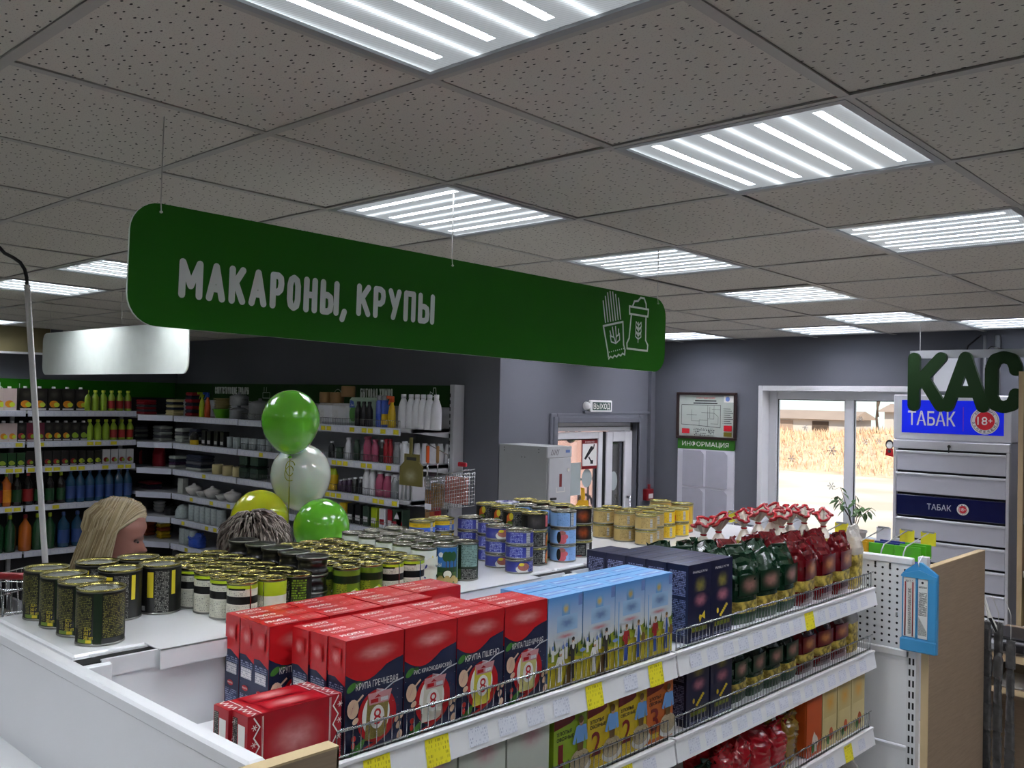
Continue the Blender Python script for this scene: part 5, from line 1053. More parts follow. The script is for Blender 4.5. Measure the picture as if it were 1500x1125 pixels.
# ------------------------------------------------------------------ till desk with scale and paper
Dk = thing('till_desk', 'oak till counter with open shelf at the right edge', 'counter', (4.55, .2, 0))
for z, t_, x0 in ((.96, .03, 0), (.80, .025, .05)): m = MB(); m.box(x0, 0, z-t_, .65, 1.22, z, 'oak_h'); m.box(x0-.003, 0, z-t_, x0, 1.22, z, 'oak_edge'); obj('worktop' if z > .9 else 'shelf', m, Dk)
for y in (0, 1.2): m = MB(); m.box(.02, y, 0, .63, y+.02, .93, 'oak_h'); obj('side_panel', m, Dk)
m = MB(); m.box(.45, .02, 0, .47, 1.2, .775, 'oak_h'); obj('front_panel', m, Dk)
Sc = thing('counter_scale', 'black counter scale with red digits on the oak till counter', 'scale', (4.57, 1.02, .96))
m = MB(); m.box(.0, 0, 0, .3, .36, .045, 'grey_metal', .01); obj('base', m, Sc); m = MB(); m.box(.06, .01, .05, .30, .35, .062, 'black_plastic', .005); obj('platter', m, Sc); m = MB(); m.box(-.01, .02, .012, .01, .26, .05, 'black_plastic', .004); pn = obj('display_panel', m, Sc)
A = Art(); mat('led_red', 'ff3020', .4, emit=('ff2010', 1.5)); A.text('0.000', .12, .012, .19, .03, 'led_red', .01); m = MB(); m.art(A, (-.0105, .26, .01), (0, -1, 0), (0, 0, 1)); obj('digits', m, pn)
m = MB(); m.add([(4.62, 1.30, .802), (4.62, 1.08, .802), (4.86, 1.05, .803), (4.85, 1.33, .815)], [(0, 1, 2, 3)], 'paper'); m.add([(4.62, 1.30, .8008), (4.62, 1.08, .8008), (4.86, 1.05, .8018), (4.85, 1.33, .8138)], [(3, 2, 1, 0)], 'paper'); obj('paper_sheet', m, None, label='white sheet of paper on the till counter lower shelf', cat='paper')
# ------------------------------------------------------------------ tobacco cabinet
mat('cab_grey', 'c2c5d0', .35, var=.03); mat('cab_rim', 'd2d4da', .3, metal=.2); mat('blue_lit', '1126c8', .3, coat=.4, emit=('1020e0', .28)); mat('blue_dark', '141a48', .15, coat=.8); mat('badge_red', 'd02030', .4); mat('pink_line', 'c04a90', .4)
Cb = thing('tobacco_cabinet', 'tall grey tobacco drawer cabinet with blue ТАБАК 18+ sign', 'cabinet', (6.3, 2.43, 0))
wd = .71
m = MB(); m.box(.03, 0, 0, .45, -wd, 1.835, 'cab_grey', .004); obj('body', m, Cb)
m = MB(); m.box(.02, .01, 1.835, .2, -wd-.005, 2.13, 'cab_rim', .006); sg = obj('sign_box', m, Cb)
def badge(A, cx, cy, r, full=True):
    A.oval(cx, cy, r, r, 'print_white', 32); A.oval(cx, cy, r*.92, r*.92, 'blue_dark' if full else 'print_white', 32)
    if full: A.oval(cx, cy, r*.9, r*.9, 'print_white', 32)
    A.oval(cx, cy, r*.68, r*.68, 'badge_red', 32); A.text('18', cx-r*.52, cy-r*.3, cx+r*.18, cy+r*.3, 'print_white', .008); A.text('+', cx+r*.24, cy-r*.12, cx+r*.52, cy+r*.16, 'print_white', .02)
    for k, ch in enumerate('ЗАПРЕЩЕНА'):
        a = PI*1.06+k*PI*.88/8; x, y = cx+r*.79*math.cos(a), cy+r*.79*math.sin(a); A.text(ch, x-r*.07, y-r*.08, x+r*.07, y+r*.08, 'blue_dark', .02, a+PI/2)
    for k, ch in enumerate('ДО 18 МИН'):
        if ch == ' ': continue
        a = PI*.78-k*PI*.56/8; x, y = cx+r*.79*math.cos(a), cy+r*.79*math.sin(a); A.text(ch, x-r*.06, y-r*.08, x+r*.06, y+r*.08, 'blue_dark', .02, a-PI/2)
A = Art(); A.rect(.045, .035, wd-.04, .25, 'blue_lit'); A.text('ТАБАК', .085, .085, .385, .18, 'print_white', .012); A.rect(.43, .055, .433, .21, 'pink_line'); badge(A, .56, .125, .085)
m = MB(); m.art(A, (.019, 0, 1.845), (0, -1, 0), (0, 0, 1)); obj('sign_face', m, sg)
m = MB(); m.box(.0, .004, 1.775, .03, -wd, 1.83, 'cab_rim', .004); obj('top_rail', m, Cb)
m = MB(); m.lathe([(.010, 0), (.010, .008)], 'black_plastic', 12, (0, 0, 0)); lk = obj('lock', m, Cb, (.0, -wd/2, 1.80), 0, ry=-PI/2); m = MB(); m.box(-.012, -.004, -.04, -.008, .004, .0, 'black_plastic'); obj('key', m, Cb, (0, -wd/2, 1.80))
zs = [1.77, 1.625, 1.48, 1.33, 1.185, 1.04, .895, .75, .605, .46, .315]
for k in range(10):
    z1, z0 = zs[k]-.008, zs[k+1]+.006; dk = (k == 2)
    m = MB(); mm = 'blue_dark' if dk else 'cab_grey'; m.box(.004, -.02, z0, .03, -wd+.02, z1, mm, .004)
    if not dk: m.box(-.004, -.02, z1-.016, .006, -wd+.02, z1, 'cab_rim', .003)
    dr = obj('drawer', m, Cb)
    m = MB(); m.box(.028, -.012, z1, .034, -wd+.012, z1+.014, 'dark_slot'); obj('gap', m, dr)
    if dk:
        A = Art(); A.text('ТАБАК', .22, .05, .37, .088, 'cab_grey', .005); badge(A, .44, .068, .036, False); m = MB(); m.art(A, (.0035, 0, z0), (0, -1, 0), (0, 0, 1)); obj('lettering', m, dr)
for y in (0.0, -wd+.02): m = MB(); m.box(.0, y, 0, .035, y-.02, 1.775, 'cab_rim', .003); obj('side_rail', m, Cb)
# oak shelf with goods at the right edge
Sf = thing('oak_shelf', 'tall oak shelf with goods cut by the right picture edge', 'shelf', (5.48, .505, 0))
m = MB(); m.box(0, .925, 0, .35, .95, 2.25, 'oak'); m.box(-.004, .925, 0, 0, .95, 2.25, 'oak_edge'); obj('side_panel', m, Sf); m = MB(); m.box(0, 0, 0, .35, .025, 2.25, 'oak'); obj('side_panel', m, Sf)
m = MB(); m.box(.33, .025, 0, .35, .925, 2.25, 'oak'); obj('back_panel', m, Sf)
for z in (.5, .9, 1.19, 1.47, 1.75, 2.02, 2.23):
    m = MB(); m.box(0.01, .025, z-.02, .33, .925, z, 'oak'); s_ = obj('shelf', m, Sf); m = MB(); m.box(0, .03, z-.03, .006, .92, z+.004, 'tag_white'); obj('price_strip', m, s_)
    m = MB(); m.box(-.002, .87, z-.025, .0, .915, z+.0, 'tag_yellow'); obj('price_tag', m, s_)
mat('goods_lime', 'a8bf18', .4); mat('goods_dark', '1a1a1e', .4); mat('goods_white', 'c9c9c9', .4); mat('goods_red', 'a02028', .4)
w = MB(); w.box(0, 0, 0, .16, .07, .09, 'goods_lime', .003); A = Art(); A.text('ЧАЙ', .01, .03, .06, .06, 'ink', .01); w.art(A, (0, .07, 0), (0, -1, 0), (0, 0, 1)); w = w.mesh('tea_box')
for k in range(4):
    for q in range(2): obj('tea_box', w, None, (5.52, 1.345-.08*k, .90+.0905*q), 0, 'small lime tea box on the oak shelf, %s from the left, %s' % (ORD[k], ['lower', 'upper'][q]), 'box', 'lime tea boxes')
def bottle_mesh(r, h, body, cap, neck=.35, lab=None, n=16, sx=1, sy=1):
    m = MB(); P = [(r*.9, 0), (r, .006), (r, h*.6), (r*.92, h*.68), (r*neck, h*.84), (r*neck*.9, h*.9)]
    m.lathe(P, body, n, sx=sx, sy=sy)
    if lab: m.lathe([(r*1.012, h*.12), (r*1.012, h*.5)], lab, n, cap=False, sx=sx, sy=sy)
    return m.mesh('bottle_body')
def cap_mesh(r, h, cap, neck=.35, n=12):
    m = MB(); m.lathe([(r*neck*1.05, h*.89), (r*neck*1.08, h*.9), (r*neck*1.08, h*.985), (r*neck*.9, h)], cap, n); return m.mesh('cap')
for zi, (z, col, nm) in enumerate(((1.19, 'goods_white', 'white'), (1.47, 'goods_dark', 'black'), (1.75, 'goods_dark', 'dark'), (2.02, 'goods_red', 'red'))):
    b_ = bottle_mesh(.034, .2, col, None, .5, 'goods_red' if zi == 0 else None); c_ = cap_mesh(.034, .2, 'goods_white' if zi else 'goods_red', .5)
    for k in range(3): o = obj('bottle', b_, None, (5.53, 1.38-.08*k, z), 0, '%s bottle on the oak shelf at the right edge, %s from the left' % (nm, ORD[k]), 'bottle', 'bottles on the oak shelf'); obj('cap', c_, o)
# ------------------------------------------------------------------ wall things: electric boxes, pipes above cabinet, notice board, plan, exit sign, alarm, locker
m = MB(); m.box(6.66, 2.04, 2.14, 6.795, 2.32, 2.42, 'wall_paint', .006); m.box(6.655, 2.06, 2.16, 6.66, 2.30, 2.40, 'white_metal'); obj('fuse_box', m, None, label='pale grey fuse box on the wall behind the green letters', cat='fuse box')
for k, y in enumerate((2.01, 1.93)): m = MB(); m.tube([(6.77, y, 2.1), (6.77, y, 2.54)], .018 if k else .01, 'grey_metal', 8); obj('wall_pipe', m, None, label=['thin grey pipe right of the fuse box behind the letters', 'thick grey pipe right of the fuse box behind the letters'][k], cat='pipe')
m = MB(); m.tube([(6.74, 2.12, 2.42), (6.72, 2.10, 2.47), (6.74, 2.05, 2.52), (6.78, 2.04, 2.54)], .006, 'black_plastic', 6); m.tube([(6.74, 2.0, 2.43), (6.70, 1.95, 2.46), (6.72, 1.88, 2.44)], .005, 'black_plastic', 6); obj('cable', m, None, label='dark loop of cable on the wall above the fuse box', cat='cable')
Bd = thing('notice_board', 'white notice board with green ИНФОРМАЦИЯ header on the window wall', 'notice board', (6.79, 4.44, .98))
m = MB(); m.box(-.006, 0, 0, .01, -.54, .69, mat('board_white', 'd8d9e2', .4, var=.02), .002); obj('board', m, Bd)
A = Art(); A.rect(0, .68, .54, .765, 'green_dark2' if mat('green_dark2', '2c7010', .5) else ''); A.text('ИНФОРМАЦИЯ', .045, .697, .49, .745, 'print_white'); m = MB(); m.box(-.006, 0, .68, .01, -.54, .765, 'green_dark2'); m.art(A, (-.007, 0, 0), (0, -1, 0), (0, 0, 1)); obj('header', m, Bd)
for q in range(2):
    for k in range(2):
        m = MB(); m.prism([(0, 0), (.2, 0), (.2, .27), (.17, .30), (0, .30)], (-.0125, -.055-.225*k, .05+.32*q), (0, -1, 0), (0, 0, 1), .004, mat('pocket', 'b3b4c0', .25, coat=.5)); obj('paper_pocket', m, Bd)
Pl = thing('evacuation_plan', 'dark-framed evacuation plan hanging above the notice board', 'plan', (6.79, 4.455, 1.745))
mat('frame_brown', '2a1512', .4, coat=.3); m = MB(); W_, H_ = .57, .39
m.box(-.02, 0, 0, .008, -W_, .022, 'frame_brown', .004); m.box(-.02, 0, H_-.022, .008, -W_, H_, 'frame_brown', .004); m.box(-.02, 0, .022, .008, -.022, H_-.022, 'frame_brown', .004); m.box(-.02, -W_+.022, .022, .008, -W_, H_-.022, 'frame_brown', .004); obj('frame', m, Pl)
A = Art(); A.rect(.02, .02, W_-.02, H_-.02, mat('plan_paper', 'b9c2b9', .4, coat=.3)); A.text('ПЛАН ЭВАКУАЦИИ', .19, .335, .365, .35, 'badge_red', .01); A.rect(.175, .315, .38, .325, 'ink'); A.rect(.16, .295, .39, .305, 'ink'); A.rect(.45, .31, .54, .365, 'paper'); A.oval(.485, .337, .02, .02, 'lav', 14)
A.stroke([(.045, .12), (.045, .285), (.42, .285), (.42, .10), (.18, .115), (.045, .12)], .004, 'ink')
for s_ in ([(.145, .15), (.145, .245)], [(.095, .20), (.195, .20)], [(.145, .15), (.22, .15)], [(.30, .285), (.30, .11)], [(.24, .22), (.36, .22)], [(.32, .18), (.32, .27)], [(.36, .22), (.40, .19), (.40, .13), (.33, .13)], [(.30, .17), (.36, .17), (.36, .285)], [(.22, .16), (.30, .16)], [(.22, .11), (.22, .16)], [(.34, .25), (.42, .25)]): A.stroke(s_, .0026, 'ink')
for k in range(8): A.rect(.445, .255-.017*k, .449, .259-.017*k, 'ink'); A.rect(.455, .255-.017*k, .455+.06+.012*(k % 3), .259-.017*k, 'ink')
A.rect(.055, .045, .13, .085, 'badge_red'); A.rect(.455, .075, .53, .12, 'badge_red'); A.rect(.455, .03, .53, .065, 'olive_gold'); A.rect(.17, .03, .37, .09, 'pr_plan' if print_mat('pr_plan', 'b9c2b9', '1a1a1a', .014, .5, 130) else '', True)
m = MB(); m.art(A, (.0, 0, 0), (0, -1, 0), (0, 0, 1), .0002); m.box(.001, -.01, .01, .006, -W_+.01, H_-.01, 'paper'); obj('plan_sheet', m, Pl)
Ex = thing('exit_sign', 'green ВЫХОД exit sign with a round white lamp above the door', 'sign', (5.865, 4.66, 1.955))
m = MB(); m.box(0, 0, 0, .285, .03, .097, 'white_plastic', .008); obj('case', m, Ex); A = Art(); A.rect(.022, .016, .263, .081, mat('exit_green', '1f3a36', .4, emit=('1f5a48', .12))); put_text(A, 'ВЫХОД', .035, .026, .25, .072, 'print_white', .15); m = MB(); m.art(A, (0, -.0005, 0), (1, 0, 0), (0, 0, 1)); obj('sign_face', m, Ex)
m = MB(); m.lathe([(.032*math.cos(a), .032*math.sin(a)) for a in [k*PI/12 for k in range(0, 7)]], 'white_plastic', 16); m.lathe([(.034, -.012), (.034, 0)], 'white_plastic', 16); obj('lamp_globe', m, Ex, (-.03, .018, .05), 0, rx=PI/2)
m = MB(); m.box(0, 0, 0, .10, .05, .10, 'red_dark', .006); m.box(.02, -.003, .02, .08, 0, .06, 'print_white'); m.box(.045, .01, .1, .06, .03, .14, 'red_dark'); obj('fire_alarm', m, None, (6.635, 4.64, 1.20), 0, 'dark red fire alarm call point beside the entrance door', 'fire alarm')
Lk = thing('storage_locker', 'grey metal storage locker numbered 1 beside the entrance', 'locker', (4.85, 4.22, 0))
mat('locker_grey', '9fa3a3', .45, var=.04); mat('locker_light', 'c6c9cd', .4)
m = MB(); m.box(0, .01, 0, .255, .465, 1.725, 'locker_grey', .003)
for (y, z) in ((.41, 1.70), (.41, 1.68), (.08, 1.70), (.08, 1.68), (.24, 1.64), (.21, 1.64)): m.box(-.0015, y, z, 0, y+.006, z+.006, 'dark_slot')
obj('body', m, Lk)
m = MB(); m.box(.0, 0, 1.65, .255, .012, 1.725, 'locker_light')
for k in range(5): m.add([(.03+.017*k, -.001, 1.665), (.035+.017*k, -.001, 1.665), (.052+.017*k, -.001, 1.705), (.047+.017*k, -.001, 1.705)], [(0, 1, 2, 3)], 'dark_slot')
m.box(.19, -.0015, 1.68, .235, 0, 1.70, 'lav'); obj('top_rail', m, Lk)
m = MB(); m.box(.012, -.006, 1.15, .243, .01, 1.645, 'locker_light', .003); dr = obj('locker_door', m, Lk)
A = Art(); A.text('1', .118, .295, .146, .385, 'red_dark'); A.stroke([(.09, .29), (.09, .26), (.175, .26), (.175, .29)], .006, 'print_white'); m = MB(); m.art(A, (0, -.0065, 1.15), (1, 0, 0), (0, 0, 1)); obj('number', m, dr)
m = MB(); m.lathe([(.012, 0), (.012, .006)], 'chrome', 12); obj('lock', m, dr, (.21, -.006, 1.56), rx=PI/2); m = MB(); m.box(.02, -.025, 1.36, .075, -.008, 1.375, 'black_plastic', .003); obj('handle', m, dr)
m = MB(); m.box(.012, -.006, .05, .243, .01, 1.14, 'locker_light', .003); obj('locker_door', m, Lk)
# potted ficus on the sill
Fi = thing('potted_ficus', 'small ficus plant with sparse leaves on the window sill', 'plant', (6.70, 2.86, 1.0))
m = MB(); m.lathe([(.06, 0), (.085, .13), (.09, .13), (.09, .145), (.078, .145), (.075, .12), (.0, .12)], mat('pot_white', 'b9b0a6', .5), 20, cap=False); obj('pot', m, Fi)
tw = []
for k in range(7):
    a = k*.95; tip = Vector((.04*math.cos(a)-.02, .15*math.sin(a*1.3), .30+.16*R.random())); tw.append([Vector((0, 0, .11)), Vector((tip.x*.3, tip.y*.3, .24)), tip*1.0, tip+Vector((0, .05*math.sin(a), -.02))])
m = MB()
for p in tw: m.tube(p, [.004, .003, .002, .0012], 'bark', 5)
obj('stem', m, Fi)
mat('ficus_leaf', '4d7038', .4, var=.3, scale=30, coat=.2); lm = MB(); lm.add([(0, 0, 0), (.008, .012, .002), (.009, .024, .001), (.0, .042, -.006), (-.009, .024, .001), (-.008, .012, .002), (0, .02, -.002)], [(0, 1, 6), (1, 2, 6), (2, 3, 6), (3, 4, 6), (4, 5, 6), (5, 0, 6)], 'ficus_leaf', True); lm = lm.mesh('leaf')
for p in tw:
    for k in range(5):
        q = p[1].lerp(p[2], .35+.16*k); o = obj('leaf', lm, Fi, q, R.uniform(0, 6.28)); o.rotation_euler = (R.uniform(-1.2, -.3), R.uniform(-.4, .4), R.uniform(0, 6.28)); s = R.uniform(1.3, 2.1); o.scale = (s, s, s)
# ------------------------------------------------------------------ wall shelving at the back: drinks (left) and household goods
mat('shelf_white', 'b4b6ba', .5); mat('shelf_dark', '26262a', .7); mat('strip_blue', 'cfd3e2', .4)
Bv = thing('drinks_shelving', 'wall shelving full of juices and bottled drinks at the left', 'shelving')
BZ = [1.851, 1.569, 1.338, .986, .570]; HZ = [1.815, 1.55, 1.295, 1.06, .821, .575]
FY, FXH = 9.05, 4.40
m = MB(); m.box(2.0, 9.46, 0, 4.8, 9.49, 1.99, 'shelf_dark'); obj('back_panel', m, Bv)
m = MB(); m.box(2.0, 9.44, 1.985, 4.8, 9.46, 2.145, 'green_sign'); hd = obj('header', m, Bv)
A = Art(); A.stroke([(0, 0), (.09, 0), (.09, .05), (.065, .075), (.065, .105), (.03, .105), (.03, .075), (0, .05), (0, 0)], .005, 'sign_white'); A.oval(.045, .04, .018, .024, 'sign_white', 14); A.oval(.045, .04, .013, .018, 'green_sign', 14); A.rect(.23, .0, .236, .1, 'sign_white'); m = MB(); m.art(A, (3.01, 9.439, 2.0), (1, 0, 0), (0, 0, 1)); obj('bottle_icon', m, hd)
def shelf_run(T_, x0, x1, z, lo):
    """one drinks shelf with price strip and tags"""
    m = MB(); m.box(x0, FY+.01, z-.025, x1, 9.46, z, 'shelf_white'); s_ = obj('shelf', m, T_)
    m = MB(); m.box(x0, FY, z-.052, x1, FY+.01, z+.002, 'strip_blue', .002); obj('price_strip', m, s_)
    n = int((x1-x0)/.075)
    for k in range(n):
        y_ = R.random() < lo; m = MB(); A = Art(); A.rect(0, 0, .06, .034, 'tag_print_y' if y_ else 'tag_print', True); m.art(A, (x0+.01+k*.075, FY-.0005, z-.044), (1, 0, 0), (0, 0, 1)); obj('price_tag', m, s_)
for k, z in enumerate(BZ):
    for (a, b_) in ((2.18, 3.17), (3.19, 4.20)): shelf_run(Bv, a, b_, z, (.0, .35, .3, .3, 0)[k])
for x in (2.17, 3.18, 4.21): m = MB(); m.box(x-.015, FY+.012, 0, x+.015, 9.46, .12, 'shelf_white'); m.box(x-.015, 9.40, 0, x+.015, 9.44, 1.985, 'shelf_white'); obj('upright', m, Bv)
Hs = thing('household_shelving', 'wall shelving with household goods and a green header along the back wall', 'shelving')
m = MB(); m.box(4.81, 5.09, 0, 4.84, 9.44, 2.14, 'shelf_white'); obj('back_panel', m, Hs)
m = MB(); m.box(4.79, 5.13, 1.975, 4.81, 9.44, 2.14, 'green_dark'); hd = obj('header', m, Hs)
for y in (6.30, 7.49, 8.65): m = MB(); m.box(4.788, y-.003, 1.975, 4.79, y+.003, 2.14, 'shelf_dark'); obj('joint', m, hd)
A = Art(); put_text(A, 'БЫТОВАЯ ХИМИЯ', 0, 0, .42, .075, 'sign_white', .17); m = MB(); m.art(A, (4.7895, 6.24, 2.035), (0, -1, 0), (0, 0, 1)); obj('lettering', m, hd)
A = Art(); put_text(A, 'СОПУТСТВУЮЩИЕ ТОВАРЫ', 0, 0, .64, .07, 'sign_white', .17); m = MB(); m.art(A, (4.7895, 8.60, 2.04), (0, -1, 0), (0, 0, 1)); obj('lettering', m, hd)
A = Art(); A.stroke([(0, 0), (.1, 0), (.105, .05), (.075, .085), (.07, .13), (.045, .13), (.04, .085), (.01, .1), (-.005, .05), (0, 0)], .006, 'sign_white'); A.stroke([(.03, 0), (.03, .06), (.06, .07), (.06, 0)], .005, 'sign_white'); m = MB(); m.art(A, (4.7895, 5.38, 1.99), (0, -1, 0), (0, 0, 1)); obj('bottle_icon', m, hd)
A = Art(); A.stroke(ell(.07, .04, .06, .07, 12, 0, PI), .006, 'sign_white'); A.stroke(ell(.07, .04, .035, .045, 12, 0, PI), .005, 'sign_white'); m = MB(); m.art(A, (4.7895, 6.62, 1.99), (0, -1, 0), (0, 0, 1)); obj('glove_icon', m, hd)
A = Art(); A.stroke([(0, 0), (.12, 0), (.12, .05), (0, .05), (0, 0)], .005, 'sign_white'); A.stroke([(.02, .06), (.02, .1)], .005, 'sign_white'); A.stroke([(.06, .06), (.06, .1)], .005, 'sign_white'); m = MB(); m.art(A, (4.7895, 7.72, 2.01), (0, -1, 0), (0, 0, 1)); obj('pan_icon', m, hd)
m = MB(); m.box(4.74, 5.05, 0, 4.845, 5.10, 2.145, 'shelf_white', .003)
for k in range(40): m.box(4.738, 5.088, .1+.05*k, 4.7405, 5.096, .13+.05*k, 'dark_slot')
obj('upright', m, Hs)
SEG = [(5.12, 6.29), (6.31, 7.48), (7.50, 8.68)]
for k, z in enumerate(HZ):
    for q, (a, b_) in enumerate(SEG):
        m = MB(); m.box(FXH+.01, a, z-.025, 4.8, b_, z, 'shelf_white'); s_ = obj('shelf', m, Hs)
        a2 = a+(.14 if q == 0 else 0)
        m = MB(); m.box(FXH, a2, z-.052, FXH+.01, b_, z+.002, 'strip_blue', .002); obj('price_strip', m, s_)
        n = int((b_-a2)/.075)
        for j in range(n):
            y_ = R.random() < ((.6, .4, .5, .4, .1, .1)[k] if q == 0 else .06); m = MB(); A = Art(); A.rect(0, 0, .06, .034, 'tag_print_y' if y_ else 'tag_print', True); m.art(A, (FXH-.0005, a2+.01+j*.075+.06, z-.044), (0, -1, 0), (0, 0, 1)); obj('price_tag', m, s_)
        if q == 0:
            m = MB(); m.prism([(0, 0), (.36, 0), (.36, -.07), (.03, -.03), (0, -.03)], (FXH+.01, a, z), (1, 0, 0), (0, 0, 1), .02, 'shelf_white'); obj('bracket', m, s_)
        if k < 4 and q < 2:
            m = MB(); y0, y1 = a2+.02, b_-.02; m.tube([(FXH+.02, y0, z), (FXH+.02, y0, z+.055), (FXH+.02, y1, z+.055), (FXH+.02, y1, z)], .0022, 'wire', 5)
            for j in range(1, 44): y = y0+(y1-y0)*j/44; m.tube([(FXH+.02, y, z), (FXH+.02, y, z+.055)], .0011, 'wire', 4)
            obj('wire_fence', m, s_)
    # slanted corner shelf
    m = MB(); m.add([(4.215, 9.05, z), (4.40, 8.70, z), (4.80, 8.70, z), (4.80, 9.44, z), (4.215, 9.44, z), (4.215, 9.05, z-.03), (4.40, 8.70, z-.03), (4.80, 8.70, z-.03), (4.80, 9.44, z-.03), (4.215, 9.44, z-.03)], [(0, 1, 2, 3, 4), (9, 8, 7, 6, 5), (0, 5, 6, 1), (1, 6, 7, 2), (2, 7, 8, 3), (3, 8, 9, 4), (4, 9, 5, 0)], 'shelf_white'); s_ = obj('corner_shelf', m, Hs)
    d = Vector((.185, -.35, 0)); d.normalize(); nrm = Vector((d.y, -d.x, 0)); O = Vector((4.215, 9.05, z-.052))+nrm*.004
    m = MB(); m.prism([(0, 0), (.396, 0), (.396, .054), (0, .054)], O, d, (0, 0, 1), .01, 'strip_blue'); obj('price_strip', m, s_)
m = MB(); m.box(FXH+.03, 5.12, 0, 4.8, 8.68, .5, 'shelf_dark'); obj('plinth', m, Hs)

# ------------------------------------------------------------------ drinks
mat('juice_black', '17140f', .35, coat=.3); mat('juice_orange', 'd98a1c', .4, var=.2, scale=60); mat('juice_red', '9c2622', .4); mat('juice_green', '8fae2c', .35, coat=.3, var=.15); mat('juice_lime', 'c6d63a', .35); mat('cap_white', 'd8d8d8', .4); mat('carton_pale', 'c9b4b0', .5); mat('grape', '6a1c34', .4); mat('soda_dark', '14100e', .15, coat=.6); mat('soda_orange', 'c0641c', .2, coat=.5); mat('water_blue', '27506e', .15, coat=.6); mat('water_lbl', '2c4a86', .4); mat('soda_green', '1e4a2a', .2, coat=.5); mat('lbl_red', '8a1c1c', .4)
soft_mat('juice_smudge', '17140f', '4a463e', .4, 1.2); soft_mat('lime_smudge', '8fae2c', '6f8030', .4, 1.2)
def fruit_carton(w, d, h, body, fruit, sm=None):
    A = Art(); A.rect(0, 0, w, h, body)
    if sm: A.rect(w*.05, h*.5, w*.95, h*.95, sm)
    A.oval(w*.45, h*.3, w*.34, h*.16, fruit, 18); A.oval(w*.66, h*.27, w*.22, h*.11, 'juice_lime' if fruit == 'juice_orange' else 'juice_green', 14); A.rect(w*.08, h*.03, w*.92, h*.1, 'goods_white')
    m = carton(w, d, h, body, A, bev=.003); return m.mesh('carton')
def caps(r, h, cap): m = MB(); m.lathe([(r, 0), (r, h*.8), (r*.85, h)], cap, 12); return m.mesh('cap')
cp = caps(.016, .02, 'cap_white')
def drink_carton(me, h, x, y, z, lbl, grp, d=.07, w=.1): o = obj('juice_carton', me, None, (x, y, z), R.uniform(-.04, .04), lbl, 'carton', grp); obj('cap', cp, o, (w*.5, d*.35, h-.002)); return o
big = fruit_carton(.118, .09, .205, 'juice_black', 'juice_orange', 'juice_smudge'); pale = fruit_carton(.11, .09, .2, 'carton_pale', 'juice_orange')
for k, px in enumerate((3.125, 3.249, 3.375, 3.497, 3.622)): drink_carton(big, .205, px, FY+.04, BZ[0]+.001, 'black juice carton with an orange slice on the top drinks shelf, %s from the left' % ORD[k], 'orange juice cartons', .09, .118)
for k, px in enumerate((2.908, 2.993)): drink_carton(pale, .2, px, FY+.04, BZ[0]+.001, ['pale pink juice carton cut by the left picture edge', 'pale pink juice carton beside the black juice cartons, top shelf'][k], 'pale juice cartons', .09, .11)
def bottle(key, x, y, z, lbl, grp, name='drink_bottle', cat='bottle'):
    b_, c_ = BT_[key]; o = obj(name, b_, None, (x, y, z), R.uniform(-1, 1), lbl, cat, grp); obj('cap', c_, o); return o
BT_ = {'lime': (bottle_mesh(.034, .2, 'juice_green', None, .42, 'lime_smudge'), cap_mesh(.034, .2, 'juice_lime', .5)), 'limered': (bottle_mesh(.034, .2, 'juice_green', None, .42, 'juice_red'), cap_mesh(.034, .2, 'juice_lime', .5)),
       'cola': (bottle_mesh(.045, .30, 'soda_dark', None, .3, 'lbl_red'), cap_mesh(.045, .30, 'lbl_red', .3)), 'orange': (bottle_mesh(.045, .30, 'soda_orange', None, .3, 'juice_orange'), cap_mesh(.045, .30, 'juice_green', .3)), 'water': (bottle_mesh(.045, .31, 'water_blue', None, .32, 'water_lbl'), cap_mesh(.045, .31, 'water_lbl', .32)), 'dark': (bottle_mesh(.045, .29, 'soda_dark', None, .3, 'soda_green'), cap_mesh(.045, .29, 'goods_lime', .3)), 'green': (bottle_mesh(.05, .33, 'soda_green', None, .3, 'soda_green'), cap_mesh(.05, .33, 'goods_lime', .3)), 'bigorange': (bottle_mesh(.055, .33, 'soda_orange', None, .3, 'soda_orange'), cap_mesh(.055, .33, 'lbl_red', .3)), 'bigwater': (bottle_mesh(.055, .33, 'water_blue', None, .3, 'water_lbl'), cap_mesh(.055, .33, 'water_lbl', .3))}
for k, px in enumerate((3.737, 3.815, 3.893, 3.973, 4.054, 4.136)): bottle('lime' if k < 3 else 'limered', px, FY+.06, BZ[0]+.001, 'lime green juice bottle at the right of the top drinks shelf, %s from the left' % ORD[k], 'lime juice bottles')
for k, px in enumerate((3.769, 3.847, 3.926, 4.000, 4.081, 4.163)): bottle('lime' if k < 3 else 'limered', px, FY+.06, BZ[1]+.001, 'lime green juice bottle at the right of the second drinks shelf, %s from the left' % ORD[k], 'lime juice bottles')
sm = [fruit_carton(.078, .06, .165, 'carton_pale', 'juice_orange'), fruit_carton(.078, .06, .17, 'juice_black', 'juice_red', 'juice_smudge'), fruit_carton(.078, .06, .17, 'grape', 'juice_red'), fruit_carton(.078, .06, .17, 'juice_black', 'juice_orange', 'juice_smudge'), fruit_carton(.078, .06, .17, 'juice_black', 'juice_green', 'juice_smudge')]
for k, (px, t_) in enumerate(((2.965, 0), (3.039, 0), (3.114, 1), (3.195, 2), (3.272, 2), (3.350, 3), (3.429, 3), (3.509, 3), (3.591, 4), (3.673, 4))): drink_carton(sm[t_], .17, px, FY+.04, BZ[1]+.001, 'small %s juice carton on the second drinks shelf, %s from the left' % (['pale', 'black', 'grape', 'orange-slice', 'green-fruit'][t_], ORD[k]), 'small juice cartons', .06, .078)
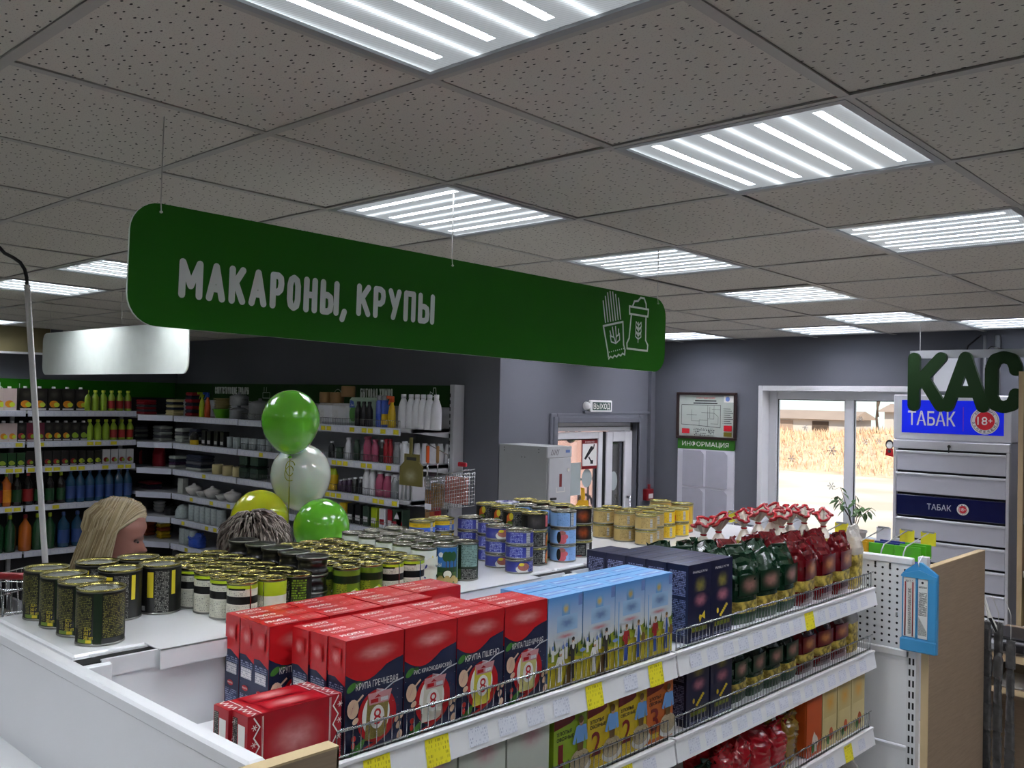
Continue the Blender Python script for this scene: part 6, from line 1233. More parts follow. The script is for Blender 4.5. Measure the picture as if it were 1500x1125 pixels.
gs = [fruit_carton(.07, .06, .13, 'soda_green', 'juice_green'), fruit_carton(.07, .06, .14, 'juice_black', 'juice_red'), fruit_carton(.07, .06, .135, 'juice_black', 'juice_lime'), fruit_carton(.07, .06, .14, 'goods_white', 'juice_red')]
for k in range(16): obj('juice_carton', gs[0 if k < 3 else (1 if k < 9 else 2) if k < 12 else 3], None, (2.965+.0775*k, FY+.04, BZ[2]+.001), R.uniform(-.04, .04), 'small juice box on the third drinks shelf, %s from the left' % ORD[k], 'carton', 'small juice boxes')
for k, (px, t_) in enumerate(((2.976, 'cola'), (3.044, 'orange'), (3.137, 'dark'), (3.231, 'cola'), (3.326, 'dark'), (3.423, 'dark'), (3.522, 'dark'), (3.610, 'water'), (3.698, 'water'), (3.789, 'water'), (3.880, 'water'), (3.973, 'water'), (4.067, 'water'), (4.156, 'water'))): bottle(t_, px, FY+.07, BZ[3]+.001, '%s bottle on the fourth drinks shelf, %s from the left' % ({'cola': 'dark cola', 'orange': 'orange lemonade', 'dark': 'dark green-labelled', 'water': 'blue water'}[t_], ORD[k]), 'bottles on the fourth drinks shelf')
for k, (px, t_) in enumerate(((2.987, 'green'), (3.090, 'green'), (3.219, 'bigorange'), (3.326, 'green'), (3.436, 'green'), (3.559, 'bigwater'), (3.686, 'bigwater'), (3.815, 'bigwater'), (3.946, 'bigwater'), (4.081, 'bigwater'))): bottle(t_, px, FY+.08, BZ[4]+.001, 'large %s bottle on the lowest visible drinks shelf, %s from the left' % ({'green': 'green lemonade', 'bigorange': 'orange lemonade', 'bigwater': 'blue water'}[t_], ORD[k]), 'large bottles on the lowest drinks shelf')

# ------------------------------------------------------------------ household goods
mat('hw_white', 'dadbe0', .3, coat=.3); mat('hw_blue', '2f52b0', .35); mat('hw_spray', '4a63c0', .35, coat=.3); mat('hw_yellow', 'd8b41c', .4); mat('hw_green', '4d8a3a', .5); mat('hw_pale', '9fb8a4', .5); mat('hw_black', '131315', .3, coat=.3); mat('hw_orange', 'c8501c', .4); mat('hw_pink', 'a84a68', .4); mat('hw_red', '9a1626', .4); mat('hw_clear', 'a9b4b4', .15, coat=.5, var=.3, scale=60); mat('kraft', '8a6a42', .7); mat('enamel', '8b8f92', .25, coat=.4, var=.2, scale=30); mat('navy_cloth', '1d2438', .8); mat('grey_cloth', '55565c', .85, var=.2); mat('pale_cloth', 'a8aca4', .85, var=.2); mat('beige', 'cdbf8c', .7); mat('terracotta', 'a8532e', .6); mat('plum', '3c2244', .4); mat('ceramic', 'd2d0cb', .25, coat=.4); mat('dull_green', '2e4436', .4); mat('board_olive', '6b6432', .5, var=.1); mat('basin_green', '5fae1e', .4)
soft_mat('hw_smudge', 'dadbe0', '8a9ad0', .35, 1.4)
HX = FXH+.075
def hx(name, me, y, z, lbl, cat, grp, dx=0, rot=0, parts=()):
    o = obj(name, me, None, (HX+dx, y, z+.001), rot, lbl, cat, grp)
    for nm, pm_ in parts: obj(nm, pm_, o)
    return o
# bleach bottles with a shoulder handle
def bleach(lab):
    m = MB(); m.lathe([(.042, 0), (.045, .006), (.045, .13), (.04, .17), (.026, .205), (.017, .225)], 'hw_white', 20, sx=.75, sy=1)
    if lab: m.lathe([(.0457, .02), (.0457, .12)], lab, 20, cap=False, sx=.75)
    return m.mesh('bottle_body')
bl = [bleach(None), bleach('hw_smudge')]; m = MB(); m.lathe([(.019, .222), (.019, .25), (.016, .252)], 'hw_white', 14); blc = m.mesh('cap')
for k, y in enumerate((4.951, 5.023, 5.090, 5.157, 5.225, 5.310)): hx('bleach_bottle', bl[1 if k > 3 else 0], y, HZ[0], 'white bleach bottle on the top household shelf, %s from the right end' % ORD[k], 'bottle', 'white bleach bottles', parts=(('cap', blc),))
def spray(body, head):
    m = MB(); m.lathe([(.034, 0), (.036, .005), (.036, .10), (.026, .15), (.014, .175), (.014, .19)], body, 16, sx=.7); h_ = MB(); h_.box(-.012, -.016, .188, .012, .016, .235, head, .004); h_.box(-.05, -.009, .215, -.01, .009, .238, head, .003); h_.add([(-.02, -.006, .213), (-.02, .006, .213), (-.034, .006, .175), (-.034, -.006, .175), (-.015, -.006, .213), (-.015, .006, .213), (-.029, .006, .172), (-.029, -.006, .172)], [(0, 1, 2, 3), (7, 6, 5, 4), (0, 3, 7, 4), (1, 5, 6, 2), (2, 6, 7, 3)], head); return m.mesh('bottle_body'), h_.mesh('trigger')
sp1, sp2, sp3 = spray('hw_yellow', 'hw_orange'), spray('goods_lime', 'goods_lime'), spray('hw_orange', 'hw_blue')
hx('spray_bottle', sp1[0], 5.443, HZ[0], 'amber spray bottle with an orange trigger on the top household shelf', 'bottle', None, parts=(('trigger', sp1[1]),))
hx('spray_bottle', sp2[0], 8.270, HZ[0], 'yellow-green spray bottle left of the green balloon, top shelf', 'bottle', None, parts=(('trigger', sp2[1]),)); hx('spray_bottle', sp3[0], 8.166, HZ[0], 'orange spray bottle with a blue trigger, top shelf', 'bottle', None, parts=(('trigger', sp3[1]),))
def aer(col, lab): m = MB(); m.lathe([(.027, 0), (.028, .004), (.028, .19), (.02, .205)], col, 16); m.lathe([(.0285, .02), (.0285, .1)], lab, 16, cap=False); c_ = MB(); c_.lathe([(.022, .203), (.022, .235), (.017, .24)], 'enamel', 14); return m.mesh('aerosol_body'), c_.mesh('cap')
ae = [aer('hw_spray', 'hw_blue'), aer('hw_blue', 'hw_yellow')]
for k, y in enumerate((5.588, 5.523)): hx('aerosol_can', ae[k][0], y, HZ[0], ['blue air-freshener aerosol on the top household shelf', 'blue and yellow air-freshener aerosol beside the amber spray bottle'][k], 'aerosol', 'aerosols', parts=(('cap', ae[k][1]),))
bk = (bottle_mesh(.028, .19, 'hw_black', None, .5), cap_mesh(.028, .19, 'hw_black', .5)); 
for k, y in enumerate((5.814, 5.746, 5.679)): hx('shower_bottle', bk[0], y, HZ[0], 'black toiletry bottle in front of the paper packs, %s from the left' % ORD[k], 'bottle', 'black toiletry bottles', dx=-.025, parts=(('cap', bk[1]),))
pp = MB(); pp.box(-.05, -.13, 0, .1, .13, .22, 'hw_pale', .02); A = Art(); A.oval(.07, .09, .05, .06, 'hw_green', 18); A.poly([(.02, .14), (.09, .14), (.07, .19), (.03, .2)], 'hw_blue'); A.text('Zewa', .035, .15, .075, .17, 'hw_white', .01); pp.art(A, (-.05, .13, 0), (0, -1, 0), (0, 0, 1), .0006); pp = pp.mesh('paper_pack')
hx('paper_pack', pp, 5.866, HZ[0], 'pale green toilet paper pack on the top household shelf', 'pack', None, dx=.06)
tp = MB(); tp.box(-.05, -.11, 0, .1, .11, .17, 'hw_white', .02); A = Art(); A.rect(.02, .02, .1, .12, 'pr_box_white', True); tp.art(A, (-.05, .11, 0), (0, -1, 0), (0, 0, 1), .0006); tp = tp.mesh('paper_pack')
for k, y in enumerate((6.278, 6.086)): hx('paper_pack', tp, y, HZ[0], ['white paper towel pack just right of the green balloon', 'white paper towel pack left of the green pack'][k], 'pack', 'white paper packs', dx=.04)
kr = MB(); kr.lathe([(.05, 0), (.055, .006), (.055, .08), (.05, .086), (.02, .086), (.02, .08)], 'kraft', 20); kr = kr.mesh('paper_roll')
for k, (y, q) in enumerate(((6.316, 0), (6.168, 0), (6.024, 0))): hx('paper_roll', kr, y, HZ[0]+.172 if k < 2 else HZ[0]+.222, 'brown paper roll lying on the paper packs, %s from the left' % ORD[k], 'roll', 'brown paper rolls', dx=.03)
bx = MB(); bx.box(-.03, -.04, 0, .03, .04, .05, 'hw_white', .004); bx = bx.mesh('soap_box')
for k in range(2): hx('soap_box', bx, 6.439-.09*k, HZ[0]+.0, 'small white box beside the green balloon, %s' % ['left', 'right'][k], 'box', 'small white boxes', dx=.02)
def pot(r, h, col): m = MB(); m.lathe([(r*.92, 0), (r, .008), (r, h), (r*1.04, h+.004), (r*1.04, h+.008), (r*.9, h+.018), (r*.5, h+.03), (.015, h+.034), (.018, h+.05), (.0, h+.052)], col, 22); m.box(-.02, r, h*.7, .02, r+.03, h*.76, 'hw_black'); m.box(-.02, -r-.03, h*.7, .02, -r, h*.76, 'hw_black'); A = Art(); return m.mesh('pot')
p1, p2 = pot(.10, .14, 'enamel'), pot(.085, .07, 'enamel')
hx('cooking_pot', p1, 7.352, HZ[0], 'large floral enamel cooking pot left of the green balloon', 'pot', 'enamel pots', dx=.06); hx('cooking_pot', p2, 7.687, HZ[0], 'lower grey enamel pot beside the green basin', 'pot', 'enamel pots', dx=.05); hx('cooking_pot', p2, 7.687, HZ[0]+.123, 'upper grey enamel pot stacked on another', 'pot', 'enamel pots', dx=.05)
m = MB(); m.lathe([(.07, 0), (.1, .075), (.108, .078), (.108, .084), (.097, .08), (.068, .008), (0, .006)], 'basin_green', 20, cap=False, sx=.8); hx('plastic_basin', m.mesh('basin'), 7.965, HZ[0], 'bright green plastic basin on the top shelf', 'basin', None, dx=.04)
m = MB(); m.lathe([(.05, 0), (.085, .018), (.088, .018), (.05, -.0+.005), (0, .005)], 'beige', 20, cap=False); pl_ = m.mesh('plate')
for k in range(6): hx('plate', pl_, 7.965, HZ[0]+.086+.016*k, 'cream plate in the stack on the green basin, %s from the bottom' % ORD[k], 'plate', 'stacked plates', dx=.04)
def fold(w, d, h, col, seed=0):
    m = MB(); m.box(-d/2, -w/2, 0, d/2, w/2, h, col, h*.35); return m.mesh('folded_textile')
def stack(cols, y, z, w, d, h, lbl, dx=.06, name='folded_textile', cat='textile', grp='folded textiles'):
    for k, c_ in enumerate(cols): hx(name, fold(w, d, h, c_), y+R.uniform(-.008, .008), z+k*(h+.0005), '%s, %s from the bottom' % (lbl, ORD[k]), cat, grp, dx, R.uniform(-.04, .04))
stack(['red_dark', 'navy_cloth', 'hw_red', 'navy_cloth', 'hw_red', 'navy_cloth', 'hw_red'], 8.548, HZ[0], .13, .12, .033, 'red or navy gift box in the tall stack', name='gift_box', cat='box', grp='stacked gift boxes')
stack(['beige', 'beige', 'navy_cloth', 'beige', 'navy_cloth', 'beige'], 8.910, HZ[0], .16, .12, .026, 'beige or navy textile in the middle stack', dx=.05)
stack(['hw_red', 'grey_cloth', 'hw_red', 'grey_cloth', 'hw_red', 'hw_red'], 9.399, HZ[0], .22, .14, .024, 'red or grey textile in the corner stack', dx=-.02)
stack(['grey_cloth', 'pale_cloth', 'grey_cloth', 'pale_cloth', 'enamel', 'grey_cloth'], 9.522, HZ[1], .17, .14, .026, 'film-wrapped grey textile in the left corner pile', dx=-.03)
stack(['pale_cloth', 'grey_cloth', 'pale_cloth', 'enamel', 'pale_cloth'], 9.113, HZ[1], .17, .14, .030, 'film-wrapped grey textile in the right corner pile', dx=.03)
stack(['pale_cloth', 'pale_cloth', 'grey_cloth', 'pale_cloth'], 8.713, HZ[1], .14, .14, .035, 'pale folded towel on the second shelf'); stack(['grey_cloth', 'pale_cloth', 'navy_cloth', 'navy_cloth'], 8.427, HZ[1], .15, .14, .035, 'dark folded towel on the second shelf')
m = bag_mesh(.1, .06, .12, [(0, 'hw_yellow'), (.4, 'hw_black')], 2.2); hx('sponge_pack', m.mesh('sponge_pack'), 8.309, HZ[1], 'black and yellow pack in front of the dark towels', 'pack', None, dx=-.05, rot=-PI/2)
db = MB(); db.box(-.03, -.035, 0, .03, .035, .14, 'hw_black', .003); A = Art(); A.rect(.01, .02, .06, .05, 'goods_white'); db.art(A, (-.03, .035, 0), (0, -1, 0), (0, 0, 1)); db = db.mesh('dark_box')
for k, y in enumerate((8.179, 8.078, 7.953, 7.842)): hx('lamp_box', db, y, HZ[1], 'small black box on the second shelf, %s from the left' % ORD[k], 'box', 'small black boxes')
gl = MB(); gl.lathe([(.022, 0), (.026, .003), (.03, .1), (.028, .1), (.023, .008), (0, .006)], 'hw_clear', 16, cap=False); gl = gl.mesh('glass')
for k in range(10): hx('drinking_glass', gl, 7.710-.068*k, HZ[1], 'clear drinking glass on the second shelf, %s from the left' % ORD[k], 'glass', 'drinking glasses', dx=-.02+.02*(k % 2))
# toiletries on the second shelf
tx = [('hw_black', .03, .13, .5), ('dull_green', .035, .09, .9), ('hw_white', .03, .17, .6), ('dull_green', .032, .16, .6), ('hw_pink', .04, .19, .7), ('hw_pink', .036, .17, .6), ('hw_black', .028, .17, .5), ('hw_red', .026, .18, .6), ('hw_red', .024, .18, .6), ('enamel', .03, .16, .7), ('hw_white', .034, .17, .6)]
for k, (y, (c_, r_, h_, nk)) in enumerate(zip((6.186, 6.077, 5.962, 5.857, 5.721, 5.630, 5.548, 5.499, 5.451, 5.372, 5.286), tx)): b_ = bottle_mesh(r_, h_, c_, None, nk, None, 14, .75, 1); c2 = cap_mesh(r_, h_, 'hw_white' if c_ == 'hw_black' else c_, nk); hx('toiletry_bottle', b_, y, HZ[1], 'toiletry bottle on the second household shelf, %s from the left' % ORD[k], 'bottle', 'toiletry bottles', parts=(('cap', c2),))
for k in range(7): o = hx('white_bottle', bottle_mesh(.028, .17, 'hw_white', None, .75, None, 12), 5.36-.036*k*1.0, HZ[1], 'white bottle behind the bracket on the second household shelf, %s from the left' % ORD[k], 'bottle', 'white bottles by the bracket', dx=.03+.045*k); 
# third shelf
m = bag_mesh(.11, .07, .17, [(0, 'hw_yellow'), (.75, 'goods_lime')], 1.1); hx('powder_bag', m.mesh('powder_bag'), 6.168, HZ[2], 'yellow powder bag right of the white balloon', 'bag', None, rot=-PI/2)
for k, (y, c_, r_, h_) in enumerate(((6.050, 'plum', .028, .09), (5.997, 'plum', .028, .10), (5.935, 'plum', .028, .11), (5.866, 'hw_black', .03, .12), (5.789, 'hw_black', .03, .13), (5.721, 'hw_white', .036, .2), (5.646, 'hw_white', .036, .21), (5.556, 'hw_pink', .04, .19), (5.467, 'hw_pink', .04, .18), (5.372, 'enamel', .04, .18))): hx('cleaner_bottle', bottle_mesh(r_, h_, c_, None, .6, None, 14), y, HZ[2], 'cleaner bottle on the third household shelf, %s from the left' % ORD[k], 'bottle', 'cleaner bottles', parts=(('cap', cap_mesh(r_, h_, 'hw_white', .6)),))
tr_ = MB(); tr_.box(-.02, -.012, 0, .1, .012, .17, 'hw_white', .003); tr_ = tr_.mesh('wrapped_card')
for k in range(6): hx('white_pack', tr_, 5.40-.045*k, HZ[2], 'slim white pack at the right end of the third household shelf, %s from the left' % ORD[k], 'pack', 'slim white packs')
cn = MB(); cn.lathe([(.045, 0), (.05, .004), (.05, .085), (.047, .09)], 'beige', 18); cn = cn.mesh('tape_roll')
for k, y in enumerate((7.953, 7.770, 7.592)): hx('candle', cn, y, HZ[2], 'beige roll on the third shelf, %s from the left' % ORD[k], 'roll', 'beige rolls')
ct = MB(); ct.box(-.05, -.06, 0, .07, .06, .10, 'dull_green', .012); ct.box(-.054, -.064, .1, .074, .064, .112, 'hw_black', .004); ct = ct.mesh('food_container')
for k, y in enumerate((7.443, 7.263)): 
    for q in range(2): hx('food_container', ct, y, HZ[2]+.113*q*.9 if q == 0 else HZ[2]+.113, 'dark green food container on the third shelf, %s, %s' % (['left', 'right'][k], ['lower', 'upper'][q]), 'container', 'food containers')
stack(['pale_cloth', 'navy_cloth', 'grey_cloth', 'navy_cloth', 'navy_cloth'], 8.374, HZ[2], .30, .15, .03, 'dark folded garment on the third shelf', dx=.05)
stack(['pale_cloth', 'plum', 'navy_cloth', 'pale_cloth'], 8.797, HZ[2], .13, .14, .03, 'folded garment at the corner of the third shelf', dx=.04)
m = bag_mesh(.13, .1, .19, [(0, 'hw_red')], 3.3, wob=.004); rm = m.mesh('red_bag')
for k, y in enumerate((9.522, 9.113)): hx('red_pouch', rm, y, HZ[2], ['dark red pouch in the corner of the third shelf, left', 'dark red pouch in the corner of the third shelf, right'][k], 'bag', 'red pouches', dx=-.03+.03*k, rot=-1.1)
# fourth shelf
for k in range(8): c_ = ['hw_yellow', 'hw_black', 'hw_black', 'dull_green', 'goods_lime', 'hw_white', 'hw_red', 'hw_green'][k]; q = MB(); q.box(-.03, -.035, 0, .04, .035, .15, c_, .004); A = Art(); A.rect(.008, .03, .062, .07, 'goods_white' if c_ != 'hw_white' else 'hw_red'); q.art(A, (-.03, .035, 0), (0, -1, 0), (0, 0, 1)); hx('detergent_box', q.mesh('detergent_box'), 5.988-.098*k, HZ[3], 'detergent box on the fourth household shelf, %s from the left' % ORD[k], 'box', 'detergent boxes')
q = MB(); q.box(-.03, -.06, 0, .05, .06, .16, 'dull_green', .004); A = Art(); A.rect(.0, .0, .12, .07, 'hw_red'); A.text('Sarma', .01, .02, .11, .055, 'hw_white', .015); A.poly([(.03, .09), (.09, .09), (.06, .14)], 'hw_white'); q.art(A, (-.03, .06, 0), (0, -1, 0), (0, 0, 1)); hx('washing_powder', q.mesh('washing_powder'), 5.294+.03, HZ[3], 'green and red washing powder box on the fourth shelf', 'box', None)
bw = MB(); bw.lathe([(.03, 0), (.05, .02), (.065, .05), (.062, .05), (.047, .022), (0, .008)], 'ceramic', 18, cap=False); bw = bw.mesh('bowl'); tr2 = MB(); tr2.lathe([(.04, 0), (.075, .05), (.08, .075), (.06, .085), (.02, .1), (.014, .115), (0, .116)], 'ceramic', 20); tr2 = tr2.mesh('tureen')
for k, y in enumerate((8.387, 8.218, 8.040, 7.855, 7.675)): hx('tureen' if k % 2 == 0 else 'bowl', tr2 if k % 2 == 0 else bw, y, HZ[3], 'white ceramic dish on the fourth shelf, %s from the left' % ORD[k], 'dish', 'white dishes')
q = MB(); q.box(-.03, -.05, 0, .03, .05, .15, 'pale_cloth', .004); hx('picture_box', q.mesh('picture_box'), 8.603, HZ[3], 'pale upright box left of the white dishes', 'box', None)
stack(['plum', 'navy_cloth', 'hw_red'], 9.277, HZ[3], .25, .14, .022, 'flat purple or navy pack in the corner of the fourth shelf', dx=-.01)
# fifth shelf
dm = MB(); dm.lathe([(.085, 0), (.085, .01), (.08, .07), (.06, .11), (.03, .13), (.0, .135)], 'hw_clear', 20); dm = dm.mesh('lid'); jr = MB(); jr.lathe([(.04, 0), (.045, .005), (.045, .15), (.04, .155)], 'hw_clear', 16); jr = jr.mesh('jar')
hx('cake_dome', dm, 8.630, HZ[4], 'clear plastic dome on the fifth shelf', 'dome', None, dx=.03)
for k in range(6): hx('clear_jar', jr, 8.387-.105*k, HZ[4], 'clear plastic jar on the fifth shelf, %s from the left' % ORD[k], 'jar', 'clear jars')
for k in range(3): hx('bowl', bw, 9.157, HZ[4]+.03*k, 'white bowl in the corner stack of the fifth shelf, %s from the bottom' % ORD[k], 'bowl', 'corner bowls', dx=.04)
hx('dark_pot', pot(.07, .06, 'hw_black'), 8.881, HZ[4], 'dark pot beside the corner bowls', 'pot', None, dx=.03)
stack(['terracotta', 'terracotta', 'terracotta', 'terracotta', 'pale_cloth', 'pale_cloth'], 9.322, HZ[5], .12, .12, .034, 'terracotta or white flowerpot tray in the lower corner stack', dx=.0, name='pot_tray', cat='tray', grp='corner trays'); stack(['hw_yellow', 'hw_yellow', 'terracotta', 'hw_yellow', 'ceramic'], 9.040, HZ[5], .10, .12, .036, 'yellow or terracotta bowl in the lower corner stack', dx=.03, name='pot_tray', cat='tray', grp='corner trays')
m = bag_mesh(.2, .12, .13, [(0, 'hw_blue')], 4.4, wob=.02); hx('blue_bag', m.mesh('blue_bag'), 8.296, HZ[5], 'bright blue plastic bag on the lowest visible shelf', 'bag', None, rot=-PI/2)
for k in range(3): hx('clear_jar', jr, 8.562-.1*k, HZ[5], 'clear jar beside the blue bag, %s' % ['left', 'middle', 'right'][k], 'jar', 'clear jars')
# things hanging at the right end of the household shelving
Bo = thing('cutting_board', 'olive cutting board hanging at the end of the household shelving', 'cutting board', (4.34, 5.06, 1.42))
pts = [(-.12, .0), (.12, 0), (.125, .14), (.085, .17), (.085, .225), (-.07, .225), (-.07, .17), (-.115, .13)]
soft_mat('board_smudge', '6b6432', 'a8a88a', .5, 1.2); m = MB(); m.prism(pts, (0, 0, 0), (0, -1, 0), (0, 0, 1), .012, 'board_olive'); A = Art(); A.poly([(-.045, .18), (.06, .18), (.06, .203), (-.045, .203)], 'shelf_dark'); A.rect(-.09, .01, .09, .13, 'board_smudge'); m.art(A, (0, 0, 0), (0, -1, 0), (0, 0, 1)); obj('board', m, Bo)
m = MB(); m.box(-.004, -.012, .22, .006, .012, .34, 'board_olive'); obj('strap', m, Bo)
for k, (y, c_) in enumerate(((4.90, 'hw_orange'), (4.94, 'kraft'), (4.865, 'kraft'))):
    U = thing('kitchen_tool', 'hanging kitchen tool with %s handle at the shelving end' % ['an orange', 'a long brown', 'a short brown'][k], 'utensil', (4.36+.03*k, y, 1.42), 0, 'hanging kitchen tools'); m = MB(); m.box(-.008, -.012, .17, .008, .012, .29, c_, .005); obj('handle', m, U)
    m = MB(); m.tube([(0, 0, .17), (0, 0, .08)], .004, 'chrome', 6)
    for q in range(5): m.tube([(0, 0, .09), (0, (q-2)*.014, .05), (0, (q-2)*.012, 0)], .0022, 'chrome', 5)
    obj('blade', m, U)
Gr = thing('grill_basket', 'wire barbecue grill basket wrapped in film hanging at the shelving end', 'grill', (4.30, 4.84, 1.26)); 
for q in range(2):
    m = MB(); x = .05*q
    for k in range(19): y = -.42*k/18; m.tube([(x, y, .0+.09*k/18), (x, y, .24+.06*k/18)], .0022, 'chrome', 4)
    for k in range(11): z = .24*k/10; m.tube([(x, 0, z), (x, -.42, z+.08)], .0022, 'chrome', 4)
    obj('wire_grid', m, Gr)
m = MB(); m.box(.015, -.38, .08, .035, -.16, .26, 'meat', .006); m.box(.012, -.14, .04, .038, -.03, .2, 'kraft', .006); obj('insert_card', m, Gr, label='brown food picture card'); m = MB(); m.box(.02, -.36, .33, .04, -.28, .36, 'hw_red', .006); obj('handle', m, Gr)
m = MB(); m.box(-.012, -.0, .02, -.008, -.06, .06, 'tag_white'); obj('price_tag', m, Gr); m = MB(); m.tube([(.025, -.2, .3), (.06, -.14, .40), (.2, .22, .45)], .003, 'chrome', 5); obj('hook', m, Gr)
for k, (y, c_) in enumerate(((4.95, 'terracotta'), (4.90, 'hw_red'), (5.0, 'kraft'))): m = MB(); m.box(-.01, -.02, 0, .02, .02, .24, c_, .003); obj('charcoal_box', m, None, (4.46, y, 1.15), .2, ['terracotta slim box behind the grill basket', 'red slim box behind the grill basket', 'brown slim box behind the grill basket'][k], 'box', 'slim boxes by the grill')
m = MB(); m.box(4.44, 4.86, 1.12, 4.60, 5.09, 1.15, 'shelf_white'); obj('side_shelf', m, Hs)

# ------------------------------------------------------------------ balloons
mat('bal_green', '6cc430', .12, coat=.8, var=.03, sss=.25); mat('bal_white', 'd3dccf', .15, coat=.7, var=.03, sss=.2); mat('bal_yellow', 'cdd222', .12, coat=.8, var=.03, sss=.2); mat('ribbon', '9aa01c', .3, metal=.4); mat('ribbon_dark', '3a3a1a', .4)
def balloon(lbl, c, r, col, knot):
    T_ = thing('balloon', lbl, 'balloon', c, 0, 'balloon bunch'); P = []
    for k in range(0, 25):
        a = PI*k/24; z = -math.cos(a); rr = math.sin(a)
        if z < 0: rr = rr**.92*(1-.16*(-z)**2.2); z = z*1.22
        else: z = z*1.04
        P.append((max(rr*r, .002), z*r))
    m = MB(); m.lathe(P, col, 32, cap=False); m.lathe([(.004, -1.22*r-.004), (.012, -1.22*r-.016), (.002, -1.22*r-.014)], col, 12); obj('skin', m, T_)
    m = MB(); p0 = Vector((0, 0, -1.22*r-.01)); kn = Vector(knot)-Vector(c); m.tube([p0, p0.lerp(kn, .4)+Vector((.01, .006, 0)), p0.lerp(kn, .75), kn], .0022, 'ribbon_dark', 5); obj('ribbon', m, T_)
KN = (2.60, 3.95, 1.20)
balloon('topmost bright green balloon of the bunch', (2.607, 3.945, 1.925), .141, 'bal_green', KN); balloon('white balloon in the middle of the bunch', (2.73, 4.03, 1.645), .150, 'bal_white', KN); balloon('yellow-green balloon behind the short-haired person', (2.50, 4.03, 1.435), .140, 'bal_yellow', KN); balloon('lower right bright green balloon of the bunch', (2.70, 3.80, 1.405), .136, 'bal_green', KN)
m = MB(); m.tube([(2.60+.03*math.cos(a)*(1-.3*math.sin(a*.3)), 3.935, 1.70+.03*math.sin(a)-.004*a) for a in [k*.5 for k in range(26)]], .0025, 'ribbon', 4); m.tube([(2.607, 3.945, 1.75), (2.60, 3.935, 1.70), (2.602, 3.94, 1.45)], .002, 'ribbon', 4); obj('curled_ribbon', m, None, label='curled golden ribbon below the topmost green balloon', cat='ribbon')
m = MB(); m.lathe([(.05, 0), (.06, .01), (.05, .05), (.01, .07), (0, .07)], 'bal_green', 16); m.tube([(0, 0, .07), (0, 0, 1.2)], .002, 'ribbon', 4); obj('balloon_weight', m, None, (2.60, 3.95, 0), 0, 'green balloon weight with ribbon on the floor', 'weight')

# ------------------------------------------------------------------ leaning white pole with cable
Po = thing('cable_pole', 'thin white leaning pole with a black bent cable at the left', 'pole', (1.718, 4.3, 0)); m = MB(); m.tube([(0, 0, 0), (-.222, 0, 2.50)], .0125, 'white_plastic', 10); obj('tube', m, Po); m = MB(); m.tube([(-.222, 0, 2.49), (-.224, 0, 2.53), (-.233, 0, 2.565), (-.252, 0, 2.593), (-.28, 0, 2.61), (-.315, 0, 2.625), (-.35, 0, 2.66)], .008, 'black_plastic', 8); obj('cable', m, Po)

# ------------------------------------------------------------------ shopping trolley
Ct = thing('shopping_trolley', 'wire shopping trolley with a red handle at the left edge', 'trolley', (1.70, 5.36, 0), -.815)
mat('cart_red', '8e0f16', .35, coat=.3); mat('bag_plastic', 'c9cec8', .35, var=.1, sss=.1)
m = MB(); m.tube([(-.30, 0, 1.07), (.30, 0, 1.07)], .019, 'cart_red', 12); obj('handle', m, Ct)
for s in (-1, 1): m = MB(); m.tube([(s*.29, 0, 1.07), (s*.27, .06, .95), (s*.24, .12, .35), (s*.22, .75, .25), (s*.22, .8, .12)], .012, 'chrome', 8); obj('frame_tube', m, Ct)
m = MB()
for z, gx in ((.99, .27), (.86, .26), (.73, .25), (.6, .24)): m.tube([(-gx, .04, z), (gx, .04, z), (gx*.8, .85, z-.03), (-gx*.8, .85, z-.03)], .004, 'chrome', 5, True)
for k in range(15): x = -.27+.54*k/14; m.tube([(x, .04, .99), (x*.9, .08, .52), (x*.75, .8, .52), (x*.8, .85, .96)], .0025, 'chrome', 4)
for k in range(16):
    y = .06+.78*k/15
    for s in (-1, 1): g_ = .27-.055*k/15; m.tube([(s*g_, y, .985-.03*k/15), (s*g_*.88, y, .52)], .0025, 'chrome', 4)
obj('wire_basket', m, Ct)
m = MB(); m.tube([(-.24, .10, 1.02), (.24, .10, 1.02), (.24, .2, .75), (-.24, .2, .75)], .004, 'chrome', 5, True); obj('child_seat', m, Ct)
for s in (-1, 1):
    for y in (.1, .78): m = MB(); m.lathe([(.05, -.014), (.055, -.008), (.055, .008), (.05, .014)], 'black_plastic', 16); obj('wheel', m, Ct, (s*.22, y, .056), ry=PI/2)
m = bag_mesh(.26, .16, .30, [(0, 'bag_plastic')], 5.1, wob=.02); obj('plastic_bag', m.mesh('plastic_bag'), None, (1.70, 5.72, .90), .3, 'white plastic bag standing in the shopping trolley', 'bag')

# ------------------------------------------------------------------ people
mat('skin', 'b07c6c', .5, var=.06, scale=20, sss=.12); mat('lips', '96504a', .45); mat('eye_white', '6a5850', .3); mat('eye_dark', '2a1f1a', .3); mat('brow', '5c4632', .7)
mat('blonde1', 'b7a478', .42, var=.2, scale=30, sheen=.2); mat('blonde2', '9b8660', .42, var=.2, scale=30); mat('blonde3', 'cfc09a', .4, var=.15, scale=30)
mat('ash1', 'a0968a', .45, var=.2, scale=30); mat('ash2', '5f5249', .45, var=.2, scale=30); mat('ash3', '3c332d', .45, var=.2, scale=30)
mat('jacket_dark', '22242c', .85, var=.1, sheen=.2); mat('jacket_plum', '3a2733', .85, var=.1, sheen=.2); mat('jeans', '2a3346', .85, var=.1); mat('shoe', '1b1a1a', .5)
def ip(tab, z):
    for (a, va), (b_, vb) in zip(tab, tab[1:]):
        if a <= z <= b_: t = (z-a)/(b_-a); t = t*t*(3-2*t); return va+(vb-va)*t
    return tab[-1][1] if z > tab[-1][0] else tab[0][1]
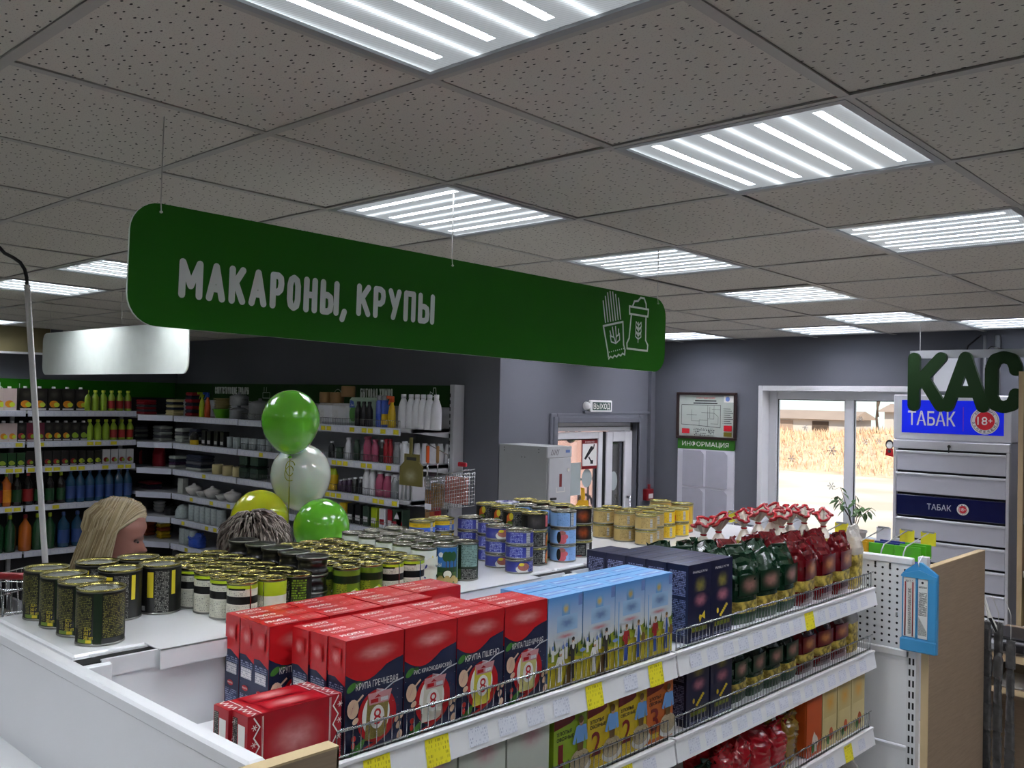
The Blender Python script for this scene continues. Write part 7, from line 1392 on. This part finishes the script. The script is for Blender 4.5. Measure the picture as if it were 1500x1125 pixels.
FR = [(-.115, .045), (-.105, .072), (-.092, .083), (-.08, .079), (-.068, .085), (-.060, .080), (-.052, .086), (-.042, .079), (-.02, .082), (.0, .079), (.016, .088), (.05, .091), (.08, .078), (.1, .054), (.115, .004)]
BK = [(-.115, .03), (-.06, .058), (0, .094), (.04, .102), (.08, .082), (.1, .056), (.115, .004)]
WD = [(-.115, .022), (-.1, .042), (-.07, .056), (-.03, .067), (0, .072), (.04, .076), (.08, .062), (.1, .043), (.115, .003)]
NS = [(-.046, 0), (-.041, .014), (-.034, .035), (-.027, .037), (-.01, .023), (.01, .009), (.022, 0)]
def head_surface(z, a):
    f, b_, w = ip(FR, z), ip(BK, z), ip(WD, z); c, s = math.cos(a), math.sin(a)
    x = (f if c > 0 else b_)*math.copysign(abs(c)**(.82 if c > 0 else 1), c); y = w*math.copysign(abs(s)**.9, s)
    aa = (a+PI) % (2*PI)-PI
    if -.05 < z < .025: x += ip(NS, z)*math.exp(-(aa/.19)**2)
    x -= .008*math.exp(-((z-.002)/.012)**2)*(math.exp(-((aa-.45)/.2)**2)+math.exp(-((aa+.45)/.2)**2))
    x += .003*math.exp(-((z-.022)/.008)**2)*math.exp(-(abs(aa)-.4)**2/.06)
    return Vector((x, y, z))
def add_head(m, M):
    nz, na = 46, 44; vs = []; fs = []; mm = []
    for j in range(nz+1):
        z = -.115+.23*j/nz
        for i in range(na): vs.append(M @ head_surface(z, 2*PI*i/na))
    lips = []; sk = []
    for j in range(nz):
        z = -.115+.23*(j+.5)/nz
        for i in range(na):
            aa = (2*PI*(i+.5)/na+PI) % (2*PI)-PI; f = (j*na+i, j*na+(i+1) % na, (j+1)*na+(i+1) % na, (j+1)*na+i)
            (lips if -.071 < z < -.05 and abs(aa) < .33 else sk).append(f)
    m.add(vs, sk, 'skin', True); m.add(vs, lips, 'lips', True)
    for s in (-1, 1):
        e = M @ Vector((.070, s*.031, .002)); m.lathe([(.0085*math.cos(t), .006*math.sin(t)) for t in [(-PI/2+k*PI/8) for k in range(9)]], 'eye_white', 12, e); p = M @ Vector((.0795, s*.033, .0)); m.lathe([(.0045*math.cos(t), .0045*math.sin(t)) for t in [(-PI/2+k*PI/6) for k in range(7)]], 'eye_dark', 10, p)
        m.tube([M @ Vector((.0845-.012*k*k*.25, s*(.016+.012*k), .021+.003*math.sin(k*1.2))) for k in range(4)], [.002, .003, .0025, .0012], 'brow', 5)
        m.tube([M @ Vector((.078-.004*k, s*(.020+.009*k), .0065-.001*abs(k-1))) for k in range(3)], .0016, 'eye_dark', 4)
        ear = [(-.0, .0, .022), (-.014, .008, .02), (-.022, .012, .004), (-.016, .010, -.016), (-.002, .002, -.028), (.004, 0, -.01), (.004, .0, .012)]
        m.tube([M @ Vector((x-.002, s*(.072+y), z-.008)) for x, y, z in ear], .0055, 'skin', 6, True); m.tube([M @ Vector((-.006, s*.074, .01)), M @ Vector((-.01, s*.076, -.012))], .009, 'skin', 6)
def person(lbl, pos, face, height, headM, cloth, hair_fn):
    """one body mesh: skinned trunk and limbs, fingers, head; hair is a child"""
    P = {'pel': (0, 0, .95), 'wst': (.01, 0, 1.08), 'chs': (.0, 0, 1.25), 'shc': (-.01, 0, 1.37), 'nck': (.0, 0, 1.44), 'hd': (.018, 0, 1.52)}
    for s, n in ((1, 'l'), (-1, 'r')): P.update({'hip'+n: (0, s*.09, .90), 'kne'+n: (.02, s*.10, .49), 'ank'+n: (-.02, s*.10, .09), 'toe'+n: (.13, s*.11, .04), 'sho'+n: (-.01, s*.17, 1.36), 'elb'+n: (-.02, s*.23, 1.08), 'wri'+n: (.12, s*.20, .90), 'hnd'+n: (.18, s*.19, .87)})
    rad = {'pel': .125, 'wst': .115, 'chs': .135, 'shc': .10, 'nck': .055, 'hd': .05, 'hip': .09, 'kne': .062, 'ank': .042, 'toe': .038, 'sho': .068, 'elb': .046, 'wri': .031, 'hnd': .034}
    ed = [('pel', 'wst'), ('wst', 'chs'), ('chs', 'shc'), ('shc', 'nck'), ('nck', 'hd')]
    for n in 'lr': ed += [('pel', 'hip'+n), ('hip'+n, 'kne'+n), ('kne'+n, 'ank'+n), ('ank'+n, 'toe'+n), ('shc', 'sho'+n), ('sho'+n, 'elb'+n), ('elb'+n, 'wri'+n), ('wri'+n, 'hnd'+n)]
    ks = list(P); sc = height/1.69
    me = bpy.data.meshes.new('b'); me.from_pydata([P[k] for k in ks], [(ks.index(a), ks.index(b_)) for a, b_ in ed], [])
    o = bpy.data.objects.new('b', me); COL.objects.link(o); sk = o.modifiers.new('s', 'SKIN'); sb = o.modifiers.new('d', 'SUBSURF'); sb.levels = sb.render_levels = 2
    for k, v in zip(ks, me.skin_vertices[0].data):
        q = rad.get(k, rad.get(k[:3], .05)); v.radius = (q, q*(1.25 if k in ('pel', 'wst', 'chs', 'shc') else 1)) if False else (q, q); v.use_root = (k == 'pel')
    bm_ = bpy.data.meshes.new_from_object(o.evaluated_get(bpy.context.evaluated_depsgraph_get())); vs = [tuple(v.co*sc) for v in bm_.vertices]; fs = [tuple(p.vertices) for p in bm_.polygons]
    bpy.data.objects.remove(o); bpy.data.meshes.remove(bm_)
    m = MB(); grp = {}
    for f in fs:
        c = sum((Vector(vs[i]) for i in f), Vector())/len(f)/sc; hand = c.z < .93 and c.x > .115 and abs(c.y) > .13
        k = 'skin' if c.z > 1.43 or hand else 'shoe' if c.z < .10 else 'jeans' if c.z < .93 and abs(c.y) < .19 else cloth
        grp.setdefault(k, []).append(f)
    for k, v in grp.items(): m.add(vs, v, k, True)
    for s in (-1, 1):
        for q in range(4): a = .17+.0; L_ = (.068, .078, .072, .056)[q]; y = s*.19+(q-1.5)*.017; b0 = Vector((.19, y, .865)); m.tube([b0*sc, (b0+Vector((L_*.45, 0, -.012)))*sc, (b0+Vector((L_*.75, 0, -.035)))*sc, (b0+Vector((L_*.85, 0, -.058)))*sc], [.0095, .009, .008, .006], 'skin', 8)
        b0 = Vector((.155, s*.16, .87)); m.tube([b0*sc, (b0+Vector((.03, -s*.018, -.01)))*sc, (b0+Vector((.055, -s*.016, -.022)))*sc], [.011, .0095, .007], 'skin', 8)
    Mw = Matrix.Translation((.03, 0, height-.122)) @ headM
    add_head(m, Mw)
    p = obj('person', m, None, pos, face, lbl, 'person'); hair_fn(p, Mw); return p
def long_hair(p, M):
    ms = [MB(), MB(), MB()]; cap = MB(); vs = []; na, nz = 30, 14
    for j in range(nz+1):
        t = j/nz
        for i in range(na):
            a = 2*PI*i/na; c = math.cos(a); z0 = -.10+.197*min(1, max(0, (c+.25)/.5)); z = z0+(.116-z0)*t; v = head_surface(min(z, .1149), a); n = Vector((v.x, v.y, v.z*.8)).normalized(); vs.append(M @ (v+n*.010*(1 if t < 1 else .6)+Vector((0, 0, .004*t))))
    cap.add(vs, [(j*na+i, j*na+(i+1) % na, (j+1)*na+(i+1) % na, (j+1)*na+i) for j in range(nz) for i in range(na)], 'blonde2', True)
    Mi = M.to_3x3().inverted(); dn = Mi @ Vector((0, 0, -1))
    TOP = [(-.1, .055), (-.08, .085), (-.05, .105), (0, .114), (.04, .110), (.065, .098), (.08, .075), (.09, .05)]
    for k in range(1300):
        s = 1 if R.random() < .5 else -1; x0 = R.uniform(-.092, .080); v = R.random(); T_ = ip(TOP, x0); off = .012+.009*v
        front = x0 > .02; xe = (-.012+.1*(x0-.02)) if front else x0-.010-.3*max(0, x0); pts = []
        for q in (.05, .3, .55, .8, 1.0):
            th = .12+1.42*q; xx = x0+(xe-x0)*q; w = ip(WD, .02)*math.sqrt(max(.08, 1-(xx/.104)**2)); pts.append(Vector((xx, s*(w+off)*math.sin(th), .015+(T_-.015+off)*math.cos(th))))
        e = pts[-1]; L_ = .15+.06*R.random(); bx_ = -.03-.03*R.random()
        for q in (.35, .7, 1.0): pts.append(e+dn*L_*q+Vector((bx_*q, s*(.008*math.sin(q*3)-.010*q), 0)))
        ms[k % 3].tube([M @ t_ for t_ in pts], [.003, .0036, .004, .004, .0038, .0034, .0028, .001], ('blonde1', 'blonde2', 'blonde3')[k % 3], 4)
    for k in range(420):      # back of the head
        a = PI+R.uniform(-1.25, 1.25); pts = []
        for z in (.105, .085, .05, .0, -.05): v = head_surface(z, a); n = Vector((v.x, v.y, 0)).normalized(); pts.append(v+n*(.014+.008*R.random()))
        e = pts[-1]
        for q in (.5, 1): pts.append(e+dn*(.09+.05*R.random())*q+Vector((-.012*q, R.uniform(-.01, .01), 0)))
        ms[k % 3].tube([M @ t_ for t_ in pts], [.003, .0038, .004, .004, .0036, .003, .001], ('blonde1', 'blonde2', 'blonde3')[k % 3], 4)
    h_ = obj('hair', cap, p, label='long blonde straight hair'); [obj('hair_strands', x, h_) for x in ms]
def short_hair(p, M):
    ms = [MB(), MB(), MB()]; cap = MB(); vs = []; na, nz = 30, 14
    for j in range(nz+1):
        t = j/nz
        for i in range(na):
            a = 2*PI*i/na; c = math.cos(a); z0 = .055 if c > .6 else (.0 if c > .1 else -.075); z = z0+(.116-z0)*t; v = head_surface(min(z, .1149), a); n = Vector((v.x, v.y, v.z*.8)).normalized(); vs.append(M @ (v+n*.012+Vector((0, 0, .005*t))))
    cap.add(vs, [(j*na+i, j*na+(i+1) % na, (j+1)*na+(i+1) % na, (j+1)*na+i) for j in range(nz) for i in range(na)], 'ash3', True)
    for k in range(1300):
        a = R.uniform(0, 2*PI); z = .114-.17*R.random()**1.1
        if math.cos(a) > .55 and z < .055: continue
        v = head_surface(z, a); n = Vector((v.x, v.y, v.z)).normalized(); tang = Vector((-n.x*n.z, -n.y*n.z, 1-n.z*n.z)); tang = -tang.normalized() if tang.length > .01 else Vector((1, 0, 0)); side = n.cross(tang); L_ = .045+.035*R.random(); w = R.uniform(-.5, .5)
        pts = [v+n*.008, v+n*.020+tang*L_*.35+side*w*.012, v+n*.022+tang*L_*.7+side*w*.03, v+n*.012+tang*L_+side*w*.035]
        ms[k % 3].tube([M @ t_ for t_ in pts], [.003, .0038, .003, .0008], ('ash1', 'ash2', 'ash1')[k % 3] if z > .02 else ('ash2', 'ash3', 'ash1')[k % 3], 4)
    h_ = obj('hair', cap, p, label='short tousled ash-brown hair'); [obj('hair_strands', x, h_) for x in ms]
fa = math.atan2(-.727, .686)
person('blonde woman in profile looking down, in the aisle beyond the cans', (1.43, 3.29, 0), -.50, 1.665, Matrix.Rotation(.30, 4, 'Y'), 'jacket_dark', long_hair)
fb = math.atan2(.93, -.36)
person('person with short ash-brown hair seen from behind, in front of the balloons', (1.92, 3.08, 0), fb, 1.60, Matrix.Rotation(.15, 4, 'Y'), 'jacket_plum', short_hair)
